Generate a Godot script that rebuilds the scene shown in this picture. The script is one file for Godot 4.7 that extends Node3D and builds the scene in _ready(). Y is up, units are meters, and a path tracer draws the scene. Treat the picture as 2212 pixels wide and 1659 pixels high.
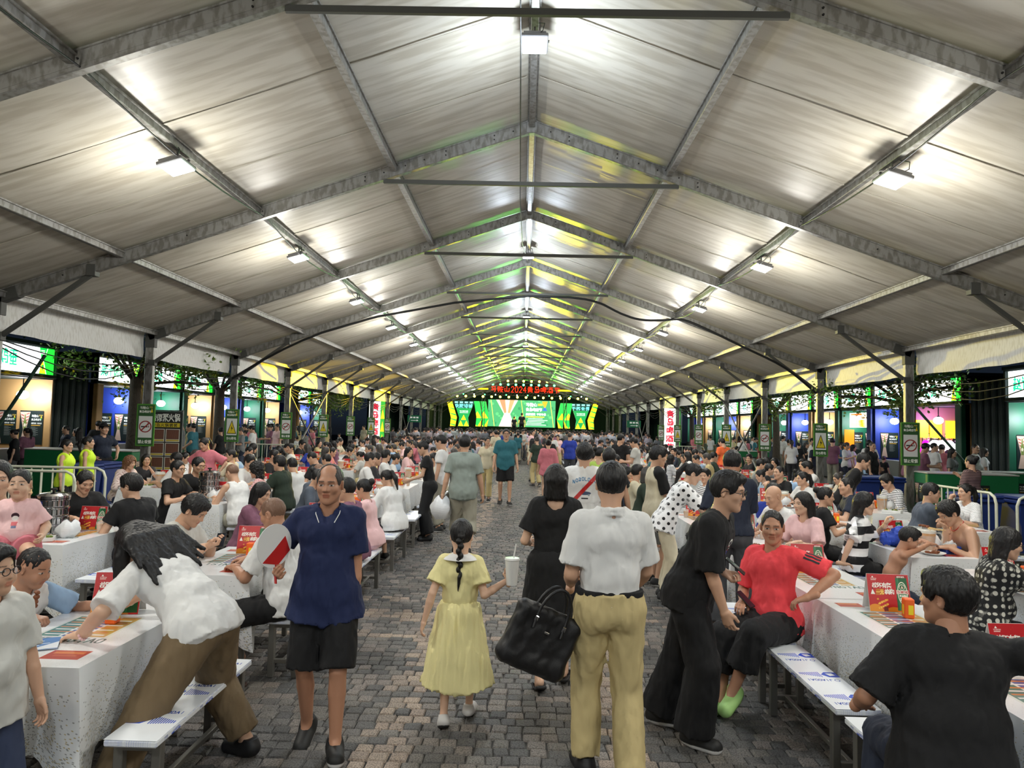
extends Node3D
# A night beer festival under a long white frame tent. Tent axis is x = 0, the stage lies towards -z.

const PITCH := 19.1
var rng := RandomNumberGenerator.new()
var used := {}
var M := {}
var glyphs := {}

# ---------------------------------------------------------------- mesh builder
class MB:
	var v := PackedVector3Array()
	var n := PackedVector3Array()
	var c := PackedColorArray()
	var uv := PackedVector2Array()
	var ix := PackedInt32Array()
	var col := Color.WHITE

	func tri_i(a: int, b: int, d: int, nn: Vector3) -> void:
		if (v[b] - v[a]).cross(v[d] - v[a]).dot(nn) > 0.0:
			ix.append(a); ix.append(d); ix.append(b)
		else:
			ix.append(a); ix.append(b); ix.append(d)

	func pt(p: Vector3, nn: Vector3, t := Vector2.ZERO) -> int:
		v.append(p); n.append(nn); c.append(col); uv.append(t)
		return v.size() - 1

	func quad(p: Vector3, q: Vector3, r: Vector3, s: Vector3, nn := Vector3.ZERO, u0 := Vector2(0, 0), u1 := Vector2(1, 1)) -> void:
		# p q r s go round; p has uv (u0.x, u1.y), q (u1.x, u1.y), r (u1.x, u0.y), s (u0.x, u0.y)
		if nn == Vector3.ZERO:
			nn = -(q - p).cross(s - p).normalized()
		var a := pt(p, nn, Vector2(u0.x, u1.y)); var b := pt(q, nn, Vector2(u1.x, u1.y))
		var d := pt(r, nn, Vector2(u1.x, u0.y)); var e := pt(s, nn, Vector2(u0.x, u0.y))
		tri_i(a, b, d, nn); tri_i(a, d, e, nn)

	func tri(p: Vector3, q: Vector3, r: Vector3, nn := Vector3.ZERO) -> void:
		if nn == Vector3.ZERO:
			nn = -(q - p).cross(r - p).normalized()
		tri_i(pt(p, nn), pt(q, nn), pt(r, nn), nn)

	func box(t: Transform3D, s: Vector3, bevel := 0.0) -> void:
		var h := s * 0.5
		if bevel <= 0.0:
			for ax in 3:
				for sg in [-1.0, 1.0]:
					var w := Vector3.ZERO; w[ax] = sg
					var u := Vector3.ZERO; u[(ax + 1) % 3] = 1.0
					var k := Vector3.ZERO; k[(ax + 2) % 3] = 1.0
					var o := w * h
					quad(t * (o - u * h - k * h), t * (o + u * h - k * h), t * (o + u * h + k * h), t * (o - u * h + k * h), (t.basis * w).normalized())
			return
		var i := h - Vector3.ONE * minf(bevel, minf(h.x, minf(h.y, h.z)) * 0.98)
		for ax in 3:
			var a1 := (ax + 1) % 3
			var a2 := (ax + 2) % 3
			for sg in [-1.0, 1.0]:
				var cs := []
				for q in [[-1, -1], [1, -1], [1, 1], [-1, 1]]:
					var p := Vector3.ZERO; p[ax] = sg * h[ax]; p[a1] = q[0] * i[a1]; p[a2] = q[1] * i[a2]
					cs.append(t * p)
				var w := Vector3.ZERO; w[ax] = sg
				quad(cs[0], cs[1], cs[2], cs[3], (t.basis * w).normalized())
			for s1 in [-1.0, 1.0]:
				for s2 in [-1.0, 1.0]:
					var cs := []
					for q in [[0, -1], [0, 1], [1, 1], [1, -1]]:
						var p := Vector3.ZERO
						p[ax] = q[1] * i[ax]
						p[a1] = s1 * (h[a1] if q[0] == 0 else i[a1])
						p[a2] = s2 * (i[a2] if q[0] == 0 else h[a2])
						cs.append(t * p)
					var w := Vector3.ZERO; w[a1] = s1; w[a2] = s2
					quad(cs[0], cs[1], cs[2], cs[3], (t.basis * w).normalized())
		for x in [-1.0, 1.0]:
			for y in [-1.0, 1.0]:
				for z in [-1.0, 1.0]:
					tri(t * Vector3(x * h.x, y * i.y, z * i.z), t * Vector3(x * i.x, y * h.y, z * i.z), t * Vector3(x * i.x, y * i.y, z * h.z), (t.basis * Vector3(x, y, z)).normalized())

	func bx(p: Vector3, s: Vector3, bevel := 0.0) -> void:
		box(Transform3D(Basis(), p), s, bevel)

	func bar(a: Vector3, b: Vector3, w: float, d: float, up := Vector3.UP, bevel := 0.0) -> void:
		# a box from a to b; w across, d along «up»
		var z := (b - a).normalized()
		if absf(z.dot(up)) > 0.99:
			up = Vector3.RIGHT
		var x := up.cross(z).normalized()
		box(Transform3D(Basis(x, z.cross(x), z), (a + b) * 0.5), Vector3(w, d, (b - a).length()), bevel)

	func cyl(a: Vector3, b: Vector3, ra: float, rb: float, seg := 12, caps := true) -> void:
		var z := (b - a).normalized()
		var x := (Vector3.RIGHT if absf(z.y) > 0.9 else Vector3.UP).cross(z).normalized()
		var y := z.cross(x)
		var first := v.size()
		for k in seg + 1:
			var an := TAU * k / seg
			var d := x * cos(an) + y * sin(an)
			pt(a + d * ra, d, Vector2(float(k) / seg, 1)); pt(b + d * rb, d, Vector2(float(k) / seg, 0))
		for k in seg:
			var q := first + k * 2
			tri_i(q, q + 2, q + 3, n[q]); tri_i(q, q + 3, q + 1, n[q])
		if caps:
			for e in 2:
				var o := a if e == 0 else b
				var r := ra if e == 0 else rb
				if r < 0.0005:
					continue
				var nn := -z if e == 0 else z
				var m := pt(o, nn, Vector2(0.5, 0.5))
				var f2 := v.size()
				for k in seg + 1:
					var an := TAU * k / seg
					pt(o + (x * cos(an) + y * sin(an)) * r, nn, Vector2(0.5 + cos(an) * 0.5, 0.5 - sin(an) * 0.5))
				for k in seg:
					tri_i(m, f2 + k, f2 + k + 1, nn)

	func tube(pts: Array, r: float, seg := 8) -> void:
		var first := v.size()
		var x := Vector3.ZERO
		for k in pts.size():
			var z: Vector3 = (pts[mini(k + 1, pts.size() - 1)] - pts[maxi(k - 1, 0)]).normalized()
			if x == Vector3.ZERO:
				x = (Vector3.RIGHT if absf(z.y) > 0.9 else Vector3.UP).cross(z).normalized()
			x = (x - z * x.dot(z)).normalized()
			var y := z.cross(x)
			for j in seg + 1:
				var d := x * cos(TAU * j / seg) + y * sin(TAU * j / seg)
				pt(pts[k] + d * r, d, Vector2(float(j) / seg, k))
		for k in pts.size() - 1:
			for j in seg:
				var q := first + k * (seg + 1) + j
				tri_i(q, q + 1, q + seg + 2, n[q]); tri_i(q, q + seg + 2, q + seg + 1, n[q])

	func lathe(prof: Array, seg := 20, t := Transform3D()) -> void:
		# prof: Vector2(radius, height), upwards on the outside
		for k in prof.size() - 1:
			var p: Vector2 = prof[k]
			var q: Vector2 = prof[k + 1]
			var nr := Vector2(q.y - p.y, p.x - q.x).normalized()
			var first := v.size()
			for j in seg + 1:
				var d := Vector3(cos(TAU * j / seg), 0, sin(TAU * j / seg))
				var nn := (t.basis * (d * nr.x + Vector3.UP * nr.y)).normalized()
				pt(t * (d * p.x + Vector3.UP * p.y), nn, Vector2(float(j) / seg, 1.0 - float(k) / prof.size()))
				pt(t * (d * q.x + Vector3.UP * q.y), nn, Vector2(float(j) / seg, 1.0 - float(k + 1) / prof.size()))
			for j in seg:
				var a := first + j * 2
				tri_i(a, a + 2, a + 3, n[a]); tri_i(a, a + 3, a + 1, n[a])

	func add(o: MB, t := Transform3D()) -> void:
		var base := v.size()
		var flip := t.basis.determinant() < 0.0
		v.append_array(t * o.v)
		n.append_array(Transform3D(t.basis.orthonormalized() if not flip else t.basis, Vector3.ZERO) * o.n)
		c.append_array(o.c)
		uv.append_array(o.uv)
		var at := ix.size()
		ix.resize(at + o.ix.size())
		for k in o.ix.size():
			ix[at + k] = base + o.ix[k]
		if flip:
			for k in range(at, ix.size(), 3):
				var q := ix[k + 1]
				ix[k + 1] = ix[k + 2]
				ix[k + 2] = q

	func mesh() -> ArrayMesh:
		var a := []
		a.resize(Mesh.ARRAY_MAX)
		a[Mesh.ARRAY_VERTEX] = v; a[Mesh.ARRAY_NORMAL] = n; a[Mesh.ARRAY_COLOR] = c; a[Mesh.ARRAY_TEX_UV] = uv; a[Mesh.ARRAY_INDEX] = ix
		var m := ArrayMesh.new()
		m.add_surface_from_arrays(Mesh.PRIMITIVE_TRIANGLES, a)
		return m

# ---------------------------------------------------------------- nodes
func numbered(called: String) -> String:
	if not used.has(called):
		used[called] = 0
		return called
	used[called] += 1
	return "%s_%03d" % [called, used[called]]

func tag(o: Node3D, label := "", category := "", group := "", kind := "") -> Node3D:
	if label: o.set_meta("label", label)
	if category: o.set_meta("category", category)
	if group: o.set_meta("group", group)
	if kind: o.set_meta("kind", kind)
	return o

func thing(called: String, label: String, category: String, at := Vector3.ZERO, turn := 0.0, group := "") -> Node3D:
	var o := Node3D.new()
	o.name = numbered(called)
	add_child(o, true)
	o.position = at
	o.rotation.y = turn
	tag(o, label, category, group)
	return o

func obj(called: String, m: Variant, material: Material, parent: Node3D = null) -> MeshInstance3D:
	var o := MeshInstance3D.new()
	o.name = called if parent else numbered(called)
	o.mesh = m.mesh() if m is MB else m
	o.material_override = material
	(parent if parent else self).add_child(o, true)
	return o

func struct(called: String, m: Variant, material: Material, parent: Node3D = null) -> MeshInstance3D:
	var o := obj(called, m, material, parent)
	if parent == null:
		o.set_meta("kind", "structure")
	return o

func copy_of(o: Node3D, at: Vector3, turn: float, label: String, group := "") -> Node3D:
	var d: Node3D = o.duplicate()
	d.name = numbered(String(o.name).rstrip("0123456789").rstrip("_"))
	add_child(d, true)
	d.position = at
	d.rotation = Vector3(0, turn, 0)
	d.scale = o.scale
	d.set_meta("label", label)
	if group: d.set_meta("group", group)
	return d

# ---------------------------------------------------------------- materials
func rgb8(r: float, g: float, b: float) -> Color:
	return Color(r / 255.0, g / 255.0, b / 255.0)

func mat(called: String, col: Color, rough := 0.7, metal := 0.0) -> StandardMaterial3D:
	if M.has(called):
		return M[called]
	var m := StandardMaterial3D.new()
	m.resource_name = called
	m.albedo_color = col
	m.roughness = rough
	m.metallic = metal
	M[called] = m
	return m

func glow(called: String, col: Color, energy: float) -> StandardMaterial3D:
	if M.has(called):
		return M[called]
	var m := mat(called, Color(col.r * 0.6, col.g * 0.6, col.b * 0.6), 0.6)
	m.emission_enabled = true
	m.emission = col
	m.emission_energy_multiplier = energy
	return m

func noise_tex(freq: float, size := 512, as_normal := false, bump := 4.0, seed_ := 1, ramp: Gradient = null, kind := FastNoiseLite.TYPE_SIMPLEX_SMOOTH, oct := 4) -> NoiseTexture2D:
	var f := FastNoiseLite.new()
	f.noise_type = kind
	f.frequency = freq
	f.seed = seed_
	f.fractal_octaves = oct
	var t := NoiseTexture2D.new()
	t.noise = f
	t.width = size
	t.height = size
	t.seamless = true
	t.as_normal_map = as_normal
	t.bump_strength = bump
	if ramp: t.color_ramp = ramp
	return t

func ramp2(a: Color, b: Color, pa := 0.0, pb := 1.0) -> Gradient:
	var g := Gradient.new()
	g.set_color(0, a); g.set_offset(0, pa)
	g.set_color(1, b); g.set_offset(1, pb)
	return g

func tri_map(m: StandardMaterial3D, scale: Vector3, world := false) -> void:
	m.uv1_triplanar = true
	m.uv1_world_triplanar = world
	m.uv1_scale = scale
	m.uv1_triplanar_sharpness = 4.0

func tex_mat(called: String, im: Image, rough := 0.6, energy := 0.0) -> StandardMaterial3D:
	var m := mat(called, Color.WHITE, rough)
	var t := ImageTexture.create_from_image(im)
	m.albedo_texture = t
	if energy > 0.0:
		m.albedo_color = Color(0.3, 0.3, 0.3)
		m.emission_enabled = true
		m.emission = Color.WHITE
		m.emission_operator = BaseMaterial3D.EMISSION_OP_MULTIPLY
		m.emission_texture = t
		m.emission_energy_multiplier = energy
	return m

# ---------------------------------------------------------------- lettering: strokes on a 16 x 16 square, two hex digits a point
func glyph_table() -> void:
	for line in ["一 18e8", "马 22c2b7 4247d7cd9e 1aaa", "鞍 0363 2125 5155 1565691915 0b7b 353f a1a3 8584f4f5 a68aef d7cb8f 79f9", "山 717d 252ddd d5dd",
		"青 22d2 34c4 16f6 7076 3839 3f38d8df 3ada 3cdc", "岛 7041 4147 41c1c5 47e7ecce 3a3ebeba 797e", "啤 1454 141c 545c 1b5b 9071 72e2e87872 75e5 b2b8 6bfb bbbf 887b",
		"酒 0213 0617 0e2a 42f2 565eeee656 8286 b2b6b8e8 5beb", "节 13f3 5155 a1a5 27d7dcac 777f", "欢 1262 620e 256e a082 84f4d7 b46f b8ff", "聚 0171 2127 6168 2363 2565 0876 91f1 f187 93f7 797f 3a1f 4a0d 9aff",
		"诗 1123 0535353d5b 72f2 a0a5 65f5 6afa c7cfaf 8b9d", "城 0555 202c 0c5b 63f3 636c5f 6797978b b0bdfefb e76e c0d1", "干 22d2 17f7 727f", "杯 0464 303f 350b 3669 72f2 c25a b4bf b8fb",
		"世 16f6 424deded 7279b9b2", "界 31d1d73731 34d4 7177 7718 78fc 5b3f abaf", "拉 0555 313e1c 0a58 a0b2 63f3 859c d4bd 6efe", "环 0151 0656 212c 0d5b 62f2 b24b a6af b8fb",
		"有 13f3 7019 464f 46d6dfbe 49d9 4cdc", "奖 3037 1123 0635 7143 62e2c476 8395 0afa 7a1f 7aff", "元 32c2 16f6 566b1f a6aefefb", "换 0555 313e1c 0a58 a064 93d3b6 66e6eb 666b a6aa 5bfb aa5f abff",
		"购 111b 1151 515b 343a 3a0f 3b6f 9064 83f3fece b57bdb", "禁 0262 3037 3206 3266 82f2 b0b7 b287 b2f7 29d9 0bfb 7b7f 4d2f adcf", "止 717e 77d7 363e 0efe", "吸 1252 121b 525b 1b5b 71d1b6e6 816f e66f 89ff",
		"烟 1417 303f 5347 386f 71f1fe7e71 85e5 b28c b5dc", "毛 c132 26d5 19e8 727eeefb", "鸡 1151 511e 256e a082 81d1d5 8187e7eebe 6bbb a3b4", "蛋 11e1 7176 74c4 4407f7 38c8cc3c38 727f 2fdf", "火 7178 780f 78ff 2338 d3b7",
		"锅 3005 1353 0757 333f5d 71e1e57571 686f 68f8feee b5b8 b88d b8dd", "烧 303f 1417 5347 386f 73e3 e077 80d7f5 68f8 986f b8beffeb", "烤 303f 1417 5347 386f 73e3 a0a6 65f5 e16b 8aea 888cecefbf",
		"果 31d1d83831 34d4 717f 1afa 7a1f 7aff", "汁 0213 0617 0e2a 47f7 a1af", "赵 1353 3037 0767 373e 3a6a 191f 0cfe 83db d38c", "记 1123 0535353d5b 72e2e777 777eefec", "特 303f 1247 0463 0a5a 72f2 a0a5 65f5 69f9 c6cfaf 7a9c",
		"色 6013 42b2a5 25d5db2b 252eeeeb 757b", "小 717e5e 3508 a5ea", "香 b041 15e5 7179 7518 75e9 3adadf3f3a 3cdc", "橙 0464 303f 350b 3669 71a1a164 e0c3f5 a3c3 86d6 88d8db8b88 9cad ccbd 7efe",
		"蒙 13f3 4145 a1a5 2826f6f8 48b8 1ada 7a3d 7a9f5f aade", "原 22f2 221f 8264 64d4d96964 66d6 999f7f 6b4d bbde", "当 7176 2245 d2b5 27d7df2f 2bdb", "心 3609 565ecfdb 7397 b6ea",
		"触 3106 3151 1454 545f 141e 1858 1b5b 83e3e98983 b0bf 7efe", "电 33c3cb3b33 37c7 717feffc", "T 12e2 828f", "S d3a25225 57a8dbae5e2c", "I 818f", "N 2f21dfd1", "G d4a252252b5eaedbd898", "A 1f81ef 39c9", "O 51a1d4dcaf5f2c2451",
		"J c1cc9f5f2c", "D 2191d4dc9f2f21", "2 2451a1d4d62fdf", "0 51a1d4dcaf5f2c2451", "4 afa11bea", "E d1212fdf 28b8", "H 212f d1df 28d8", "R 212f 2191c3c69828 88df", "C d4a151242c5fafdc", "U 212c5fafdcd1", "B 212f9fcc2a 2191c48828", "L 212fdf"]:
		var w: PackedStringArray = line.split(" ")
		glyphs[w[0]] = w.slice(1)

func fill(im: Image, x: float, y: float, w: float, h: float, col: Color) -> void:
	im.fill_rect(Rect2i(roundi(x), roundi(y), maxi(1, roundi(w)), maxi(1, roundi(h))), col)

func line_in(im: Image, a: Vector2, b: Vector2, thick: float, col: Color) -> void:
	var steps := maxi(1, int((b - a).length() / maxf(0.7, thick * 0.3)))
	for k in steps + 1:
		var p := a.lerp(b, float(k) / steps)
		fill(im, p.x - thick * 0.5, p.y - thick * 0.5, thick, thick, col)

func poly_in(im: Image, pts: PackedVector2Array, col: Color) -> void:
	var lo := pts[0]
	var hi := pts[0]
	for p in pts:
		lo = lo.min(p); hi = hi.max(p)
	for y in range(int(lo.y), int(hi.y) + 1):
		var xs := []
		for k in pts.size():
			var p := pts[k]
			var q := pts[(k + 1) % pts.size()]
			if (p.y > y + 0.5) != (q.y > y + 0.5):
				xs.append(p.x + (y + 0.5 - p.y) / (q.y - p.y) * (q.x - p.x))
		xs.sort()
		for k in range(0, xs.size() - 1, 2):
			if xs[k + 1] > xs[k]:
				fill(im, xs[k], y, xs[k + 1] - xs[k], 1, col)

func disc_in(im: Image, c: Vector2, rx: float, ry: float, col: Color) -> void:
	for y in range(int(c.y - ry), int(c.y + ry) + 1):
		var k := 1.0 - pow((y + 0.5 - c.y) / ry, 2)
		if k > 0.0:
			fill(im, c.x - rx * sqrt(k), y, 2.0 * rx * sqrt(k), 1, col)

func ring_in(im: Image, c: Vector2, r: float, thick: float, col: Color) -> void:
	for k in 72:
		line_in(im, c + Vector2.from_angle(TAU * k / 72) * r, c + Vector2.from_angle(TAU * (k + 1) / 72) * r, thick, col)

func ink(im: Image, s: String, x: float, y: float, w: float, h: float, thick: float, col: Color, gap := 1.12, slant := 0.0) -> void:
	for k in s.length():
		if glyphs.has(s[k]):
			for st: String in glyphs[s[k]]:
				var last := Vector2.ZERO
				for j in range(0, st.length() - 1, 2):
					var p := Vector2(st[j].hex_to_int(), st[j + 1].hex_to_int()) / 15.0
					p = Vector2(x + (k * gap + p.x) * w + slant * (1.0 - p.y) * h, y + p.y * h)
					if j > 0:
						line_in(im, last, p, thick, col)
					last = p

func picture(w: int, h: int, col: Color) -> Image:
	var im := Image.create(w, h, true, Image.FORMAT_RGBA8)
	im.fill(col)
	return im
# ---------------------------------------------------------------- the scene
const CAM := Vector3(-0.028, 1.93, 0.0)
const EAVE := 3.9
const RIDGE := 7.02
const HALF := 9.0
var lamp_energy := 1.5

func frame_z(k: int) -> float:
	return -(11.82 + 5.0 * (k - 1))

func roof_y(x: float) -> float:
	return RIDGE - absf(x) / HALF * (RIDGE - EAVE)

func _ready() -> void:
	rng.seed = 7
	var cam := Camera3D.new()
	cam.name = "camera"
	cam.position = CAM
	cam.rotation = Vector3(0.0596, 0.0174, 0.0245)
	cam.fov = rad_to_deg(2.0 * atan(829.5 / 1535.0))
	cam.near = 0.05
	cam.far = 400.0
	cam.current = true
	add_child(cam)
	var env := Environment.new()
	env.background_mode = Environment.BG_SKY
	var sky := Sky.new()
	var sm := ProceduralSkyMaterial.new()
	sm.sky_top_color = rgb8(13, 18, 28)
	sm.sky_horizon_color = rgb8(25, 32, 42)
	sm.ground_horizon_color = rgb8(20, 24, 30)
	sm.ground_bottom_color = rgb8(10, 12, 16)
	sky.sky_material = sm
	env.sky = sky
	env.background_energy_multiplier = 1.0
	env.tonemap_mode = Environment.TONE_MAPPER_LINEAR
	env.tonemap_exposure = 1.0
	env.sdfgi_enabled = true
	env.ssao_enabled = true
	env.ssil_enabled = true
	var we := WorldEnvironment.new()
	we.name = "surroundings"
	we.environment = env
	add_child(we)
	glyph_table()
	stage_lights()
	materials()
	tent()
	lamps()
	ground()
	build_rest()

func omni(at: Vector3, col: Color, energy: float, size := 0.1) -> void:
	var l := OmniLight3D.new()
	l.name = "lamp_glow"
	l.light_color = col
	l.light_energy = energy
	l.omni_range = 60.0
	l.omni_attenuation = 2.0
	l.light_size = size
	l.shadow_enabled = true
	add_child(l, true)
	l.position = at

func spot(at: Vector3, to: Vector3, col: Color, energy: float, angle: float, size := 0.15) -> void:
	var l := SpotLight3D.new()
	l.name = "beam"
	l.light_color = col
	l.light_energy = energy
	l.spot_range = 120.0
	l.spot_attenuation = 2.0
	l.spot_angle = angle
	l.spot_angle_attenuation = 0.5
	l.light_size = size
	l.shadow_enabled = true
	add_child(l, true)
	l.look_at_from_position(at, to)

func stage_lights() -> void:
	# moving heads on the stage truss: green wash over the crowd and the canopy, yellow beams along both eaves
	for x in [-6.0, -3.0, 0.0, 3.0, 6.0]:
		spot(Vector3(x, 5.2, -66.5), Vector3(x * 0.75, 8.3, -46), Color(0.35, 1.0, 0.18), 520.0, 13.0)
	spot(Vector3(-2.0, 4.6, -66.4), Vector3(1.0, 6.4, -46), Color(0.95, 0.85, 0.12), 1300.0, 11.0)
	for z in [-29.0, -36.0, -45.0]:
		spot(Vector3(5.5, 1.9, -68.0), Vector3(-9.15, 3.8, z), Color(1.0, 0.84, 0.04), 3200.0, 2.4)
		spot(Vector3(-5.5, 1.9, -68.0), Vector3(9.15, 3.8, z), Color(0.95, 0.92, 0.3), 700.0, 2.4)
	spot(Vector3(6.5, 4.6, -66.4), Vector3(-5.6, 1.2, -12), Color(1.0, 0.84, 0.08), 1500.0, 2.2)

func materials() -> void:
	var f := mat("canopy_fabric", rgb8(196, 191, 178), 0.42)
	f.albedo_texture = noise_tex(0.012, 1024, false, 1.0, 3, ramp2(Color(0.9, 0.89, 0.87), Color(1, 1, 1), 0.25, 0.6), FastNoiseLite.TYPE_SIMPLEX_SMOOTH, 6)
	f.normal_enabled = true
	f.normal_texture = noise_tex(0.006, 1024, true, 9.0, 5, null, FastNoiseLite.TYPE_SIMPLEX_SMOOTH, 3)
	f.normal_scale = 0.05
	f.backlight_enabled = true
	f.backlight = Color(0.06, 0.06, 0.06)
	var al := mat("aluminium", rgb8(150, 149, 145), 0.45, 0.55)
	al.albedo_texture = noise_tex(0.02, 512, false, 1.0, 8, ramp2(Color(0.82, 0.81, 0.79), Color(1, 1, 1), 0.3, 0.62))
	tri_map(al, Vector3(0.9, 0.35, 0.9), true)
	mat("dirty_steel", rgb8(84, 84, 80), 0.6, 0.4)
	mat("dark_bolt", rgb8(28, 27, 26), 0.6, 0.3)
	mat("cable_black", rgb8(12, 14, 14), 0.55)
	var v := mat("valance_fabric", rgb8(214, 214, 208), 0.5)
	v.albedo_texture = noise_tex(0.03, 512, false, 1.0, 12, ramp2(Color(0.93, 0.925, 0.91), Color(1, 1, 1), 0.28, 0.5))
	tri_map(v, Vector3(1.2, 0.25, 1.2), true)
	v.backlight_enabled = true
	v.backlight = Color(0.15, 0.15, 0.15)

# ---------------------------------------------------------------- tent
func tent() -> void:
	var roof := Node3D.new()
	roof.name = "ceiling"
	roof.set_meta("kind", "structure")
	add_child(roof)
	var up := Vector3(0, 0.14, 0)
	var fz := FastNoiseLite.new()
	fz.seed = 4
	fz.frequency = 0.35
	for k in range(-5, 14):
		var z0 := frame_z(k)
		var z1 := frame_z(k + 1)
		for s in [-1.0, 1.0]:
			var m := MB.new()
			var nu := 14
			var nv := 12
			var nn := Vector3(-s * 0.328, -0.945, 0).normalized()
			for i in nu + 1:
				for j in nv + 1:
					var a := float(i) / nu
					var b := float(j) / nv
					var x: float = s * a * (HALF + 0.12)
					# the skin sags a little between the frames and is drawn tight over them
					var sag := sin(PI * b) * (0.05 + 0.03 * fz.get_noise_2d(x * 2.0, k * 9.0)) * sin(PI * clampf(a, 0.02, 0.98))
					m.pt(Vector3(x, roof_y(x) - sag, lerpf(z0, z1, b)) + up, nn, Vector2(a * 0.55 + k * 0.37 + s, b * 2.4 + k * 0.23))
			for i in nu:
				for j in nv:
					var q := i * (nv + 1) + j
					m.tri_i(q, q + 1, q + nv + 2, nn); m.tri_i(q, q + nv + 2, q + nv + 1, nn)
			obj("roof_panel", m, M.canopy_fabric, roof)
			for fr in [0.33, 0.67]:
				var se := MB.new()
				var zz := lerpf(z0, z1, fr)
				se.bar(Vector3(s * 0.1, roof_y(0.1) + 0.085, zz), Vector3(s * HALF, roof_y(HALF) + 0.085, zz), 0.035, 0.004)
				obj("seam", se, M.canopy_fabric, roof)
	for k in range(-5, 15):
		tent_frame(k)
	# purlins run the whole length, one length per bay
	for k in range(-5, 14):
		for a in [-0.765, -0.511, -0.258, 0.0, 0.258, 0.511, 0.765, -0.985, 0.985]:
			var x: float = a * HALF
			var m := MB.new()
			var y := roof_y(x) + (0.03 if absf(a) < 0.9 else 0.0)
			var d := 0.1 if absf(a) < 0.3 else 0.085
			m.bar(Vector3(x, y, frame_z(k) - 0.06), Vector3(x, y, frame_z(k + 1) + 0.06), d, d + 0.02, Vector3.UP, 0.008)
			m.bar(Vector3(x - d * 0.5 - 0.012, y + 0.045, frame_z(k) - 0.06), Vector3(x - d * 0.5 - 0.012, y + 0.045, frame_z(k + 1) + 0.06), 0.024, 0.02)
			m.bar(Vector3(x + d * 0.5 + 0.012, y + 0.045, frame_z(k) - 0.06), Vector3(x + d * 0.5 + 0.012, y + 0.045, frame_z(k + 1) + 0.06), 0.024, 0.02)
			var o := struct("purlin_trim", m, M.aluminium)
			o.name = "trim_%d" % ((k + 6) * 10 + int(round((a + 1.0) * 4.0)))
	# valances hang from the eaves, a length per bay
	for k in range(-4, 13):
		for s in [-1.0, 1.0]:
			var x: float = s * (HALF + 0.13)
			var z0 := frame_z(k) - 0.06
			var z1 := frame_z(k + 1) + 0.06
			var nz := 24
			var m := MB.new()
			var rows := [Vector2(0, EAVE + 0.08), Vector2(0.02, EAVE - 0.1), Vector2(0.0, EAVE - 0.36), Vector2(-0.012, EAVE - 0.43), Vector2(0.0, EAVE - 0.54)]
			for r in rows.size():
				for j in nz + 1:
					var b := float(j) / nz
					var w := sin(b * 19.0 + k) * 0.012 * r + sin(b * 47.0 + k * 2.0) * 0.004 * r
					m.pt(Vector3(x + s * (rows[r].x + w), rows[r].y - sin(PI * b) * 0.025 * r / 4.0, lerpf(z0, z1, b)), Vector3(-s, 0.0, 0), Vector2(b, r))
			for r in rows.size() - 1:
				for j in nz:
					var q := r * (nz + 1) + j
					m.tri_i(q, q + 1, q + nz + 2, Vector3(-s, 0, 0)); m.tri_i(q, q + nz + 2, q + nz + 1, Vector3(-s, 0, 0))
			var o := tag(obj("valance", m, M.valance_fabric), "", "", "", "structure")
			o.set_meta("label", "white cloth valance hanging under the tent eave between two posts")

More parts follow.
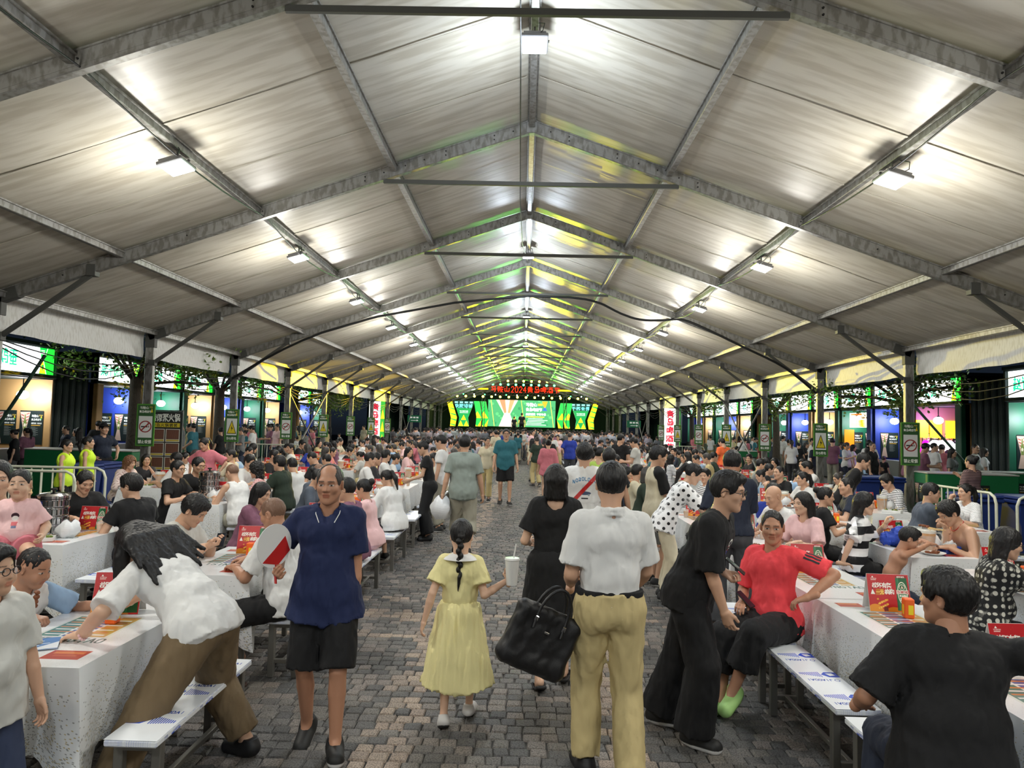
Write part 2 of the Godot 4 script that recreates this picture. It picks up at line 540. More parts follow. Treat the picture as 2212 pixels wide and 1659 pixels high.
func tent_frame(k: int) -> void:
	var z := frame_z(k)
	var fr := Node3D.new()
	fr.name = numbered("tent_frame")
	fr.set_meta("kind", "structure")
	add_child(fr, true)
	for s in [-1.0, 1.0]:
		var m := MB.new()
		var a := Vector3(0, RIDGE, z)
		var b := Vector3(s * (HALF + 0.05), EAVE - 0.02, z)
		m.bar(a, b, 0.115, 0.20, Vector3.UP, 0.012)
		var off := Vector3(0, -0.05, 0)
		m.bar(a + off, b + off, 0.122, 0.012, Vector3.UP)      # the groove line along the profile
		m.bar(a + Vector3(0, 0.1, 0), b + Vector3(0, 0.1, 0), 0.15, 0.02, Vector3.UP)
		obj("rafter", m, M.aluminium, fr)
		var bolts := MB.new()
		for t in [0.035, 0.07, 0.16, 0.2, 0.235, 0.275, 0.31, 0.5, 0.64, 0.87]:
			var p := a.lerp(b, t)
			for dz in [-1.0, 1.0]:
				for dy in ([-0.03, 0.04] if t in [0.07, 0.16, 0.31] else [0.01]):
					bolts.cyl(p + Vector3(0, dy, dz * 0.05), p + Vector3(0, dy, dz * 0.072), 0.013, 0.011, 6)
		obj("bolts", bolts, M.dark_bolt, fr)
		var sleeve := MB.new()
		sleeve.bar(a.lerp(b, 0.955), a.lerp(b, 1.0), 0.135, 0.225, Vector3.UP, 0.006)
		sleeve.bx(Vector3(s * HALF, EAVE - 0.12, z), Vector3(0.23, 0.36, 0.135), 0.006)
		obj("eave_bracket", sleeve, M.dirty_steel, fr)
		var p2 := MB.new()
		p2.bx(Vector3(s * HALF, (EAVE - 0.1) * 0.5, z), Vector3(0.2, EAVE - 0.1, 0.115), 0.01)
		for g in [-0.055, 0.055]:
			p2.bx(Vector3(s * HALF + g, (EAVE - 0.1) * 0.5, z), Vector3(0.012, EAVE - 0.12, 0.125))
		p2.bx(Vector3(s * HALF, 0.015, z), Vector3(0.34, 0.03, 0.3), 0.004)
		obj("post", p2, M.aluminium, fr)
		var br := MB.new()
		br.bar(Vector3(s * HALF * 0.825, roof_y(HALF * 0.825) - 0.12, z), Vector3(s * (HALF - 0.08), EAVE - 0.66, z), 0.06, 0.08, Vector3.UP, 0.006)
		obj("knee_brace", br, M.dirty_steel, fr)
		var cl := MB.new()
		cl.bx(Vector3(s * HALF * 0.822, roof_y(HALF * 0.825) - 0.05, z), Vector3(0.16, 0.2, 0.14), 0.006)
		cl.bx(Vector3(s * (HALF - 0.06), EAVE - 0.66, z), Vector3(0.16, 0.14, 0.13), 0.006)
		obj("brace_clamp", cl, M.dirty_steel, fr)
	var tie := MB.new()
	tie.bar(Vector3(-2.5, roof_y(2.5) - 0.12, z), Vector3(2.5, roof_y(2.5) - 0.12, z), 0.05, 0.07, Vector3.UP, 0.004)
	obj("tie_bar", tie, M.dirty_steel, fr)
	var kn := MB.new()
	kn.bx(Vector3(0, RIDGE - 0.01, z), Vector3(0.2, 0.22, 0.13), 0.01)
	obj("ridge_bracket", kn, M.aluminium, fr)

# ---------------------------------------------------------------- lamps
func flood_mesh(parent: Node3D, tilt: float) -> void:
	var t := Transform3D(Basis(Vector3.FORWARD, tilt), Vector3(0, -0.24, 0))
	var h := MB.new()
	h.box(t * Transform3D(Basis(), Vector3(0, 0.035, 0)), Vector3(0.34, 0.05, 0.42), 0.01)
	for f in 9:
		h.box(t * Transform3D(Basis(), Vector3(0, 0.075, -0.18 + f * 0.045)), Vector3(0.28, 0.035, 0.008))
	var hs := obj("housing", h, M.lamp_body, parent)
	var g := MB.new()
	g.box(t * Transform3D(Basis(), Vector3(0, 0.004, 0)), Vector3(0.3, 0.014, 0.38), 0.004)
	obj("lamp_face", g, M.lamp_face, hs)
	var b := MB.new()
	b.bar(Vector3(0, 0.0, 0), Vector3(0, -0.16, 0), 0.04, 0.02)
	b.box(t * Transform3D(Basis(), Vector3(0, 0.06, 0)), Vector3(0.37, 0.02, 0.03))
	obj("bracket", b, M.dirty_steel, parent)
	var q := MB.new()
	q.tube([Vector3(0.05, 0.0, 0.1), Vector3(0.12, -0.06, 0.2), Vector3(0.1, -0.16, 0.22), Vector3(0.03, -0.18, 0.12)], 0.006, 6)
	obj("cable", q, M.cable_black, parent)

func lamps() -> void:
	mat("lamp_body", rgb8(120, 120, 122), 0.5, 0.5)
	glow("lamp_face", Color(0.93, 0.97, 1.0), 14.0)
	for k in range(-4, 12):
		var z := (frame_z(k) + frame_z(k + 1)) * 0.5 + 0.35
		for s in [-1.0, 1.0]:
			var x: float = s * 0.511 * HALF
			var y := roof_y(x) - 0.02
			var o := thing("flood_lamp", "white flood lamp under the %s purlin in the %s bay" % ["left" if s < 0 else "right", nth(k + 4)], "lamp", Vector3(x, y, z), 0.0, "flood lamps along the purlins")
			flood_mesh(o, s * 0.3)
			omni(Vector3(x, y - 0.85, z), Color(1.0, 0.99, 0.955), lamp_energy * 2.1, 0.16)
			spot(Vector3(x, y - 0.3, z), Vector3(x * 0.92, 0, z), Color(1.0, 0.99, 0.955), lamp_energy * 4.0, 74.0, 0.16)
	var d := -13.7
	var i := 0
	while d < 64.0:
		var o := thing("ridge_lamp", "bright flood lamp hanging under the ridge, %s from the front" % nth(i), "lamp", Vector3(0.0, RIDGE - 0.05, -d), 0.0, "flood lamps under the ridge")
		flood_mesh(o, 0.0)
		omni(Vector3(0, RIDGE - 0.9, -d), Color(0.9, 0.95, 1.0), lamp_energy * 2.5, 0.16)
		spot(Vector3(0, RIDGE - 0.34, -d), Vector3(0, 0, -d + 0.05), Color(0.9, 0.95, 1.0), lamp_energy * 5.0, 74.0, 0.16)
		d += 11.2
		i += 1

func nth(k: int) -> String:
	var w := ["first", "second", "third", "fourth", "fifth", "sixth", "seventh", "eighth", "ninth", "tenth", "eleventh", "twelfth", "thirteenth", "fourteenth", "fifteenth", "sixteenth", "seventeenth", "eighteenth", "nineteenth", "twentieth"]
	return w[k] if k < w.size() else "%dth" % (k + 1)

# ---------------------------------------------------------------- ground of granite setts
func sett_mesh(seed_: int) -> MB:
	var r := RandomNumberGenerator.new()
	r.seed = seed_
	var m := MB.new()
	var top := []
	var low := []
	for q in [[-1, -1], [1, -1], [1, 1], [-1, 1]]:
		var j := Vector3(r.randf_range(-0.05, 0.05), 0, r.randf_range(-0.05, 0.05))
		top.append(Vector3(q[0] * 0.42, r.randf_range(-0.02, 0.03), q[1] * 0.42) + j)
		low.append(Vector3(q[0] * 0.485, -0.1, q[1] * 0.485) + j)
	var mid := Vector3(r.randf_range(-0.1, 0.1), r.randf_range(0.02, 0.06), r.randf_range(-0.1, 0.1))
	for k in 4:
		var e := (k + 1) % 4
		m.tri(top[k], top[e], mid)
		m.quad(low[k], low[e], top[e], top[k])
		m.quad(low[k] - Vector3(0, 0.3, 0), low[e] - Vector3(0, 0.3, 0), low[e], low[k])
	for k in m.n.size():
		m.n[k] = (m.n[k] + Vector3.UP * 0.35).normalized() if m.n[k].y > 0.0 else m.n[k]
	return m

func ground() -> void:
	var fl := MB.new()
	fl.quad(Vector3(-40, 0, 12), Vector3(40, 0, 12), Vector3(40, 0, -110), Vector3(-40, 0, -110), Vector3.UP)
	for k in 4:
		pass
	var gm := mat("ground_mortar", rgb8(74, 71, 67), 0.85)
	gm.albedo_texture = noise_tex(0.02, 512, false, 1.0, 21, ramp2(Color(0.6, 0.6, 0.6), Color(1, 1, 1), 0.3, 0.65))
	tri_map(gm, Vector3(0.8, 0.8, 0.8), true)
	var slab := MB.new()
	slab.bx(Vector3(0, -0.164, -49), Vector3(90, 0.3, 122))
	var floor_ := struct("floor", slab, gm)
	var tones := [rgb8(104, 100, 96), rgb8(92, 90, 87), rgb8(116, 111, 104), rgb8(84, 82, 80), rgb8(128, 120, 112)]
	var light_tones := [rgb8(158, 140, 124), rgb8(170, 152, 134), rgb8(146, 132, 118)]
	var grain := noise_tex(0.06, 512, false, 1.0, 31, ramp2(Color(0.62, 0.62, 0.62), Color(1, 1, 1), 0.25, 0.6), FastNoiseLite.TYPE_SIMPLEX_SMOOTH, 5)
	var bump := noise_tex(0.05, 512, true, 5.0, 33)
	var mats := []
	for c: Color in tones + light_tones:
		var m := mat("sett_tone_%d" % mats.size(), c, 0.62)
		m.albedo_texture = grain
		m.normal_enabled = true
		m.normal_texture = bump
		m.normal_scale = 0.6
		tri_map(m, Vector3(2.2, 2.2, 2.2), true)
		mats.append(m)
	var many := mat("sett_many", Color.WHITE, 0.62)
	many.vertex_color_use_as_albedo = true
	many.albedo_texture = grain
	many.normal_enabled = true
	many.normal_texture = bump
	many.normal_scale = 0.6
	tri_map(many, Vector3(2.2, 2.2, 2.2), true)
	var shapes := []
	var pieces := []
	for k in 6:
		pieces.append(sett_mesh(100 + k))
		shapes.append(pieces[k].mesh())
	var r := RandomNumberGenerator.new()
	r.seed = 5
	var bed := MB.new()
	var singles := 0
	var nz := FastNoiseLite.new()
	nz.seed = 9
	nz.frequency = 0.9
	var z := -2.4
	var row := 0
	while z > -36.0:
		var wide := 0.098 + 0.012 * r.randf()
		var reach := 8.5 if z > -9.0 else (5.0 if z > -13.0 else 2.3)
		var x := -reach + (0.05 if row % 2 else 0.0) + r.randf_range(-0.02, 0.02)
		while x < reach:
			var w := r.randf_range(0.088, 0.128)
			var cx := x + w * 0.5
			var band := 0.0
			for l in [[-7.95, 0.07], [-7.3, 0.17], [-6.62, 0.07]]:
				if absf(z - l[0] + 0.02 * sin(cx * 3.0)) < l[1] and absf(cx) < 4.0: band = 0.75
			for l in [-0.82, 0.62]:
				if absf(cx - l + 0.1 * nz.get_noise_2d(z * 0.6, l)) < 0.15 + 0.05 * nz.get_noise_2d(l * 9.0, z): band = maxf(band, 0.72)
			var pale := r.randf() < band
			var idx: int = tones.size() + r.randi() % light_tones.size() if pale else r.randi() % tones.size()
			var y := -0.001 + 0.004 * nz.get_noise_2d(cx * 2.0, z * 2.0) + r.randf_range(-0.003, 0.001)
			var t := Transform3D(Basis(Vector3.UP, r.randf_range(-0.05, 0.05)) * Basis(Vector3.RIGHT, r.randf_range(-0.02, 0.02)).scaled(Vector3(w, 0.1, wide)), Vector3(cx, y, z + r.randf_range(-0.006, 0.006)))
			var kind := r.randi() % 6
			if singles < 300 and z < -3.95 and cx > -1.6 and cx < 1.5:
				var o := MeshInstance3D.new()
				o.name = "sett"
				o.mesh = shapes[kind]
				o.material_override = mats[idx]
				o.transform = t
				floor_.add_child(o, true)
				singles += 1
			else:
				var c: Color = (tones + light_tones)[idx]
				var piece: MB = pieces[kind]
				piece.c.fill(c.srgb_to_linear())
				bed.add(piece, t)
			x += w + 0.003
		z -= wide + 0.003
		row += 1
	var so := obj("setts", bed, many, floor_)
	so.set_meta("kind", "stuff")

# ---------------------------------------------------------------- printed pictures
const INK := Color(0.93, 0.94, 0.9)

func poster_image(seed_: int) -> Image:
	var im := picture(384, 512, rgb8(22, 36, 34))
	poly_in(im, PackedVector2Array([Vector2(0, 20), Vector2(170, 20), Vector2(110, 290), Vector2(150, 500), Vector2(20, 500), Vector2(62, 290)]), rgb8(196, 170, 150))
	for k in 9:
		var y := 40.0 + k * 24
		line_in(im, Vector2(20 + k * 6, y), Vector2(60 + k * 3, y + 16), 12, rgb8(176, 84, 78) if k % 2 else rgb8(214, 200, 184))
		line_in(im, Vector2(150 - k * 5, y), Vector2(112 - k * 2, y + 16), 12, rgb8(176, 84, 78) if k % 2 == 0 else rgb8(222, 206, 190))
	poly_in(im, PackedVector2Array([Vector2(80, 60), Vector2(94, 60), Vector2(97, 130), Vector2(112, 170), Vector2(108, 300), Vector2(66, 300), Vector2(62, 170), Vector2(77, 130)]), rgb8(110, 130, 62))
	disc_in(im, Vector2(86, 220), 17, 26, rgb8(226, 220, 190))
	ink(im, "马鞍山", 190, 60, 36, 40, 5, INK)
	ink(im, "2024", 312, 60, 14, 18, 2.5, rgb8(214, 180, 80))
	ink(im, "青岛啤酒节", 190, 118, 29, 34, 4, INK)
	ink(im, "欢聚诗城", 190, 180, 18, 22, 3, INK)
	ink(im, "干杯世界", 282, 180, 18, 22, 3, INK)
	fill(im, 190, 216, 150, 12, rgb8(204, 160, 60))
	for k in 9:
		fill(im, 190, 246 + k * 16, 60 + (k * 37 + seed_ * 13) % 70, 4, rgb8(150, 156, 150))
	poly_in(im, PackedVector2Array([Vector2(350, 70), Vector2(364, 110), Vector2(336, 110)]), rgb8(230, 200, 40))
	poly_in(im, PackedVector2Array([Vector2(336, 112), Vector2(364, 112), Vector2(350, 150)]), rgb8(60, 150, 60))
	return im

func shop_sign_image(words: String) -> Image:
	var im := picture(512, 160, rgb8(246, 252, 250))
	ink(im, words, 40, 36, 58, 84, 9, rgb8(20, 150, 110), 1.14)
	poly_in(im, PackedVector2Array([Vector2(392, 0), Vector2(512, 0), Vector2(512, 160), Vector2(396, 160), Vector2(414, 80)]), rgb8(24, 196, 40))
	poly_in(im, PackedVector2Array([Vector2(394, 0), Vector2(452, 0), Vector2(424, 80), Vector2(450, 160), Vector2(396, 160), Vector2(412, 80)]), rgb8(10, 150, 50))
	for k in 3:
		fill(im, 404, 14 + k * 10, 30, 4, INK)
	poly_in(im, PackedVector2Array([Vector2(423, 52), Vector2(448, 156), Vector2(398, 156)]), rgb8(255, 204, 20))
	poly_in(im, PackedVector2Array([Vector2(412, 104), Vector2(434, 104), Vector2(423, 150)]), rgb8(20, 130, 50))
	line_in(im, Vector2(456, 0), Vector2(428, 80), 3, INK)
	line_in(im, Vector2(428, 80), Vector2(454, 160), 3, INK)
	return im

func post_sign_image(kind: int) -> Image:
	var im := picture(192, 480, rgb8(84, 150, 48))
	fill(im, 8, 8, 176, 464, rgb8(50, 92, 48))
	ink(im, "马鞍山", 30, 22, 30, 34, 4, INK, 1.1)
	ink(im, "2024", 134, 24, 8, 12, 2, rgb8(230, 200, 60))
	ink(im, "青岛啤酒节", 24, 70, 24, 28, 3.5, INK, 1.1)
	poly_in(im, PackedVector2Array([Vector2(160, 40), Vector2(172, 92), Vector2(148, 92)]), rgb8(230, 200, 40))
	fill(im, 22, 136, 148, 250, rgb8(226, 228, 224))
	var c := Vector2(96, 258)
	if kind == 0:
		fill(im, c.x - 46, c.y - 6, 70, 14, rgb8(30, 30, 30))
		fill(im, c.x + 30, c.y - 6, 12, 14, rgb8(120, 40, 30))
		line_in(im, c + Vector2(34, -14), c + Vector2(24, -44), 5, rgb8(60, 60, 60))
		ring_in(im, c, 62, 11, rgb8(150, 40, 36))
		line_in(im, c + Vector2(-42, 44), c + Vector2(42, -44), 11, rgb8(150, 40, 36))
		ink(im, "禁止吸烟", 26, 412, 32, 40, 4.5, INK, 1.12)
	else:
		poly_in(im, PackedVector2Array([Vector2(96, 160), Vector2(164, 366), Vector2(28, 366)]), rgb8(24, 24, 20))
		poly_in(im, PackedVector2Array([Vector2(96, 184), Vector2(152, 356), Vector2(40, 356)]), rgb8(226, 200, 40))
		poly_in(im, PackedVector2Array([Vector2(104, 226), Vector2(84, 290), Vector2(98, 286), Vector2(86, 336), Vector2(116, 272), Vector2(100, 276)]), rgb8(24, 24, 20))
		ink(im, "当心触电", 26, 412, 32, 40, 4.5, INK, 1.12)
	return im

# ---------------------------------------------------------------- food booths
func booths() -> void:
	var names := ["毛鸡蛋", "小火锅", "火锅烧烤", "烤毛鸡蛋", "特色火锅", "果汁烧烤", "香烤毛蛋", "小烧烤", "赵记烧烤", "果汁", "特色烤", "小香橙"]
	var signs := []
	for k in names.size():
		signs.append(tex_mat("booth_sign_%d" % k, shop_sign_image(names[k]), 0.5, 3.2))
	var posters := [tex_mat("poster_print_a", poster_image(1), 0.5), tex_mat("poster_print_b", poster_image(4), 0.5)]
	var tint := [mat("booth_green", rgb8(26, 92, 66), 0.5), mat("booth_tan", rgb8(190, 150, 96), 0.5), mat("booth_blue", rgb8(40, 62, 150), 0.5)]
	mat("fascia_dark", rgb8(30, 46, 48), 0.6)
	mat("booth_roof", rgb8(16, 40, 38), 0.6)
	mat("steel_counter", rgb8(150, 152, 152), 0.35, 0.8)
	glow("globe_glow", Color(0.95, 0.97, 1.0), 9.0)
	glow("menu_glow", Color(1.0, 0.82, 0.12), 2.4)
	glow("pink_glow", Color(1.0, 0.05, 0.75), 3.0)
	glow("white_sign_glow", Color(1.0, 1.0, 0.97), 3.0)
	glow("orange_glow", Color(1.0, 0.55, 0.08), 1.6)
	for s in [-1.0, 1.0]:
		var side := "left" if s < 0 else "right"
		var spans := [[-17.9, -20.85]]
		for k in 6:
			spans.append([-22.8 - 2.95 * k, -25.72 - 2.95 * k])
		for k in (2 if s < 0 else 6):
			spans.append([-43.4 - 2.95 * k, -46.3 - 2.95 * k])
		for k in spans.size():
			var z0: float = spans[k][0]
			var z1: float = spans[k][1]
			var zm := (z0 + z1) * 0.5
			var L := z0 - z1
			var X: float = s * 14.0
			var o := thing("food_booth", "food booth with a lit white and green sign, %s in the %s row" % [nth(k), side], "booth", Vector3(X, 0, zm), 0.0, "food booths beside the tent")
			var wall: Material = tint[(k + (0 if s < 0 else 2)) % 3]
			var w2: Material = tint[(k + (1 if s < 0 else 0)) % 3]
			var b := MB.new()
			b.bx(Vector3(s * 3.0, 1.5, 0), Vector3(0.08, 3.0, L))
			obj("back_wall", b, wall, o)
			for e in [-1.0, 1.0]:
				var q := MB.new()
				q.bx(Vector3(s * 1.5, 1.5, e * (L * 0.5 - 0.03)), Vector3(3.0, 3.0, 0.05))
				obj("side_wall", q, w2, o)
			var pl := MB.new()
			pl.bx(Vector3(0, 1.5, L * 0.5 - 0.17), Vector3(0.3, 3.0, 0.33), 0.02)
			obj("pillar", pl, tint[(k + 1 + int(s)) % 3], o)
			var rf := MB.new()
			rf.bx(Vector3(s * 1.5, 3.95, 0), Vector3(3.3, 0.1, L))
			rf.bx(Vector3(s * 1.5, 3.0, 0), Vector3(3.0, 0.06, L - 0.1))
			rf.bx(Vector3(0.06 * s, 3.48, 0), Vector3(0.08, 0.96, L))
			obj("roof", rf, M.booth_roof, o)
			var fr := MB.new()
			for y in [3.05, 3.92]:
				fr.bx(Vector3(-0.05 * s, y, 0), Vector3(0.12, 0.1, L), 0.01)
			for e in [-1.0, 1.0]:
				fr.bx(Vector3(-0.05 * s, 3.48, e * (L * 0.5 - 0.04)), Vector3(0.12, 0.9, 0.08), 0.01)
			obj("sign_frame", fr, M.fascia_dark, o)
			var sg := MB.new()
			var h: float = L * 0.5 - 0.1
			# the lettering reads from the tent, left to right
			if s < 0:
				sg.quad(Vector3(0.03, 3.11, h), Vector3(0.03, 3.11, -h), Vector3(0.03, 3.86, -h), Vector3(0.03, 3.86, h), Vector3.RIGHT)
			else:
				sg.quad(Vector3(-0.03, 3.11, -h), Vector3(-0.03, 3.11, h), Vector3(-0.03, 3.86, h), Vector3(-0.03, 3.86, -h), Vector3.LEFT)
			obj("sign_panel", sg, signs[(k * 5 + (0 if s < 0 else 8)) % signs.size()], o)
			var ct := MB.new()
			ct.bx(Vector3(0.1 * s, 0.5, 0), Vector3(0.5, 1.0, L - 0.4), 0.01)
			obj("counter", ct, M.steel_counter, o)
			for e in [0.2, 1.0]:
				var po := MB.new()
				var pz: float = -L * 0.5 + 0.07
				var xa: float = s * (e + (0.7 if s < 0 else 0.0))
				var xb: float = s * (e + (0.0 if s < 0 else 0.7))
				po.quad(Vector3(xa, 1.05, pz), Vector3(xb, 1.05, pz), Vector3(xb, 2.05, pz), Vector3(xa, 2.05, pz), Vector3(0, 0, 1))
				obj("poster", po, posters[k % 2], o)
			var gl := MB.new()
			var prof := []
			for a in 9:
				prof.append(Vector2(0.16 * sin(PI * a / 8.0) + 0.001, 2.5 - 0.13 * cos(PI * a / 8.0)))
			gl.lathe(prof, 14, Transform3D(Basis(), Vector3(s * 0.5, 0, -0.9)))
			var gn := obj("globe_lamp", gl, M.globe_glow, o)
			var st := MB.new()
			st.cyl(Vector3(s * 0.5, 2.62, -0.9), Vector3(s * 0.5, 2.97, -0.9), 0.015, 0.015, 6)
			st.cyl(Vector3(s * 0.5, 2.6, -0.9), Vector3(s * 0.5, 2.66, -0.9), 0.07, 0.04, 10)
			obj("lamp_stem", st, M.cable_black, gn)
			var special: bool = s > 0 and k == 1
			omni(Vector3(X + s * 0.5, 2.5, zm - 0.9), Color(0.55, 0.35, 1.0) if special else Color(0.95, 0.97, 1.0), 2.2, 0.12)
			var al := AreaLight3D.new()
			al.name = "sign_light"
			al.area_size = Vector2(L - 0.2, 0.7)
			al.light_energy = 0.5
			al.area_range = 40.0
			al.shadow_enabled = true
			al.light_color = Color(0.8, 1.0, 0.88)
			add_child(al, true)
			al.look_at_from_position(Vector3(X - s * 0.1, 3.48, zm), Vector3(X - s * 3.0, 3.2, zm))
			if special:
				var it := MB.new()
				for e in [[0.95, 0.75], [0.15, 0.75], [-0.85, 0.9]]:
					it.bx(Vector3(s * (0.75 - e[0] * 0.6), 2.2, -L * 0.5 + 0.12), Vector3(e[1] * 0.56, 0.62, 0.04), 0.006)
				obj("menu_board", it, M.menu_glow, o)
				var wb := MB.new()
				for e in [[0, 0, 0.2], [0.25, 0.03, 0.17], [-0.25, 0.02, 0.18], [0.46, -0.04, 0.13], [-0.46, -0.04, 0.13]]:
					wb.cyl(Vector3(s * 0.6 + e[0], 1.62 + e[1], -0.9), Vector3(s * 0.6 + e[0], 1.62 + e[1], -0.85), e[2], e[2], 16)
				obj("cloud_sign", wb, M.white_sign_glow, o)
				var pk := MB.new()
				for e in [-0.55, 0.62]:
					for j in 3:
						pk.cyl(Vector3(s * 0.6 + e + 0.06 * j * signf(e), 1.7 - j * 0.16, -0.92), Vector3(s * 0.6 + e + 0.06 * j * signf(e), 1.7 - j * 0.16, -0.88), 0.11, 0.11, 12)
				obj("neon_lamp", pk, M.pink_glow, o)
				omni(Vector3(X + s * 0.6, 1.7, zm - 0.6), Color(1.0, 0.35, 0.9), 1.0, 0.2)
			if s > 0 and k == 3:
				var it := MB.new()
				it.bx(Vector3(s * 0.1, 2.55, 0.1), Vector3(0.05, 0.62, 1.9), 0.006)
				obj("menu_board", it, tex_mat("snack_menu_print", snack_menu(), 0.5, 2.6), o)
				var og := MB.new()
				og.bx(Vector3(s * 0.2, 1.5, -L * 0.5 + 0.3), Vector3(0.4, 1.3, 0.05))
				obj("orange_banner", og, M.orange_glow, o)
		# the drape between the first booth and the row, and the dark board behind all
		var dr := MB.new()
		for j in 12:
			var zz := -20.9 - j * 0.16
			dr.cyl(Vector3(s * (14.15 + 0.05 * (j % 2)), 0, zz), Vector3(s * (14.15 + 0.05 * (j % 2)), 3.7, zz), 0.1, 0.1, 8)
		var d := tag(obj("tarpaulin", dr, M.booth_roof), "dark green tarpaulin closing the gap in the %s booth row" % side, "tarpaulin")
		d.set_meta("group", "tarpaulins")

func snack_menu() -> Image:
	var im := picture(256, 96, rgb8(250, 240, 200))
	for k in 14:
		var x := 10.0 + k * 9
		disc_in(im, Vector2(x, 30 + (k * 7) % 20), 6, 10, rgb8(230, 170, 20))
		line_in(im, Vector2(x, 40), Vector2(x + 2, 86), 3, rgb8(190, 110, 20))
	ink(im, "果汁", 150, 10, 34, 34, 4, rgb8(90, 60, 20))
	poly_in(im, PackedVector2Array([Vector2(215, 40), Vector2(245, 40), Vector2(238, 90), Vector2(222, 90)]), rgb8(230, 90, 20))
	return im

# ---------------------------------------------------------------- stage
func prism(pts: Array, z: float, depth: float, uv0 := Vector2.ZERO, uvs := Vector2.ONE) -> MB:
	var m := MB.new()
	var pv := PackedVector2Array(pts)
	var tr := Geometry2D.triangulate_polygon(pv)
	var first := m.v.size()
	for p in pv:
		m.pt(Vector3(p.x, p.y, z), Vector3(0, 0, 1), Vector2((p.x - uv0.x) / uvs.x, 1.0 - (p.y - uv0.y) / uvs.y))
	for k in range(0, tr.size(), 3):
		m.tri_i(first + tr[k], first + tr[k + 1], first + tr[k + 2], Vector3(0, 0, 1))
	for k in pv.size():
		var p := pv[k]
		var q := pv[(k + 1) % pv.size()]
		var e := (q - p).orthogonal().normalized()
		m.quad(Vector3(p.x, p.y, z), Vector3(q.x, q.y, z), Vector3(q.x, q.y, z - depth), Vector3(p.x, p.y, z - depth), Vector3(e.x, e.y, 0))
	return m

func screen_main() -> Image:
	var im := picture(512, 208, rgb8(60, 150, 92))
	for k in 40:
		var c := Vector2((k * 97) % 512, (k * 53) % 208)
		disc_in(im, c, 6 + k % 9, 6 + k % 7, rgb8(40, 130, 80) if k % 2 else rgb8(84, 176, 104))
	poly_in(im, PackedVector2Array([Vector2(60, 0), Vector2(226, 0), Vector2(168, 110), Vector2(206, 208), Vector2(84, 208), Vector2(122, 110)]), rgb8(255, 232, 190))
	poly_in(im, PackedVector2Array([Vector2(84, 0), Vector2(128, 0), Vector2(140, 100), Vector2(124, 104)]), rgb8(250, 130, 90))
	poly_in(im, PackedVector2Array([Vector2(200, 0), Vector2(164, 0), Vector2(150, 100), Vector2(166, 104)]), rgb8(246, 150, 100))
	poly_in(im, PackedVector2Array([Vector2(120, 120), Vector2(170, 120), Vector2(196, 208), Vector2(94, 208)]), rgb8(255, 246, 214))
	ink(im, "马鞍山", 288, 18, 26, 30, 4, Color.WHITE)
	ink(im, "2024", 378, 24, 8, 14, 2.5, rgb8(255, 210, 40))
	ink(im, "青岛啤酒节", 288, 58, 22, 26, 3.5, Color.WHITE)
	ink(im, "欢聚诗城", 288, 98, 16, 18, 2.5, Color.WHITE)
	ink(im, "干杯世界", 370, 98, 16, 18, 2.5, Color.WHITE)
	fill(im, 288, 124, 140, 8, rgb8(250, 220, 60))
	for k in 5:
		fill(im, 306 - k * 4, 140 + k * 12, 110 + (k * 41) % 60, 4, Color.WHITE)
	poly_in(im, PackedVector2Array([Vector2(410, 6), Vector2(452, 6), Vector2(431, 70)]), rgb8(240, 160, 30))
	poly_in(im, PackedVector2Array([Vector2(431, 50), Vector2(450, 78), Vector2(412, 78)]), rgb8(40, 90, 200))
	for x in [20.0, 250.0, 470.0]:
		line_in(im, Vector2(x, 0), Vector2(x + 30, 208), 4, rgb8(230, 220, 80))
	return im

func screen_side(words: String) -> Image:
	var im := picture(192, 224, rgb8(20, 150, 70))
	fill(im, 0, 0, 192, 64, rgb8(14, 60, 50))
	for k in 4:
		fill(im, 10 + k * 46, 6, 30, 14, rgb8(150, 220, 210))
	ink(im, words, 12, 28, 34, 32, 4.5, rgb8(120, 230, 220), 1.25)
	ink(im, "TSINGTAO", 56, 84, 9, 12, 2, Color.WHITE)
	fill(im, 58, 102, 78, 4, Color.WHITE)
	poly_in(im, PackedVector2Array([Vector2(96, 122), Vector2(120, 168), Vector2(72, 168)]), rgb8(250, 220, 30))
	poly_in(im, PackedVector2Array([Vector2(70, 172), Vector2(94, 222), Vector2(46, 222)]), rgb8(250, 220, 30))
	poly_in(im, PackedVector2Array([Vector2(122, 172), Vector2(146, 222), Vector2(98, 222)]), rgb8(250, 220, 30))
	return im

func zigzag() -> Image:
	var im := picture(96, 224, rgb8(244, 214, 30))
	for k in 5:
		poly_in(im, PackedVector2Array([Vector2(0, 10 + k * 46), Vector2(96, 30 + k * 46), Vector2(96, 48 + k * 46)]), rgb8(30, 170, 70))
	return im

func chevron() -> Image:
	var im := picture(96, 224, rgb8(30, 190, 70))
	poly_in(im, PackedVector2Array([Vector2(48, 90), Vector2(90, 150), Vector2(6, 150)]), rgb8(250, 220, 30))
	poly_in(im, PackedVector2Array([Vector2(0, 156), Vector2(46, 224), Vector2(0, 224)]), rgb8(250, 220, 30))
	poly_in(im, PackedVector2Array([Vector2(96, 156), Vector2(50, 224), Vector2(96, 224)]), rgb8(250, 220, 30))
	return im

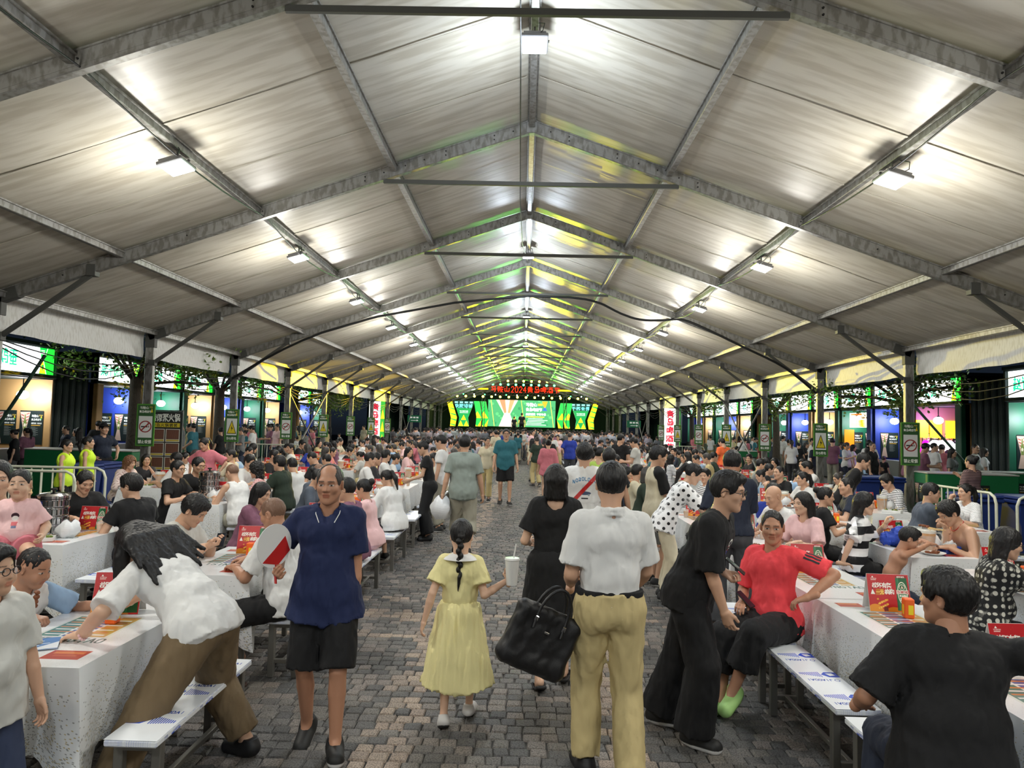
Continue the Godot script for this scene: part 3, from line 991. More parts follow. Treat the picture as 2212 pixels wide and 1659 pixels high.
func stage() -> void:
	mat("stage_black", rgb8(14, 18, 16), 0.7)
	mat("truss_steel", rgb8(120, 124, 120), 0.4, 0.7)
	mat("back_canvas", rgb8(20, 48, 34), 0.8)
	var st := MB.new()
	st.bx(Vector3(0, 0.7, -73.5), Vector3(16.5, 1.4, 6.0))
	var stg := tag(obj("stage_platform", st, M.stage_black), "low black stage platform under the lit screens", "stage")
	var wl := MB.new()
	wl.bx(Vector3(0, 3.6, -77.5), Vector3(18.6, 7.2, 0.1))
	for s in [-1.0, 1.0]:
		wl.bx(Vector3(s * 9.2, 2.0, -72.3), Vector3(0.08, 4.0, 10.6))
	struct("wall_back", wl, M.back_canvas)
	var ms := tag(obj("led_screen", prism([Vector2(-3.64, 1.9), Vector2(3.18, 1.9), Vector2(3.18, 4.6), Vector2(-3.64, 4.6)], -72, 0.2, Vector2(-3.64, 1.9), Vector2(6.82, 2.7)), tex_mat("main_screen_print", screen_main(), 0.4, 2.2)), "wide lit stage screen with a pale hourglass glass and white festival text", "screen")
	for s in [-1.0, 1.0]:
		var side := "left" if s < 0 else "right"
		var c: float = s * 6.1
		if s > 0: c = 5.75
		var hg := prism([Vector2(c - 0.55, 1.82), Vector2(c + 0.55, 1.82), Vector2(c + 0.45, 2.7), Vector2(c + 1.05, 4.4), Vector2(c - 1.05, 4.4), Vector2(c - 0.45, 2.7)], -72, 0.2, Vector2(c - 1.05, 1.82), Vector2(2.1, 2.58))
		var o := tag(obj("led_screen", hg, tex_mat("side_screen_" + side, screen_side("欢聚诗城" if s < 0 else "干杯世界"), 0.4, 1.9)), "hourglass shaped green stage screen %s the wide screen" % ("left of" if s < 0 else "right of"), "screen")
		var oc: float = c + s * 1.15
		var zg := prism([Vector2(oc - s * 0.45, 2.7), Vector2(oc + s * 0.1, 4.4), Vector2(oc + s * 0.62, 4.4), Vector2(oc + s * 0.15, 2.7), Vector2(oc + s * 0.22, 1.82), Vector2(oc - s * 0.3, 1.82)], -72.05, 0.2, Vector2(oc - 0.62, 1.82), Vector2(1.24, 2.58))
		tag(obj("led_screen", zg, tex_mat("zigzag_print", zigzag(), 0.4, 1.9)), "slanted yellow and green stage panel at the %s end" % side, "screen")
		for j in 2:
			var hx: float = s * (4.62 - j * 0.66) - 0.1
			var ch := prism([Vector2(hx - 0.25 - s * 0.1, 1.85), Vector2(hx + 0.25 - s * 0.1, 1.85), Vector2(hx + 0.3 + s * -0.22, 2.8), Vector2(hx + 0.28 + s * 0.1, 4.4), Vector2(hx - 0.28 + s * 0.1, 4.4), Vector2(hx - 0.3 - s * 0.22, 2.8)], -72, 0.2, Vector2(hx - 0.5, 1.85), Vector2(1.0, 2.55))
			tag(obj("led_screen", ch, tex_mat("chevron_print", chevron(), 0.4, 1.9)), "narrow green chevron panel with yellow triangles, %s one %s the wide screen" % ["outer" if j == 0 else "inner", "left of" if s < 0 else "right of"], "screen")
	# truss with the red neon name, yellow strips and three rows of moving heads
	var tr := MB.new()
	for y in [4.95, 5.25, 6.15, 6.45]:
		var half: float = 8.2 if y < 6.0 else 3.6
		tr.cyl(Vector3(-half, y, -69.6), Vector3(half, y, -69.6), 0.03, 0.03, 6)
	for k in 56:
		var x := -8.2 + k * 0.295
		tr.cyl(Vector3(x, 4.95, -69.6), Vector3(x + 0.295, 5.25, -69.6), 0.014, 0.014, 4)
	for x in [-8.2, -4.0, 4.0, 8.2]:
		for dx in [-0.15, 0.15]:
			tr.cyl(Vector3(x + dx, 0, -69.6), Vector3(x + dx, 5.25, -69.6), 0.03, 0.03, 6)
		for k in 16:
			tr.cyl(Vector3(x - 0.15, k * 0.32, -69.6), Vector3(x + 0.15, k * 0.32 + 0.32, -69.6), 0.012, 0.012, 4)
	tag(obj("lighting_truss", tr, M.truss_steel), "steel lighting truss spanning above the stage front", "truss")
	glow("neon_red", Color(1.0, 0.16, 0.05), 3.0)
	glow("strip_yellow", Color(1.0, 0.82, 0.1), 2.2)
	var ne: Node3D
	ne = thing("neon_name", "red neon festival name glowing above the stage screens", "sign", Vector3(0, 0, -69.3))
	var word := "马鞍山2024青岛啤酒节"
	var cx := -3.3
	for k in word.length():
		var w := 0.34 if word[k] in "024" else 0.56
		var g := MB.new()
		for sk: String in glyphs[word[k]]:
			for j in range(0, sk.length() - 3, 2):
				var p := Vector2(sk[j].hex_to_int(), sk[j + 1].hex_to_int()) / 15.0
				var q := Vector2(sk[j + 2].hex_to_int(), sk[j + 3].hex_to_int()) / 15.0
				g.bar(Vector3(cx + p.x * w, 5.86 - p.y * 0.6, 0), Vector3(cx + q.x * w, 5.86 - q.y * 0.6, 0), 0.05, 0.05, Vector3(0, 0, 1))
		obj("letter", g, M.neon_red, ne)
		cx += w * 1.17
	for s in [-1.0, 1.0]:
		var b := MB.new()
		b.bx(Vector3(s * 4.25 - 0.15, 5.54, -69.4), Vector3(1.7, 0.16, 0.08), 0.02)
		tag(obj("light_strip", b, M.strip_yellow), "yellow light strip %s the red neon name" % ("left of" if s < 0 else "right of"), "light")
	glow("lens_yellow", Color(1.0, 0.9, 0.25), 20.0)
	glow("lens_green", Color(0.25, 1.0, 0.45), 16.0)
	glow("lens_white", Color(0.85, 1.0, 0.9), 12.0)
	var rows := [[18, -7.4, 6.9, 4.78, "lens_yellow", "lower"], [9, -3.1, 2.9, 6.0, "lens_green", "middle"], [7, -2.4, 2.2, 6.36, "lens_yellow", "upper"], [14, -7.0, 6.6, 4.98, "lens_green", "second"]]
	for r in rows:
		for k in r[0]:
			var x: float = lerpf(r[1], r[2], float(k) / (r[0] - 1))
			var y: float = r[3]
			var o := thing("stage_light", "%s stage light, %s along the %s row of the truss" % ["yellow" if r[4] == "lens_yellow" else "green", nth(k), r[5]], "stage light", Vector3(x, y, -69.3), 0.0, "stage lights on the truss")
			var hd := MB.new()
			hd.cyl(Vector3(0, 0, -0.25), Vector3(0, 0, 0.0), 0.09, 0.12, 10)
			hd.bx(Vector3(0, 0.2, -0.12), Vector3(0.2, 0.12, 0.14), 0.01)
			obj("housing", hd, M.stage_black, o)
			var ln := MB.new()
			var big := 0.11 if r[5] != "second" else 0.06
			ln.cyl(Vector3(0, 0, 0.0), Vector3(0, 0, 0.015), big, big * 0.9, 12)
			obj("lens", ln, M[r[4] if r[5] != "second" or k % 2 else "lens_white"], o)

# ---------------------------------------------------------------- trees, signs and barriers round the tent
func trees() -> void:
	var bark := mat("bark", rgb8(74, 66, 56), 0.9)
	bark.normal_enabled = true
	bark.normal_texture = noise_tex(0.03, 256, true, 8.0, 41)
	tri_map(bark, Vector3(3, 0.8, 3))
	var lm := mat("leaf_green", rgb8(118, 146, 70), 0.6)
	lm.vertex_color_use_as_albedo = true
	lm.backlight_enabled = true
	lm.backlight = Color(0.2, 0.28, 0.1)
	var leaf := MB.new()
	for e in [-1.0, 1.0]:
		leaf.tri(Vector3(0, 0, 0), Vector3(e * 0.045, 0.07, 0.012), Vector3(0, 0.09, 0), Vector3(e * 0.2, 0, 1).normalized())
		leaf.tri(Vector3(0, 0.09, 0), Vector3(e * 0.045, 0.07, 0.012), Vector3(e * 0.02, 0.15, 0), Vector3(e * 0.2, 0, 1).normalized())
	var spots := [[-11.5, -20.8, 0.2, "left, nearest the front"], [-11.5, -26.6, 0.19, "left, second from the front"], [-11.6, -35.5, 0.16, "left, third from the front"], [-11.6, -42.0, 0.17, "left, farthest"], [11.5, -21.7, 0.19, "right, nearest the front"], [11.6, -33.0, 0.16, "right, middle one"], [11.5, -49.0, 0.17, "right, farthest"]]
	for k in spots.size():
		var sp: Array = spots[k]
		var r := RandomNumberGenerator.new()
		r.seed = 60 + k
		var o := thing("street_tree", "leafy street tree between the tent and the booths, %s" % sp[3], "tree", Vector3(sp[0], 0, sp[1]), 0.0, "street trees")
		var tk := MB.new()
		var rad: float = sp[2]
		tk.cyl(Vector3(0, 0, 0), Vector3(0.03, 1.4, 0.02), rad * 1.15, rad, 12, false)
		tk.cyl(Vector3(0.03, 1.4, 0.02), Vector3(0, 3.1, 0), rad, rad * 0.85, 12, false)
		obj("trunk", tk, bark, o)
		var bm := MB.new()
		var places := []
		for j in 9:
			var an := TAU * j / 9.0 + r.randf_range(-0.3, 0.3)
			var tip := Vector3(cos(an) * r.randf_range(1.4, 2.8), r.randf_range(3.0, 5.4), sin(an) * r.randf_range(1.2, 2.6))
			var mid := Vector3(tip.x * 0.5, lerpf(3.1, tip.y, 0.75), tip.z * 0.5)
			bm.tube([Vector3(0, 2.9, 0), mid, tip], 0.05, 6)
			for cl in 6:
				var base := mid.lerp(tip, 0.3 + 0.14 * cl) + Vector3(r.randfn(), r.randfn() * 0.7, r.randfn()) * 0.42
				for l in 60:
					var dir := Vector3(r.randfn(), r.randfn(), r.randfn())
					places.append(Transform3D(Basis.from_euler(Vector3(r.randf() * TAU, r.randf() * TAU, r.randf() * TAU)).scaled(Vector3.ONE * r.randf_range(0.7, 1.1)), base + dir * 0.2))
		obj("branches", bm, bark, o)
		var fol := MB.new()
		for j in places.size():
			var g := r.randf_range(0.55, 1.15)
			leaf.c.fill(Color(g * 1.05, g, g * 0.8))
			fol.add(leaf, places[j])
		obj("foliage", fol, lm, o.get_node("branches")).set_meta("kind", "stuff")

func post_signs() -> void:
	var ims := [tex_mat("no_smoking_print", post_sign_image(0), 0.5), tex_mat("shock_warning_print", post_sign_image(1), 0.5)]
	var edge := mat("sign_edge", rgb8(84, 150, 48), 0.6)
	var list := []
	for k in range(2, 9):
		list.append([-1.0, k, k % 2])
		list.append([1.0, k, k % 2])
	for l in list:
		var s: float = l[0]
		var z := frame_z(l[1]) + 0.1
		var lab: String = ["green no-smoking board on the %s tent post, %s post from the front", "green electric shock warning board on the %s tent post, %s post from the front"][l[2]]
		var o := thing("notice_board", lab % ["left" if s < 0 else "right", nth(l[1] - 1)], "sign", Vector3(s * (HALF - 0.02), 1.25, z), -s * 0.12, "notice boards on the tent posts")
		var b := MB.new()
		b.bx(Vector3(0, 0.5, -0.012), Vector3(0.42, 1.0, 0.02), 0.004)
		obj("panel", b, edge, o)
		var q := MB.new()
		q.quad(Vector3(-0.2, 0.01, 0.001), Vector3(0.2, 0.01, 0.001), Vector3(0.2, 0.99, 0.001), Vector3(-0.2, 0.99, 0.001), Vector3(0, 0, 1))
		obj("print", q, ims[l[2]], o)

func barrier(at: Vector3, turn: float, length: float, label: String) -> void:
	var wm := mat("barrier_white", rgb8(214, 216, 196), 0.45)
	var o := thing("crowd_barrier", label, "barrier", at, turn, "white crowd barriers")
	var f := MB.new()
	var h := length * 0.5
	f.tube([Vector3(-h, 0.02, 0), Vector3(-h, 0.95, 0), Vector3(-h + 0.04, 1.05, 0), Vector3(-h + 0.14, 1.1, 0), Vector3(h - 0.14, 1.1, 0), Vector3(h - 0.04, 1.05, 0), Vector3(h, 0.95, 0), Vector3(h, 0.02, 0)], 0.021, 8)
	f.cyl(Vector3(-h, 0.22, 0), Vector3(h, 0.22, 0), 0.017, 0.017, 8)
	obj("frame", f, wm, o)
	var n := int(length / 0.16)
	for k in range(1, n):
		var b := MB.new()
		b.cyl(Vector3(-h + k * length / n, 0.22, 0), Vector3(-h + k * length / n, 1.09, 0), 0.012, 0.012, 7, false)
		obj("rail", b, wm, o)
	for e in [-1.0, 1.0]:
		var ft := MB.new()
		ft.bar(Vector3(e * h * 0.8, 0.02, -0.28), Vector3(e * h * 0.8, 0.02, 0.28), 0.05, 0.03)
		ft.cyl(Vector3(e * h * 0.8, 0.02, 0), Vector3(e * h * 0.8, 0.22, 0), 0.017, 0.017, 8)
		obj("foot", ft, wm, o)

func green_counter(at: Vector3, turn: float, w: float, d: float, label: String) -> void:
	var gm := mat("counter_green", rgb8(28, 112, 64), 0.45)
	var o := thing("order_counter", label, "counter", at, turn, "green order counters")
	var b := MB.new()
	b.bx(Vector3(0, 0.55, 0), Vector3(w, 1.1, d), 0.015)
	obj("body", b, gm, o)
	var t := MB.new()
	t.bx(Vector3(0, 1.115, 0), Vector3(w + 0.02, 0.03, d + 0.02), 0.008)
	obj("top", t, mat("counter_top", rgb8(190, 186, 178), 0.5), o)
	for e in [0.0, 1.0]:
		var p := MB.new()
		if e == 0.0:
			p.quad(Vector3(-0.34, 0.4, d * 0.5 + 0.004), Vector3(0.34, 0.4, d * 0.5 + 0.004), Vector3(0.34, 0.88, d * 0.5 + 0.004), Vector3(-0.34, 0.88, d * 0.5 + 0.004), Vector3(0, 0, 1))
		else:
			var sx := -signf(at.x)
			var X := sx * (w * 0.5 + 0.004)
			p.quad(Vector3(X, 0.4, sx * 0.24), Vector3(X, 0.4, -sx * 0.24), Vector3(X, 0.88, -sx * 0.24), Vector3(X, 0.88, sx * 0.24), Vector3(sx, 0, 0))
		obj("poster", p, M.poster_print_a, o)

func bin(at: Vector3, label: String, turn := 0.0) -> void:
	var bm := mat("bin_blue", rgb8(26, 48, 110), 0.5)
	var o := thing("wheeled_bin", label, "bin", at, turn, "blue wheeled bins")
	var b := MB.new()
	for k in 4:
		var p := [Vector2(-0.27, -0.3), Vector2(0.27, -0.3), Vector2(0.27, 0.3), Vector2(-0.27, 0.3)]
		var a: Vector2 = p[k]
		var c: Vector2 = p[(k + 1) % 4]
		b.quad(Vector3(a.x * 0.8, 0.08, a.y * 0.8), Vector3(c.x * 0.8, 0.08, c.y * 0.8), Vector3(c.x, 0.92, c.y), Vector3(a.x, 0.92, a.y), Vector3(a.x + c.x, 0, a.y + c.y).normalized())
	b.bx(Vector3(0, 0.9, 0), Vector3(0.6, 0.06, 0.66), 0.015)
	obj("body", b, bm, o)
	var l := MB.new()
	l.bx(Vector3(0, 0.96, 0), Vector3(0.6, 0.06, 0.68), 0.025)
	l.cyl(Vector3(-0.24, 0.97, -0.36), Vector3(0.24, 0.97, -0.36), 0.025, 0.025, 8)
	obj("lid", l, bm, o)
	for e in [-1.0, 1.0]:
		var w := MB.new()
		w.cyl(Vector3(e * 0.2, 0.1, -0.25), Vector3(e * 0.25, 0.1, -0.25), 0.1, 0.1, 14)
		obj("wheel", w, M.cable_black, o)

func surroundings() -> void:
	booths()
	stage()
	trees()
	post_signs()
	barrier(Vector3(-7.6, 0, -10.5), 0.0, 1.9, "white tubular crowd barrier behind the baby, nearer of the pair on the left")
	barrier(Vector3(-7.7, 0, -11.3), 0.05, 2.0, "white tubular crowd barrier before the green counter, farther of the left pair")
	barrier(Vector3(8.2, 0, -10.6), 0.03, 2.0, "white tubular crowd barrier by the right table row, nearer one")
	barrier(Vector3(7.05, 0, -11.75), PI / 2, 1.9, "white tubular crowd barrier turned along the right table row beside the blue bins")
	barrier(Vector3(-8.4, 0, -24.6), 0.0, 2.0, "white tubular crowd barrier far back by the left posts")
	barrier(Vector3(8.6, 0, -38.0), 0.0, 2.0, "white tubular crowd barrier far back by the right posts")
	green_counter(Vector3(-10.6, 0, -17.2), 0.0, 2.6, 0.8, "green order counter behind the guard in the black cap")
	green_counter(Vector3(10.0, 0, -16.4), -0.1, 1.9, 0.8, "green order counter beside the right tent post, with a beer glass poster")
	green_counter(Vector3(11.7, 0, -17.4), -0.1, 1.2, 0.8, "smaller green order counter behind the striped woman on the right")
	green_counter(Vector3(9.7, 0, -31.0), 0.0, 1.6, 0.7, "bright green counter far back on the right between the posts")
	bin(Vector3(-8.75, 0, -14.6), "blue wheeled bin beside the green counter on the left")
	bin(Vector3(-8.6, 0, -13.7), "blue wheeled bin behind the curly haired lady's table")
	bin(Vector3(8.35, 0, -16.6), "blue wheeled bin at the foot of the right tent post")
	bin(Vector3(7.75, 0, -16.5), "blue wheeled bin nearest the man in the striped top")
	bin(Vector3(8.3, 0, -12.0), "blue wheeled bin behind the white barrier, right hand one")
	bin(Vector3(7.6, 0, -12.2), "blue wheeled bin behind the white barrier, left hand one")
	# a standing menu frame by the left post
	var mf := thing("menu_stand", "tall metal menu stand with meat pictures beside the left tent post", "menu stand", Vector3(-9.6, 0, -18.9), 0.25)
	var f := MB.new()
	for e in [-0.42, 0.42]:
		f.cyl(Vector3(e, 0, 0), Vector3(e, 2.15, 0), 0.018, 0.018, 8)
		f.bar(Vector3(e, 0.02, -0.25), Vector3(e, 0.02, 0.25), 0.03, 0.03)
	f.cyl(Vector3(-0.42, 2.12, 0), Vector3(0.42, 2.12, 0), 0.018, 0.018, 8)
	obj("frame", f, M.truss_steel, mf)
	var im := picture(256, 560, rgb8(28, 30, 28))
	ink(im, "蒙原聚火锅", 14, 20, 40, 70, 7, INK, 1.15)
	fill(im, 14, 106, 228, 40, rgb8(210, 190, 40))
	ink(im, "特色火锅烧烤", 24, 112, 26, 28, 3, rgb8(30, 30, 20), 1.3)
	for j in 3:
		for i in 2:
			fill(im, 12 + i * 120, 162 + j * 130, 112, 120, rgb8(225, 222, 210))
			fill(im, 18 + i * 120, 168 + j * 130, 100, 90, rgb8(96, 60, 48))
			for q in 12:
				line_in(im, Vector2(24 + i * 120 + q * 8, 176 + j * 130), Vector2(30 + i * 120 + q * 7, 250 + j * 130), 4, rgb8(130, 80, 60))
			fill(im, 18 + i * 120, 262 + j * 130, 100, 14, rgb8(200, 170, 50))
	var q := MB.new()
	q.bx(Vector3(0, 1.3, 0), Vector3(0.8, 1.58, 0.012))
	q.quad(Vector3(-0.4, 0.5, 0.008), Vector3(0.4, 0.5, 0.008), Vector3(0.4, 2.1, 0.008), Vector3(-0.4, 2.1, 0.008), Vector3(0, 0, 1))
	obj("board", q, tex_mat("menu_print", im, 0.5), mf)
	# the thick hose slung across the tent and the thin lamp cables
	var hose := MB.new()
	var hp := [Vector3(-9.04, 3.2, -21.72), Vector3(-8.26, 3.69, -21.7), Vector3(-7.41, 4.14, -21.6), Vector3(-6.28, 4.66, -21.6), Vector3(-4.85, 5.12, -21.6), Vector3(-4.21, 5.27, -21.6), Vector3(-2.21, 5.68, -21.6), Vector3(-0.85, 5.84, -21.6), Vector3(0.01, 5.93, -21.6), Vector3(1.3, 5.92, -21.6), Vector3(2.16, 5.78, -21.6), Vector3(2.88, 5.45, -21.6), Vector3(3.46, 5.28, -21.6), Vector3(4.1, 5.27, -21.6), Vector3(4.74, 5.3, -21.6), Vector3(5.59, 4.98, -21.6), Vector3(6.73, 4.45, -21.6), Vector3(7.86, 3.9, -21.6), Vector3(8.84, 3.16, -21.7)]
	var sm_ := Curve3D.new()
	for k in hp.size():
		var tg: Vector3 = (hp[mini(k + 1, hp.size() - 1)] - hp[maxi(k - 1, 0)]) * 0.18
		sm_.add_point(hp[k], -tg, tg)
	hose.tube(Array(sm_.tessellate(4, 3)), 0.035, 8)
	tag(obj("power_hose", hose, M.cable_black), "thick black cable slung across the tent below the roof beams", "cable")
	for s in [-1.0, 1.0]:
		var c := MB.new()
		var pts := []
		for k in range(-1, 11):
			for j in 6:
				var t := j / 6.0
				var x: float = s * (0.511 * HALF - 0.1)
				pts.append(Vector3(x, roof_y(x) - 0.08 - sin(PI * t) * (0.14 + 0.05 * (k % 3)), lerpf(frame_z(k), frame_z(k + 1), t)))
		c.tube(pts, 0.011, 5)
		tag(obj("lamp_cable", c, M.cable_black), "thin black lamp cable sagging along the %s purlin" % ("left" if s < 0 else "right"), "cable")
		var e := MB.new()
		for w in 3:
			pts = []
			for k in range(0, 12):
				for j in 6:
					var t := j / 6.0
					pts.append(Vector3(s * (HALF + 0.02 + 0.02 * w), 3.22 - w * 0.04 - sin(PI * t) * (0.16 + 0.13 * w + 0.04 * (k % 2)), lerpf(frame_z(k), frame_z(k + 1), t)))
			e.tube(pts, 0.013, 5)
		tag(obj("post_cables", e, M.cable_black), "black cables looping from post to post along the %s eave" % ("left" if s < 0 else "right"), "cable")
	var rc := MB.new()
	rc.tube([Vector3(-0.16, 6.6, -2.0), Vector3(-0.17, 6.62, -8.6), Vector3(-0.2, 6.5, -14.0), Vector3(-0.16, 6.5, -17.5), Vector3(-0.03, 6.62, -19.8)], 0.009, 6)
	tag(obj("ridge_cable", rc, M.cable_black), "thin cable hanging below the ridge between the hanging lamps", "cable")
	# wind braces between some posts
	for s in [-1.0, 1.0]:
		for k in [4, 9]:
			var b := MB.new()
			b.cyl(Vector3(s * (HALF + 0.02), 3.1, frame_z(k) - 0.1), Vector3(s * (HALF + 0.02), 0.2, frame_z(k + 1) + 0.1), 0.035, 0.035, 8)
			b.cyl(Vector3(s * (HALF - 0.06), 0.2, frame_z(k) - 0.1), Vector3(s * (HALF - 0.06), 3.1, frame_z(k + 1) + 0.1), 0.035, 0.035, 8)
			tag(obj("wind_brace", b, M.aluminium), "pair of crossed tubular braces between two %s posts, %s pair" % ["left" if s < 0 else "right", "nearer" if k == 4 else "farther"], "brace")
	for k in [[-9.9, 3.15, -14.4, -12.6, 0.1, -15.6], [9.9, 3.2, -19.0, 12.6, 0.3, -19.2]]:
		var b := MB.new()
		b.cyl(Vector3(k[0], k[1], k[2]), Vector3(k[3], k[4], k[5]), 0.035, 0.035, 8)
		tag(obj("stay_pole", b, mat("stay_green", rgb8(70, 100, 84), 0.6)), "slanting green stay pole outside the tent on the %s" % ("left" if k[0] < 0 else "right"), "pole")

# ---------------------------------------------------------------- tables, benches and what lies on them
func card_image() -> Image:
	var im := picture(512, 448, rgb8(186, 26, 34))
	for k in 60:
		fill(im, (k * 173) % 512, (k * 97) % 448, 4, 4, rgb8(210, 110, 40))
	poly_in(im, PackedVector2Array([Vector2(70, 22), Vector2(84, 44), Vector2(56, 44)]), INK)
	ink(im, "TSINGTAO", 42, 50, 9, 10, 2, INK, 1.05)
	fill(im, 46, 66, 64, 10, rgb8(225, 190, 180))
	ink(im, "拉环有奖", 56, 104, 56, 60, 8, INK, 1.06, 0.08)
	poly_in(im, PackedVector2Array([Vector2(100, 180), Vector2(196, 176), Vector2(190, 250), Vector2(92, 254)]), rgb8(190, 110, 30))
	ink(im, "一元", 96, 184, 46, 58, 8, rgb8(250, 214, 110), 1.05, 0.08)
	ink(im, "换购", 204, 178, 54, 60, 8, INK, 1.06, 0.08)
	poly_in(im, PackedVector2Array([Vector2(56, 180), Vector2(84, 244), Vector2(30, 244)]), INK)
	fill(im, 54, 160, 8, 26, rgb8(30, 30, 30))
	disc_in(im, Vector2(70, 470), 110, 110, rgb8(222, 140, 30))
	disc_in(im, Vector2(300, 480), 120, 90, rgb8(206, 120, 24))
	for k in 24:
		disc_in(im, Vector2(170 + ((k * 53) % 120) - 60, 300 + (k * 31) % 110), 13, 11, rgb8(240, 190, 70) if k % 2 else rgb8(214, 150, 40))
	fill(im, 176, 390, 50, 50, rgb8(110, 34, 24))
	# the can
	poly_in(im, PackedVector2Array([Vector2(352, 20), Vector2(490, 26), Vector2(500, 430), Vector2(344, 430)]), rgb8(22, 92, 52))
	for k in 6:
		fill(im, 352 + k * 6, 30, 4, 396, rgb8(26 + k * 8, 104 + k * 8, 62 + k * 6))
	fill(im, 354, 14, 136, 26, rgb8(150, 24, 32))
	ink(im, "拉环有奖", 372, 18, 20, 18, 2.5, INK, 1.2)
	disc_in(im, Vector2(424, 222), 62, 136, rgb8(224, 226, 206))
	disc_in(im, Vector2(424, 222), 52, 124, rgb8(30, 108, 60))
	disc_in(im, Vector2(424, 150), 36, 34, rgb8(224, 226, 206))
	disc_in(im, Vector2(424, 152), 29, 28, rgb8(24, 92, 52))
	poly_in(im, PackedVector2Array([Vector2(424, 128), Vector2(440, 166), Vector2(408, 166)]), rgb8(225, 200, 180))
	fill(im, 350, 186, 146, 46, rgb8(230, 228, 214))
	ink(im, "TSINGTAO", 356, 192, 15.5, 32, 5, rgb8(180, 26, 34), 1.1)
	ink(im, "青岛啤酒", 382, 242, 20, 24, 3.5, INK, 1.1)
	fill(im, 388, 276, 72, 40, rgb8(224, 226, 206))
	return im

func wrap_image() -> Image:
	var im := picture(256, 1024, rgb8(232, 236, 240))
	for k in 3:
		var y := 60.0 + k * 330
		ink(im, "JIAODAI", 70, y, 20, 26, 4.5, rgb8(28, 66, 160), 1.15)
		ring_in(im, Vector2(44, y + 12), 14, 4, rgb8(28, 66, 160))
		poly_in(im, PackedVector2Array([Vector2(0, y + 60), Vector2(70, y + 60), Vector2(104, y + 100), Vector2(70, y + 140), Vector2(0, y + 140)]), rgb8(28, 74, 190))
		poly_in(im, PackedVector2Array([Vector2(16, y + 92), Vector2(56, y + 80), Vector2(70, y + 120), Vector2(28, y + 124)]), rgb8(232, 236, 240))
		for j in 11:
			line_in(im, Vector2(112 + j * 12, y + 62 + j * 4), Vector2(112 + j * 12, y + 138 - j * 1.5), 6, rgb8(28, 74, 190))
	return im

func cloth_top_image(kind: int) -> Image:
	# clear film over white plastic: printed mats lie under it
	var im := picture(512, 1024, rgb8(228, 230, 232))
	var rr := RandomNumberGenerator.new()
	rr.seed = 70 + kind
	for k in 1400:
		fill(im, rr.randf() * 512, rr.randf() * 1024, 3, 3, rgb8(206, 208, 208))
	if kind < 2:
		poly_in(im, PackedVector2Array([Vector2(96, 300), Vector2(400, 300), Vector2(400, 640), Vector2(96, 640)]), rgb8(214, 220, 214))
		for k in 3:
			fill(im, 110 + k * 96, 310, 84, 320, [rgb8(60, 120, 110), rgb8(70, 90, 150), rgb8(190, 150, 70)][k])
		for k in 8:
			fill(im, 120, 326 + k * 38, 250, 14, rgb8(222, 224, 222) if k % 2 else rgb8(200, 120, 60))
		ink(im, "TSINGTAO", 120, 650, 34, 60, 8, rgb8(50, 96, 90), 1.1)
		fill(im, 300, 820, 150, 110, rgb8(176, 52, 34))
		fill(im, 316, 836, 118, 26, rgb8(214, 120, 60))
		fill(im, 330, 874, 90, 18, rgb8(190, 84, 50))
		fill(im, 60, 110, 130, 90, rgb8(176, 60, 40))
		fill(im, 72, 122, 100, 20, rgb8(220, 130, 70))
	return im

func dots_image() -> Image:
	# white plastic sheet with a spatter of grey and gold dots that thickens towards the hem
	var im := picture(1024, 512, rgb8(226, 228, 228))
	var rr := RandomNumberGenerator.new()
	rr.seed = 81
	for k in 2600:
		var y := 512.0 * pow(rr.randf(), 0.42)
		disc_in(im, Vector2(rr.randf() * 1020, y), 2.6, 2.6, rgb8(150, 152, 150) if rr.randf() < 0.7 else rgb8(186, 170, 130))
	return im

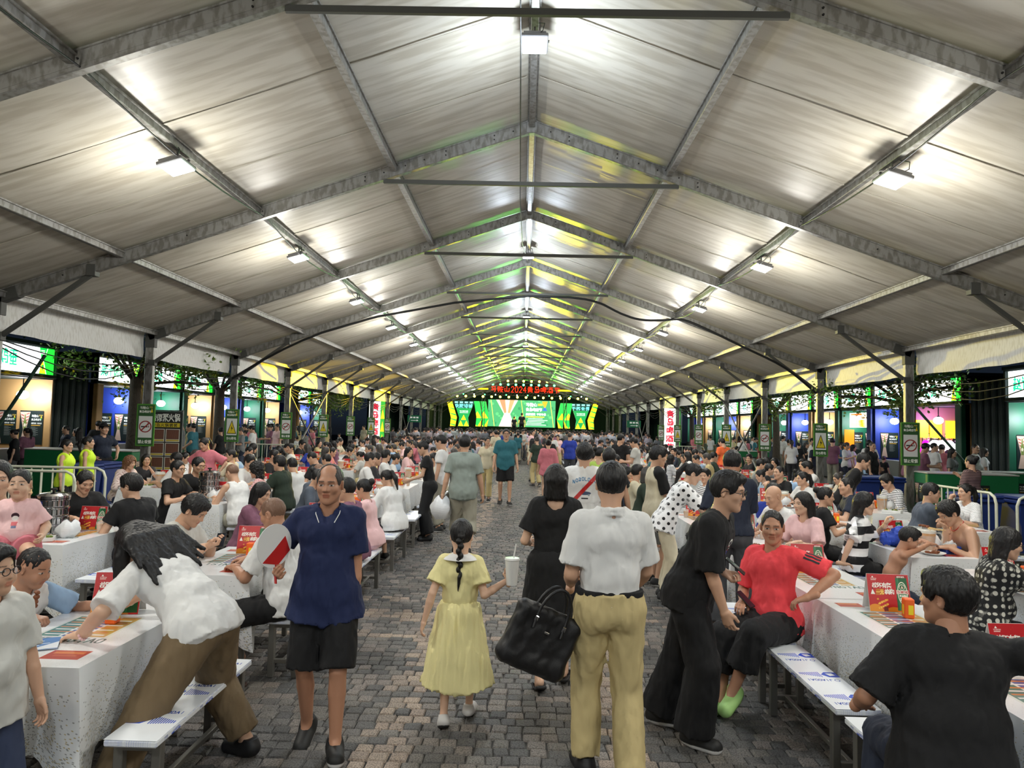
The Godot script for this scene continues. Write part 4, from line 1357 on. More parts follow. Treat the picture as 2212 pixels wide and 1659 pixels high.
func cloth_mesh(w: float, l: float, drop: float, seed_: int) -> Array:
	# a sheet over a table top of w x l at height .75: [top, skirt]
	var r := RandomNumberGenerator.new()
	r.seed = seed_
	var y := 0.757
	var top := MB.new()
	top.quad(Vector3(-w / 2, y, l / 2), Vector3(w / 2, y, l / 2), Vector3(w / 2, y, -l / 2), Vector3(-w / 2, y, -l / 2), Vector3.UP)
	var sk := MB.new()
	var c := [Vector3(-w / 2, 0, l / 2), Vector3(w / 2, 0, l / 2), Vector3(w / 2, 0, -l / 2), Vector3(-w / 2, 0, -l / 2)]
	for k in 4:
		var a: Vector3 = c[k]
		var b: Vector3 = c[(k + 1) % 4]
		var side := (b - a).normalized()
		var out_ := Vector3(side.z, 0, -side.x) * -1.0
		if out_.dot((a + b) * 0.5) < 0.0: out_ = -out_
		var n := int((b - a).length() / 0.035)
		var ph := r.randf() * 9.0
		var nr := 7
		var first := sk.v.size()
		for i in nr + 1:
			var f := float(i) / nr
			for j in n + 1:
				var t := float(j) / n
				var corner := maxf(0.0, 1.0 - minf(t, 1.0 - t) * (b - a).length() / 0.2)
				# the sheet's corner hangs lower and stands off in a cone
				var d := drop * (1.0 + 0.34 * corner * corner) + 0.012 * sin(t * 23.0 + ph)
				var cc := corner * corner
				var off := f * (0.02 + 0.07 * cc + (1.0 - corner) * (0.016 * sin(t * (b - a).length() * 11.0 + ph) + 0.007 * sin(t * (b - a).length() * 31.0 + ph * 2.0))) + 0.006 * minf(1.0, f * 9.0)
				if corner > 0.0: d = lerpf(d, drop * 1.34, corner * corner)
				sk.pt(a.lerp(b, t) + Vector3(0, y - d * f, 0) + out_ * off + side * (-1.0 if t < 0.5 else 1.0) * off * cc, out_, Vector2(t * (b - a).length() * 0.7, f))
		for i in nr:
			for j in n:
				var q := first + i * (n + 1) + j
				sk.tri_i(q, q + 1, q + n + 2, out_); sk.tri_i(q, q + n + 2, q + n + 1, out_)
		for i in nr + 1:
			for j in n + 1:
				var q := first + i * (n + 1) + j
				var dx: Vector3 = sk.v[first + i * (n + 1) + mini(j + 1, n)] - sk.v[first + i * (n + 1) + maxi(j - 1, 0)]
				var dy: Vector3 = sk.v[first + mini(i + 1, nr) * (n + 1) + j] - sk.v[first + maxi(i - 1, 0) * (n + 1) + j]
				var nn := dx.cross(dy).normalized()
				sk.n[q] = nn if nn.dot(out_) > 0.0 else -nn
	return [top.mesh(), sk.mesh()]

var protos := {}

func table_mats() -> void:
	var film := tex_mat("cloth_top_a", cloth_top_image(0), 0.16)
	film.clearcoat_enabled = true
	film.clearcoat = 0.5
	tex_mat("cloth_top_b", cloth_top_image(1), 0.2)
	tex_mat("cloth_top_plain", cloth_top_image(2), 0.2)
	var d := tex_mat("cloth_dots", dots_image(), 0.38)
	d.backlight_enabled = true
	d.backlight = Color(0.25, 0.25, 0.25)
	d.normal_enabled = true
	d.normal_texture = noise_tex(0.008, 256, true, 5.0, 51)
	d.normal_scale = 0.35
	tex_mat("bench_wrap", wrap_image(), 0.25)
	tex_mat("card_print", card_image(), 0.35)
	mat("card_white", rgb8(222, 218, 212), 0.5)
	mat("table_steel", rgb8(128, 126, 120), 0.42, 0.7)
	mat("box_orange", rgb8(236, 98, 22), 0.45)
	mat("box_yellow", rgb8(236, 214, 40), 0.45)
	mat("plate_white", rgb8(228, 228, 224), 0.3)
	mat("food_brown", rgb8(120, 66, 32), 0.6)
	mat("food_green", rgb8(110, 130, 50), 0.6)
	mat("bag_white", rgb8(226, 228, 230), 0.35)
	mat("cup_red", rgb8(190, 34, 32), 0.4)
	mat("steel_bright", rgb8(200, 200, 202), 0.12, 1.0)
	var beer := mat("beer", Color(0.95, 0.62, 0.1, 0.45), 0.08)
	beer.refraction_enabled = true
	beer.refraction_scale = 0.033
	var beer2 := mat("beer_far", rgb8(222, 150, 26), 0.2)
	mat("foam", rgb8(240, 236, 222), 0.7)
	var cl := mat("clear_plastic", Color(0.95, 0.97, 0.97, 0.22), 0.06)
	cl.transparency = BaseMaterial3D.TRANSPARENCY_ALPHA
	mat("drink_red", rgb8(214, 40, 52), 0.25)
	mat("sauce_blue", rgb8(40, 70, 160), 0.4)
	mat("stick_wood", rgb8(206, 172, 110), 0.6)

func make_table(w: float, l: float) -> Node3D:
	var o := thing("folding_table", "", "table")
	var t := MB.new()
	t.bx(Vector3(0, 0.735, 0), Vector3(w, 0.03, l), 0.006)
	obj("tabletop", t, M.table_steel, o)
	for x in [-1.0, 1.0]:
		for z in [-1.0, 1.0]:
			var g := MB.new()
			g.bx(Vector3(x * (w * 0.5 - 0.06), 0.36, z * (l * 0.5 - 0.1)), Vector3(0.04, 0.72, 0.04), 0.004)
			obj("leg", g, M.table_steel, o)
	var f := MB.new()
	for z in [-1.0, 1.0]:
		f.bx(Vector3(0, 0.16, z * (l * 0.5 - 0.1)), Vector3(w - 0.12, 0.035, 0.035), 0.004)
		f.bx(Vector3(0, 0.69, z * (l * 0.5 - 0.1)), Vector3(w - 0.12, 0.04, 0.035), 0.004)
	f.bx(Vector3(0, 0.16, 0), Vector3(0.035, 0.035, l - 0.2), 0.004)
	obj("stretcher", f, M.table_steel, o)
	return o

func make_bench(l: float) -> Node3D:
	var o := thing("bench", "", "bench")
	var t := MB.new()
	t.bx(Vector3(0, 0.43, 0), Vector3(0.25, 0.035, l), 0.008)
	t.quad(Vector3(-0.124, 0.4485, l * 0.5), Vector3(0.124, 0.4485, l * 0.5), Vector3(0.124, 0.4485, -l * 0.5), Vector3(-0.124, 0.4485, -l * 0.5), Vector3.UP)
	obj("wrapped_seat", t, M.bench_wrap, o)
	for x in [-1.0, 1.0]:
		for z in [-1.0, 1.0]:
			var g := MB.new()
			g.bx(Vector3(x * 0.09, 0.206, z * (l * 0.5 - 0.09)), Vector3(0.045, 0.412, 0.045), 0.004)
			obj("leg", g, M.table_steel, o)
	var f := MB.new()
	for z in [-1.0, 1.0]:
		f.bx(Vector3(0, 0.39, z * (l * 0.5 - 0.09)), Vector3(0.2, 0.04, 0.04), 0.003)
		f.bx(Vector3(0, 0.12, z * (l * 0.5 - 0.09)), Vector3(0.15, 0.03, 0.03), 0.003)
	f.bx(Vector3(0, 0.12, 0), Vector3(0.03, 0.03, l - 0.2), 0.003)
	obj("stretcher", f, M.table_steel, o)
	return o

func put_copy(kind: String, at: Vector3, turn: float, label: String, group: String) -> Node3D:
	var p: Node3D = protos[kind]
	if not p.has_meta("placed"):
		p.set_meta("placed", true)
		p.position = at
		p.rotation.y = turn
		return tag(p, label, "", group)
	var c := copy_of(p, at, turn, label, group)
	return c

func make_card() -> void:
	var o := thing("promotion_card", "", "table card")
	var b := MB.new()
	for s in [-1.0, 1.0]:
		b.box(Transform3D(Basis(Vector3.RIGHT, -s * 0.26), Vector3(0, 0.138, s * 0.036)), Vector3(0.31, 0.28, 0.003))
	obj("folded_board", b, M.card_white, o)
	for s in [-1.0, 1.0]:
		var q := MB.new()
		var t := Transform3D(Basis(Vector3.UP, 0.0 if s > 0 else PI) * Basis(Vector3.RIGHT, -0.26), Vector3(0, 0.138, s * 0.036))
		q.quad(t * Vector3(-0.154, -0.139, 0.0025), t * Vector3(0.154, -0.139, 0.0025), t * Vector3(0.154, 0.139, 0.0025), t * Vector3(-0.154, 0.139, 0.0025), (t.basis * Vector3(0, 0, 1)).normalized())
		obj("print", q, M.card_print, o)
	o.scale = Vector3.ONE * 0.87
	protos["card"] = o

func make_small_things() -> void:
	var o := thing("carton", "", "carton")
	var b := MB.new()
	b.bx(Vector3(0, 0.062, 0), Vector3(0.062, 0.124, 0.062), 0.006)
	obj("box", b, M.box_orange, o)
	var q := MB.new()
	for k in 4:
		q.box(Transform3D(Basis(Vector3.UP, k * PI / 2), Vector3.ZERO) * Transform3D(Basis(), Vector3(0.008, 0.055, 0.0315)), Vector3(0.03, 0.06, 0.001))
	obj("label_print", q, M.box_yellow, o)
	protos["carton"] = o
	o = thing("beer_pitcher", "", "pitcher")
	var g := MB.new()
	g.lathe([Vector2(0.001, 0.0), Vector2(0.062, 0.0), Vector2(0.066, 0.012), Vector2(0.082, 0.235), Vector2(0.086, 0.24), Vector2(0.079, 0.24), Vector2(0.062, 0.014), Vector2(0.001, 0.012)], 28)
	g.tube([Vector3(-0.078, 0.2, 0), Vector3(-0.12, 0.2, 0), Vector3(-0.135, 0.16, 0), Vector3(-0.125, 0.08, 0), Vector3(-0.072, 0.05, 0)], 0.009, 8)
	obj("jug", g, M.clear_plastic, o)
	var be := MB.new()
	be.lathe([Vector2(0.001, 0.016), Vector2(0.0605, 0.016), Vector2(0.0755, 0.19), Vector2(0.001, 0.19)], 28)
	obj("beer", be, M.beer_far, o)
	var fo := MB.new()
	fo.lathe([Vector2(0.001, 0.191), Vector2(0.0756, 0.191), Vector2(0.077, 0.215), Vector2(0.05, 0.222), Vector2(0.001, 0.223)], 28)
	obj("froth", fo, M.foam, o.get_node("beer"))
	protos["pitcher"] = o
	o = thing("beer_cup", "", "cup")
	g = MB.new()
	g.lathe([Vector2(0.001, 0.0), Vector2(0.028, 0.0), Vector2(0.038, 0.11), Vector2(0.0365, 0.11), Vector2(0.027, 0.003), Vector2(0.001, 0.003)], 18)
	obj("cup", g, M.clear_plastic, o)
	be = MB.new()
	be.lathe([Vector2(0.001, 0.005), Vector2(0.0265, 0.005), Vector2(0.034, 0.085), Vector2(0.001, 0.085)], 18)
	obj("beer", be, M.beer_far, o)
	protos["cup"] = o
	o = thing("drink_cup", "", "cup")
	g = MB.new()
	g.lathe([Vector2(0.001, 0.0), Vector2(0.034, 0.0), Vector2(0.045, 0.15), Vector2(0.048, 0.155), Vector2(0.044, 0.165), Vector2(0.001, 0.168)], 20)
	obj("cup", g, M.plate_white, o)
	be = MB.new()
	be.cyl(Vector3(0.01, 0.165, 0), Vector3(0.025, 0.25, 0), 0.005, 0.005, 8)
	obj("straw", be, M.plate_white, o)
	protos["drink"] = o
	o = thing("food_dish", "", "dish")
	g = MB.new()
	g.lathe([Vector2(0.001, 0.0), Vector2(0.07, 0.0), Vector2(0.115, 0.022), Vector2(0.117, 0.025), Vector2(0.07, 0.008), Vector2(0.001, 0.008)], 24)
	obj("plate", g, M.plate_white, o)
	be = MB.new()
	var r := RandomNumberGenerator.new()
	r.seed = 3
	for k in 9:
		var p := Vector3(r.randf_range(-0.055, 0.055), 0.022, r.randf_range(-0.055, 0.055))
		be.box(Transform3D(Basis.from_euler(Vector3(r.randf(), r.randf() * 6.0, r.randf())), p), Vector3(0.05, 0.025, 0.035), 0.012)
	obj("food", be, M.food_brown, o)
	protos["dish"] = o
	o = thing("food_tray", "", "tray")
	g = MB.new()
	g.bx(Vector3(0, 0.006, 0), Vector3(0.26, 0.012, 0.18), 0.004)
	for e in [-1.0, 1.0]:
		g.bx(Vector3(e * 0.128, 0.02, 0), Vector3(0.006, 0.036, 0.18))
		g.bx(Vector3(0, 0.02, e * 0.088), Vector3(0.26, 0.036, 0.006))
	obj("tray", g, M.plate_white, o)
	be = MB.new()
	for k in 8:
		be.box(Transform3D(Basis.from_euler(Vector3(r.randf(), r.randf() * 6.0, r.randf())), Vector3(r.randf_range(-0.1, 0.1), 0.03, r.randf_range(-0.06, 0.06))), Vector3(0.05, 0.02, 0.03), 0.009)
	obj("food", be, M.food_green, o)
	for k in 4:
		var st := MB.new()
		st.cyl(Vector3(-0.1 + k * 0.06, 0.045, -0.07), Vector3(-0.14 + k * 0.09, 0.075, 0.15), 0.003, 0.003, 5)
		obj("skewer", st, M.stick_wood, o)
	protos["tray"] = o
	o = thing("shopping_bag", "", "bag")
	var pr := []
	for k in 10:
		var f := k / 9.0
		pr.append(Vector2(0.11 * pow(sin(PI * clampf(0.12 + f * 0.8, 0, 1)), 0.7) + 0.01, f * 0.22))
	g = MB.new()
	g.lathe(pr, 26)
	for k in g.v.size():
		var p := g.v[k]
		var an := atan2(p.z, p.x)
		var wv := 1.0 + 0.16 * sin(an * 5.0 + p.y * 20.0) + 0.09 * sin(an * 11.0 - p.y * 33.0)
		g.v[k] = Vector3(p.x * wv * 1.25, p.y * (1.0 + 0.1 * sin(an * 3.0)), p.z * wv)
	obj("bag", g, M.bag_white, o)
	o.scale = Vector3.ONE * 0.72
	protos["bag"] = o
	# a steel drinks tower: stacked bands, lid, knob and tap
	o = thing("drinks_tower", "", "drinks tower")
	var bands := MB.new()
	for k in 4:
		var y := 0.02 + k * 0.085
		bands.lathe([Vector2(0.135, y), Vector2(0.14, y + 0.01), Vector2(0.14, y + 0.06), Vector2(0.147, y + 0.066), Vector2(0.147, y + 0.078), Vector2(0.135, y + 0.085)], 36)
	obj("bands", bands, M.steel_bright, o)
	var rib := MB.new()
	for k in 4:
		for j in 22:
			var an := TAU * j / 22.0
			rib.bx(Vector3(cos(an) * 0.14, 0.055 + k * 0.085, sin(an) * 0.14), Vector3(0.01, 0.05, 0.01), 0.003)
	obj("windows", rib, mat("tower_window", rgb8(60, 62, 60), 0.1, 0.5), o)
	var ld := MB.new()
	ld.lathe([Vector2(0.15, 0.36), Vector2(0.15, 0.385), Vector2(0.12, 0.405), Vector2(0.03, 0.415), Vector2(0.001, 0.416)], 36)
	obj("lid", ld, M.steel_bright, o)
	var kb := MB.new()
	kb.lathe([Vector2(0.012, 0.415), Vector2(0.012, 0.43), Vector2(0.03, 0.436), Vector2(0.03, 0.452), Vector2(0.001, 0.456)], 16)
	obj("knob", kb, M.cable_black, o)
	var tp := MB.new()
	tp.cyl(Vector3(0, 0.075, 0.14), Vector3(0, 0.075, 0.19), 0.014, 0.014, 8)
	tp.cyl(Vector3(0, 0.075, 0.185), Vector3(0, 0.04, 0.19), 0.012, 0.012, 8)
	tp.bx(Vector3(0, 0.1, 0.175), Vector3(0.014, 0.04, 0.03), 0.004)
	obj("tap", tp, M.cable_black, o)
	protos["tower"] = o

var tables := []

func furniture() -> void:
	table_mats()
	make_card()
	make_small_things()
	# [x, near end z, length]; the aisle rows are close packed, columns run outwards
	var L := 1.2
	var rows := {"left inner": [-2.4, [-3.36, -5.4, -7.35, -9.3, -11.1, -12.9, -14.9]], "left middle": [-4.5, [-6.45, -9.75, -11.7, -13.7]], "left outer": [-6.4, [-11.8, -13.9]],
		"right inner": [2.42, [-2.75, -4.0, -5.2, -7.2, -9.0, -10.9, -12.9, -14.9]], "right middle": [4.1, [-3.8, -5.3, -7.05, -8.9, -11.2, -13.2]], "right outer": [5.6, [-9.0, -10.9, -12.8, -14.8]]}
	for k in 12:
		var z := -17.0 - k * 2.15
		for n in rows:
			rows[n][1].append(z - (0.4 if n.ends_with("middle") else 0.0))
	protos["table"] = make_table(0.64, L)
	protos["bench"] = make_bench(1.15)
	var skirts := []
	for k in 4:
		skirts.append(cloth_mesh(0.66, L + 0.02, 0.40 if k else 0.48, 11 + k))
	for n: String in rows:
		var x: float = rows[n][0]
		var i := 0
		for z0: float in rows[n][1]:
			var z := z0 - L * 0.5
			var where := "%s table of %s row" % [nth(i), n]
			put_copy("table", Vector3(x, 0, z), 0.0, "folding steel table under white cloth, %s" % where, "folding tables")
			var c := thing("tablecloth", "white plastic cloth on the %s" % where, "tablecloth", Vector3(x, 0, z), 0.0, "white plastic tablecloths")
			var sk: Array = skirts[(i * 3 + int(absf(x))) % 4]
			var tops := [M.cloth_top_a, M.cloth_top_b, M.cloth_top_plain]
			obj("top_sheet", sk[0], tops[0 if i < 3 and absf(x) < 3.0 else (1 + i % 2)], c)
			obj("skirt", sk[1], M.cloth_dots, c)
			var s := signf(x)
			var gap := 0.6 if absf(x) < 3.0 else 0.56
			for e in [-1.0, 1.0]:
				var bxp: float = x - s * gap * e
				var side_word := "aisle side" if e > 0 else "far side"
				put_copy("bench", Vector3(bxp, 0, z + (0.0 if absf(z) > 7.0 else 0.06)), PI if s > 0 else 0.0, "film wrapped bench, %s of the %s" % [side_word, where], "film wrapped benches")
			tables.append([n, x, z, i])
			i += 1
	dress_tables()

func dress_tables() -> void:
	var r := RandomNumberGenerator.new()
	r.seed = 77
	for t in tables:
		var n: String = t[0]
		var x: float = t[1]
		var z: float = t[2]
		var where := "%s table of %s row" % [nth(t[3]), n]
		var far := absf(z) > 22.0
		if absf(z) > 34.0:
			continue
		var busy: bool = not (n.ends_with("inner") and t[3] < 3)
		put_copy("card", Vector3(x + r.randf_range(-0.06, 0.06), 0.758, z - 0.32 + r.randf_range(-0.05, 0.05)), r.randf_range(-0.15, 0.15), "red folded beer promotion card, %s" % where, "red promotion cards")
		if r.randf() < 0.75 or not busy:
			put_copy("carton", Vector3(x + 0.02 * r.randf() + 0.05, 0.758, z - 0.12), r.randf_range(-0.4, 0.4), "small orange carton in front of the red card, %s" % where, "orange cartons")
		if not busy:
			continue
		if r.randf() < 0.55:
			put_copy("pitcher", Vector3(x + r.randf_range(-0.14, 0.14), 0.758, z + r.randf_range(0.05, 0.3)), r.randf() * TAU, "clear pitcher of golden beer, %s" % where, "beer pitchers")
		if far:
			continue
		for k in 2:
			put_copy("cup", Vector3(x + (-0.22 if k else 0.22), 0.758, z + r.randf_range(-0.25, 0.4)), 0.0, "clear cup of beer on the %s side, %s" % ["left" if k else "right", where], "beer cups")
		put_copy("dish" if r.randf() < 0.5 else "tray", Vector3(x + r.randf_range(-0.08, 0.08), 0.758, z + 0.42), r.randf() * 3.0, "plate of cooked food at the front end, %s" % where, "dishes of food")
		if r.randf() < 0.5:
			put_copy("tray", Vector3(x + r.randf_range(-0.1, 0.1), 0.758, z - 0.52), PI / 2, "white tray of skewers at the back end, %s" % where, "dishes of food")
		if r.randf() < 0.3:
			put_copy("bag", Vector3(x + 0.1, 0.758, z + 0.18), r.randf() * 6.0, "crumpled white plastic bag lying on the cloth, %s" % where, "plastic bags")
		elif r.randf() < 0.3:
			put_copy("drink", Vector3(x - 0.12, 0.758, z + 0.1), r.randf() * 6.0, "white drink cup with a straw, %s" % where, "drink cups")
	put_copy("tower", Vector3(-4.65, 0.758, -7.0), 0.4, "tall stacked steel drinks tower beside the baby", "steel drinks towers")
	put_copy("tower", Vector3(-4.65, 0.758, -10.5), 2.0, "tall stacked steel drinks tower in front of the men in black", "steel drinks towers")
	put_copy("bag", Vector3(-4.3, 0.758, -10.35), 1.0, "crumpled pinkish white bag beside the farther drinks tower", "plastic bags")
	put_copy("pitcher", Vector3(4.12, 0.758, -7.4), 2.6, "tall pitcher of golden beer with skewers on top by the shirtless boy", "beer pitchers")

# ---------------------------------------------------------------- bodies: blended distance fields, meshed as surface nets
class Blob:
	var t := 0              # 0 tapered capsule, 1 ellipsoid
	var a := Vector3.ZERO
	var b := Vector3.ZERO
	var ra := 0.1
	var rb := 0.1
	var k := 0.03           # blend
	var cut := false        # taken away instead of added
	var fa := false         # flat ends
	var fb := false
	var inv := Basis()
	var rad := Vector3.ONE

func cone(a: Vector3, b: Vector3, ra: float, rb: float, k := 0.03, fb := false, fa := false) -> Blob:
	var o := Blob.new()
	o.a = a; o.b = b; o.ra = ra; o.rb = rb; o.k = k; o.fa = fa; o.fb = fb
	return o

func ball(a: Vector3, r: float, k := 0.03) -> Blob:
	return cone(a, a + Vector3(0, 0.0005, 0), r, r, k)

func egg(a: Vector3, rad: Vector3, k := 0.02, turn := Basis()) -> Blob:
	var o := Blob.new()
	o.t = 1; o.a = a; o.rad = rad; o.k = k; o.inv = turn.inverse()
	return o

func less(o: Blob) -> Blob:
	o.cut = true
	return o

func moved(list: Array, t: Transform3D) -> Array:
	var out := []
	for p: Blob in list:
		var o := Blob.new()
		o.t = p.t; o.a = t * p.a; o.b = t * p.b; o.ra = p.ra; o.rb = p.rb; o.k = p.k; o.cut = p.cut; o.fa = p.fa; o.fb = p.fb; o.rad = p.rad
		o.inv = p.inv * t.basis.inverse()
		out.append(o)
	return out

var fold_noise := FastNoiseLite.new()

func blobs_mesh(list: Array, h: float, col := Color.WHITE, fold := 0.0, ff := Vector3(14, 8, 14), paint := 0) -> MB:
	fold_noise.frequency = 1.0
	fold_noise.fractal_octaves = 2
	var lo := Vector3.ONE * 1e9
	var hi := -lo
	for p: Blob in list:
		if p.cut: continue
		if p.t == 0:
			lo = lo.min(p.a - Vector3.ONE * p.ra).min(p.b - Vector3.ONE * p.rb)
			hi = hi.max(p.a + Vector3.ONE * p.ra).max(p.b + Vector3.ONE * p.rb)
		else:
			var m := maxf(p.rad.x, maxf(p.rad.y, p.rad.z))
			lo = lo.min(p.a - Vector3.ONE * m); hi = hi.max(p.a + Vector3.ONE * m)
	lo -= Vector3.ONE * (2.5 * h + fold)
	hi += Vector3.ONE * (2.5 * h + fold)
	var nx := int((hi.x - lo.x) / h) + 2
	var ny := int((hi.y - lo.y) / h) + 2
	var nz := int((hi.z - lo.z) / h) + 2
	var f := PackedFloat32Array()
	f.resize(nx * ny * nz)
	f.fill(0.5)
	for p: Blob in list:
		var pad := p.k + 2.0 * h
		var bl: Vector3
		var bh: Vector3
		if p.t == 0:
			bl = (p.a - Vector3.ONE * p.ra).min(p.b - Vector3.ONE * p.rb); bh = (p.a + Vector3.ONE * p.ra).max(p.b + Vector3.ONE * p.rb)
		else:
			var m := maxf(p.rad.x, maxf(p.rad.y, p.rad.z))
			bl = p.a - Vector3.ONE * m; bh = p.a + Vector3.ONE * m
		var i0 := clampi(int((bl.x - pad - lo.x) / h), 0, nx - 1); var i1 := clampi(int((bh.x + pad - lo.x) / h) + 1, 0, nx - 1)
		var j0 := clampi(int((bl.y - pad - lo.y) / h), 0, ny - 1); var j1 := clampi(int((bh.y + pad - lo.y) / h) + 1, 0, ny - 1)
		var k0 := clampi(int((bl.z - pad - lo.z) / h), 0, nz - 1); var k1 := clampi(int((bh.z + pad - lo.z) / h) + 1, 0, nz - 1)
		var a := p.a
		var ba := p.b - p.a
		var len2 := maxf(ba.length_squared(), 1e-9)
		var len1 := sqrt(len2)
		var inv2 := 1.0 / len2
		var ra := p.ra
		var dr := p.rb - p.ra
		var kk := maxf(p.k, 0.0005)
		var rad := p.rad
		var r2 := rad * rad
		var cut := p.cut
		var flat := p.fa or p.fb
		for kz in range(k0, k1 + 1):
			for jy in range(j0, j1 + 1):
				var at := (kz * ny + jy) * nx + i0
				var q := Vector3(lo.x + i0 * h, lo.y + jy * h, lo.z + kz * h) - a
				for ix in range(i0, i1 + 1):
					var d: float
					if p.t == 0:
						var tt := q.dot(ba) * inv2
						var tc := clampf(tt, 0.0, 1.0)
						d = (q - ba * tc).length() - ra - dr * tc
						if flat:
							if p.fb and tt > 0.5: d = maxf(d, (tt - 1.0) * len1)
							if p.fa and tt < 0.5: d = maxf(d, -tt * len1)
					else:
						var w := p.inv * q
						var u0 := (w / rad).length()
						var u1 := (w / r2).length()
						d = u0 * (u0 - 1.0) / u1 if u1 > 1e-6 else -rad.x
					var e := f[at]
					if cut:
						d = -d
						if absf(d - e) < kk:
							var s := kk - absf(d - e)
							d = maxf(d, e) + s * s / kk * 0.25
						elif e > d:
							d = e
					elif absf(d - e) < kk:
						var s := kk - absf(d - e)
						d = minf(d, e) - s * s / kk * 0.25
					elif e < d:
						d = e
					f[at] = d
					at += 1
					q.x += h
	if fold > 0.0:
		var at := 0
		for kz in nz:
			for jy in ny:
				for ix in nx:
					if absf(f[at]) < 3.0 * h + fold:
						f[at] += fold * fold_noise.get_noise_3d((lo.x + ix * h) * ff.x, (lo.y + jy * h) * ff.y, (lo.z + kz * h) * ff.z)
					at += 1
	var out := MB.new()
	var where := PackedInt32Array()
	where.resize(f.size())
	where.fill(-1)
	var off := [0, 1, nx, nx + 1, nx * ny, nx * ny + 1, nx * ny + nx, nx * ny + nx + 1]
	var o1: int = off[1]; var o2: int = off[2]; var o3: int = off[3]; var o4: int = off[4]; var o5: int = off[5]; var o6: int = off[6]; var o7: int = off[7]
	var g := PackedFloat32Array()
	g.resize(8)
	for kz in nz - 1:
		for jy in ny - 1:
			var at := (kz * ny + jy) * nx
			for ix in nx - 1:
				var f0 := f[at]
				if absf(f0) > 4.0 * h:
					at += 1
					continue
				var f1 := f[at + o1]; var f2 := f[at + o2]; var f3 := f[at + o3]; var f4 := f[at + o4]; var f5 := f[at + o5]; var f6 := f[at + o6]; var f7 := f[at + o7]
				var inside := int(f0 < 0.0) + int(f1 < 0.0) + int(f2 < 0.0) + int(f3 < 0.0) + int(f4 < 0.0) + int(f5 < 0.0) + int(f6 < 0.0) + int(f7 < 0.0)
				if inside == 0 or inside == 8:
					at += 1
					continue
				var s := Vector3.ZERO
				var n := 0
				if (f0 < 0.0) != (f1 < 0.0): s += Vector3(f0 / (f0 - f1), 0, 0); n += 1
				if (f2 < 0.0) != (f3 < 0.0): s += Vector3(f2 / (f2 - f3), 1, 0); n += 1
				if (f4 < 0.0) != (f5 < 0.0): s += Vector3(f4 / (f4 - f5), 0, 1); n += 1
				if (f6 < 0.0) != (f7 < 0.0): s += Vector3(f6 / (f6 - f7), 1, 1); n += 1
				if (f0 < 0.0) != (f2 < 0.0): s += Vector3(0, f0 / (f0 - f2), 0); n += 1
				if (f1 < 0.0) != (f3 < 0.0): s += Vector3(1, f1 / (f1 - f3), 0); n += 1
				if (f4 < 0.0) != (f6 < 0.0): s += Vector3(0, f4 / (f4 - f6), 1); n += 1
				if (f5 < 0.0) != (f7 < 0.0): s += Vector3(1, f5 / (f5 - f7), 1); n += 1
				if (f0 < 0.0) != (f4 < 0.0): s += Vector3(0, 0, f0 / (f0 - f4)); n += 1
				if (f1 < 0.0) != (f5 < 0.0): s += Vector3(1, 0, f1 / (f1 - f5)); n += 1
				if (f2 < 0.0) != (f6 < 0.0): s += Vector3(0, 1, f2 / (f2 - f6)); n += 1
				if (f3 < 0.0) != (f7 < 0.0): s += Vector3(1, 1, f3 / (f3 - f7)); n += 1
				var p := lo + (Vector3(ix, jy, kz) + s / n) * h
				var nn := Vector3(f1 + f3 + f5 + f7 - f0 - f2 - f4 - f6, f2 + f3 + f6 + f7 - f0 - f1 - f4 - f5, f4 + f5 + f6 + f7 - f0 - f1 - f2 - f3).normalized()
				where[at] = out.v.size()
				out.v.append(p); out.n.append(nn); out.uv.append(Vector2.ZERO)
				out.c.append(col if paint == 0 else (paint_face(p, nn, col) if paint == 1 else paint_shoe(p, col, paint)))
				at += 1
	for kz in range(1, nz - 1):
		for jy in range(1, ny - 1):
			var at := (kz * ny + jy) * nx + 1
			for ix in range(1, nx - 1):
				if where[at] >= 0:
					var ins := f[at] < 0.0
					for ax in 3:
						var st := o1 if ax == 0 else (o2 if ax == 1 else o4)
						if (f[at + st] < 0.0) != ins:
							var u := o2 if ax == 0 else (o4 if ax == 1 else o1)
							var w := o4 if ax == 0 else (o1 if ax == 1 else o2)
							var A := where[at]; var B := where[at - u]; var C := where[at - u - w]; var D := where[at - w]
							if A >= 0 and B >= 0 and C >= 0 and D >= 0:
								# front faces run clockwise seen from outside
								if ins:
									out.ix.append_array([A, C, B, A, D, C])
								else:
									out.ix.append_array([A, B, C, A, C, D])
				at += 1
	return out

# ---------------------------------------------------------------- heads, hair, hands, shoes
var stock := {}

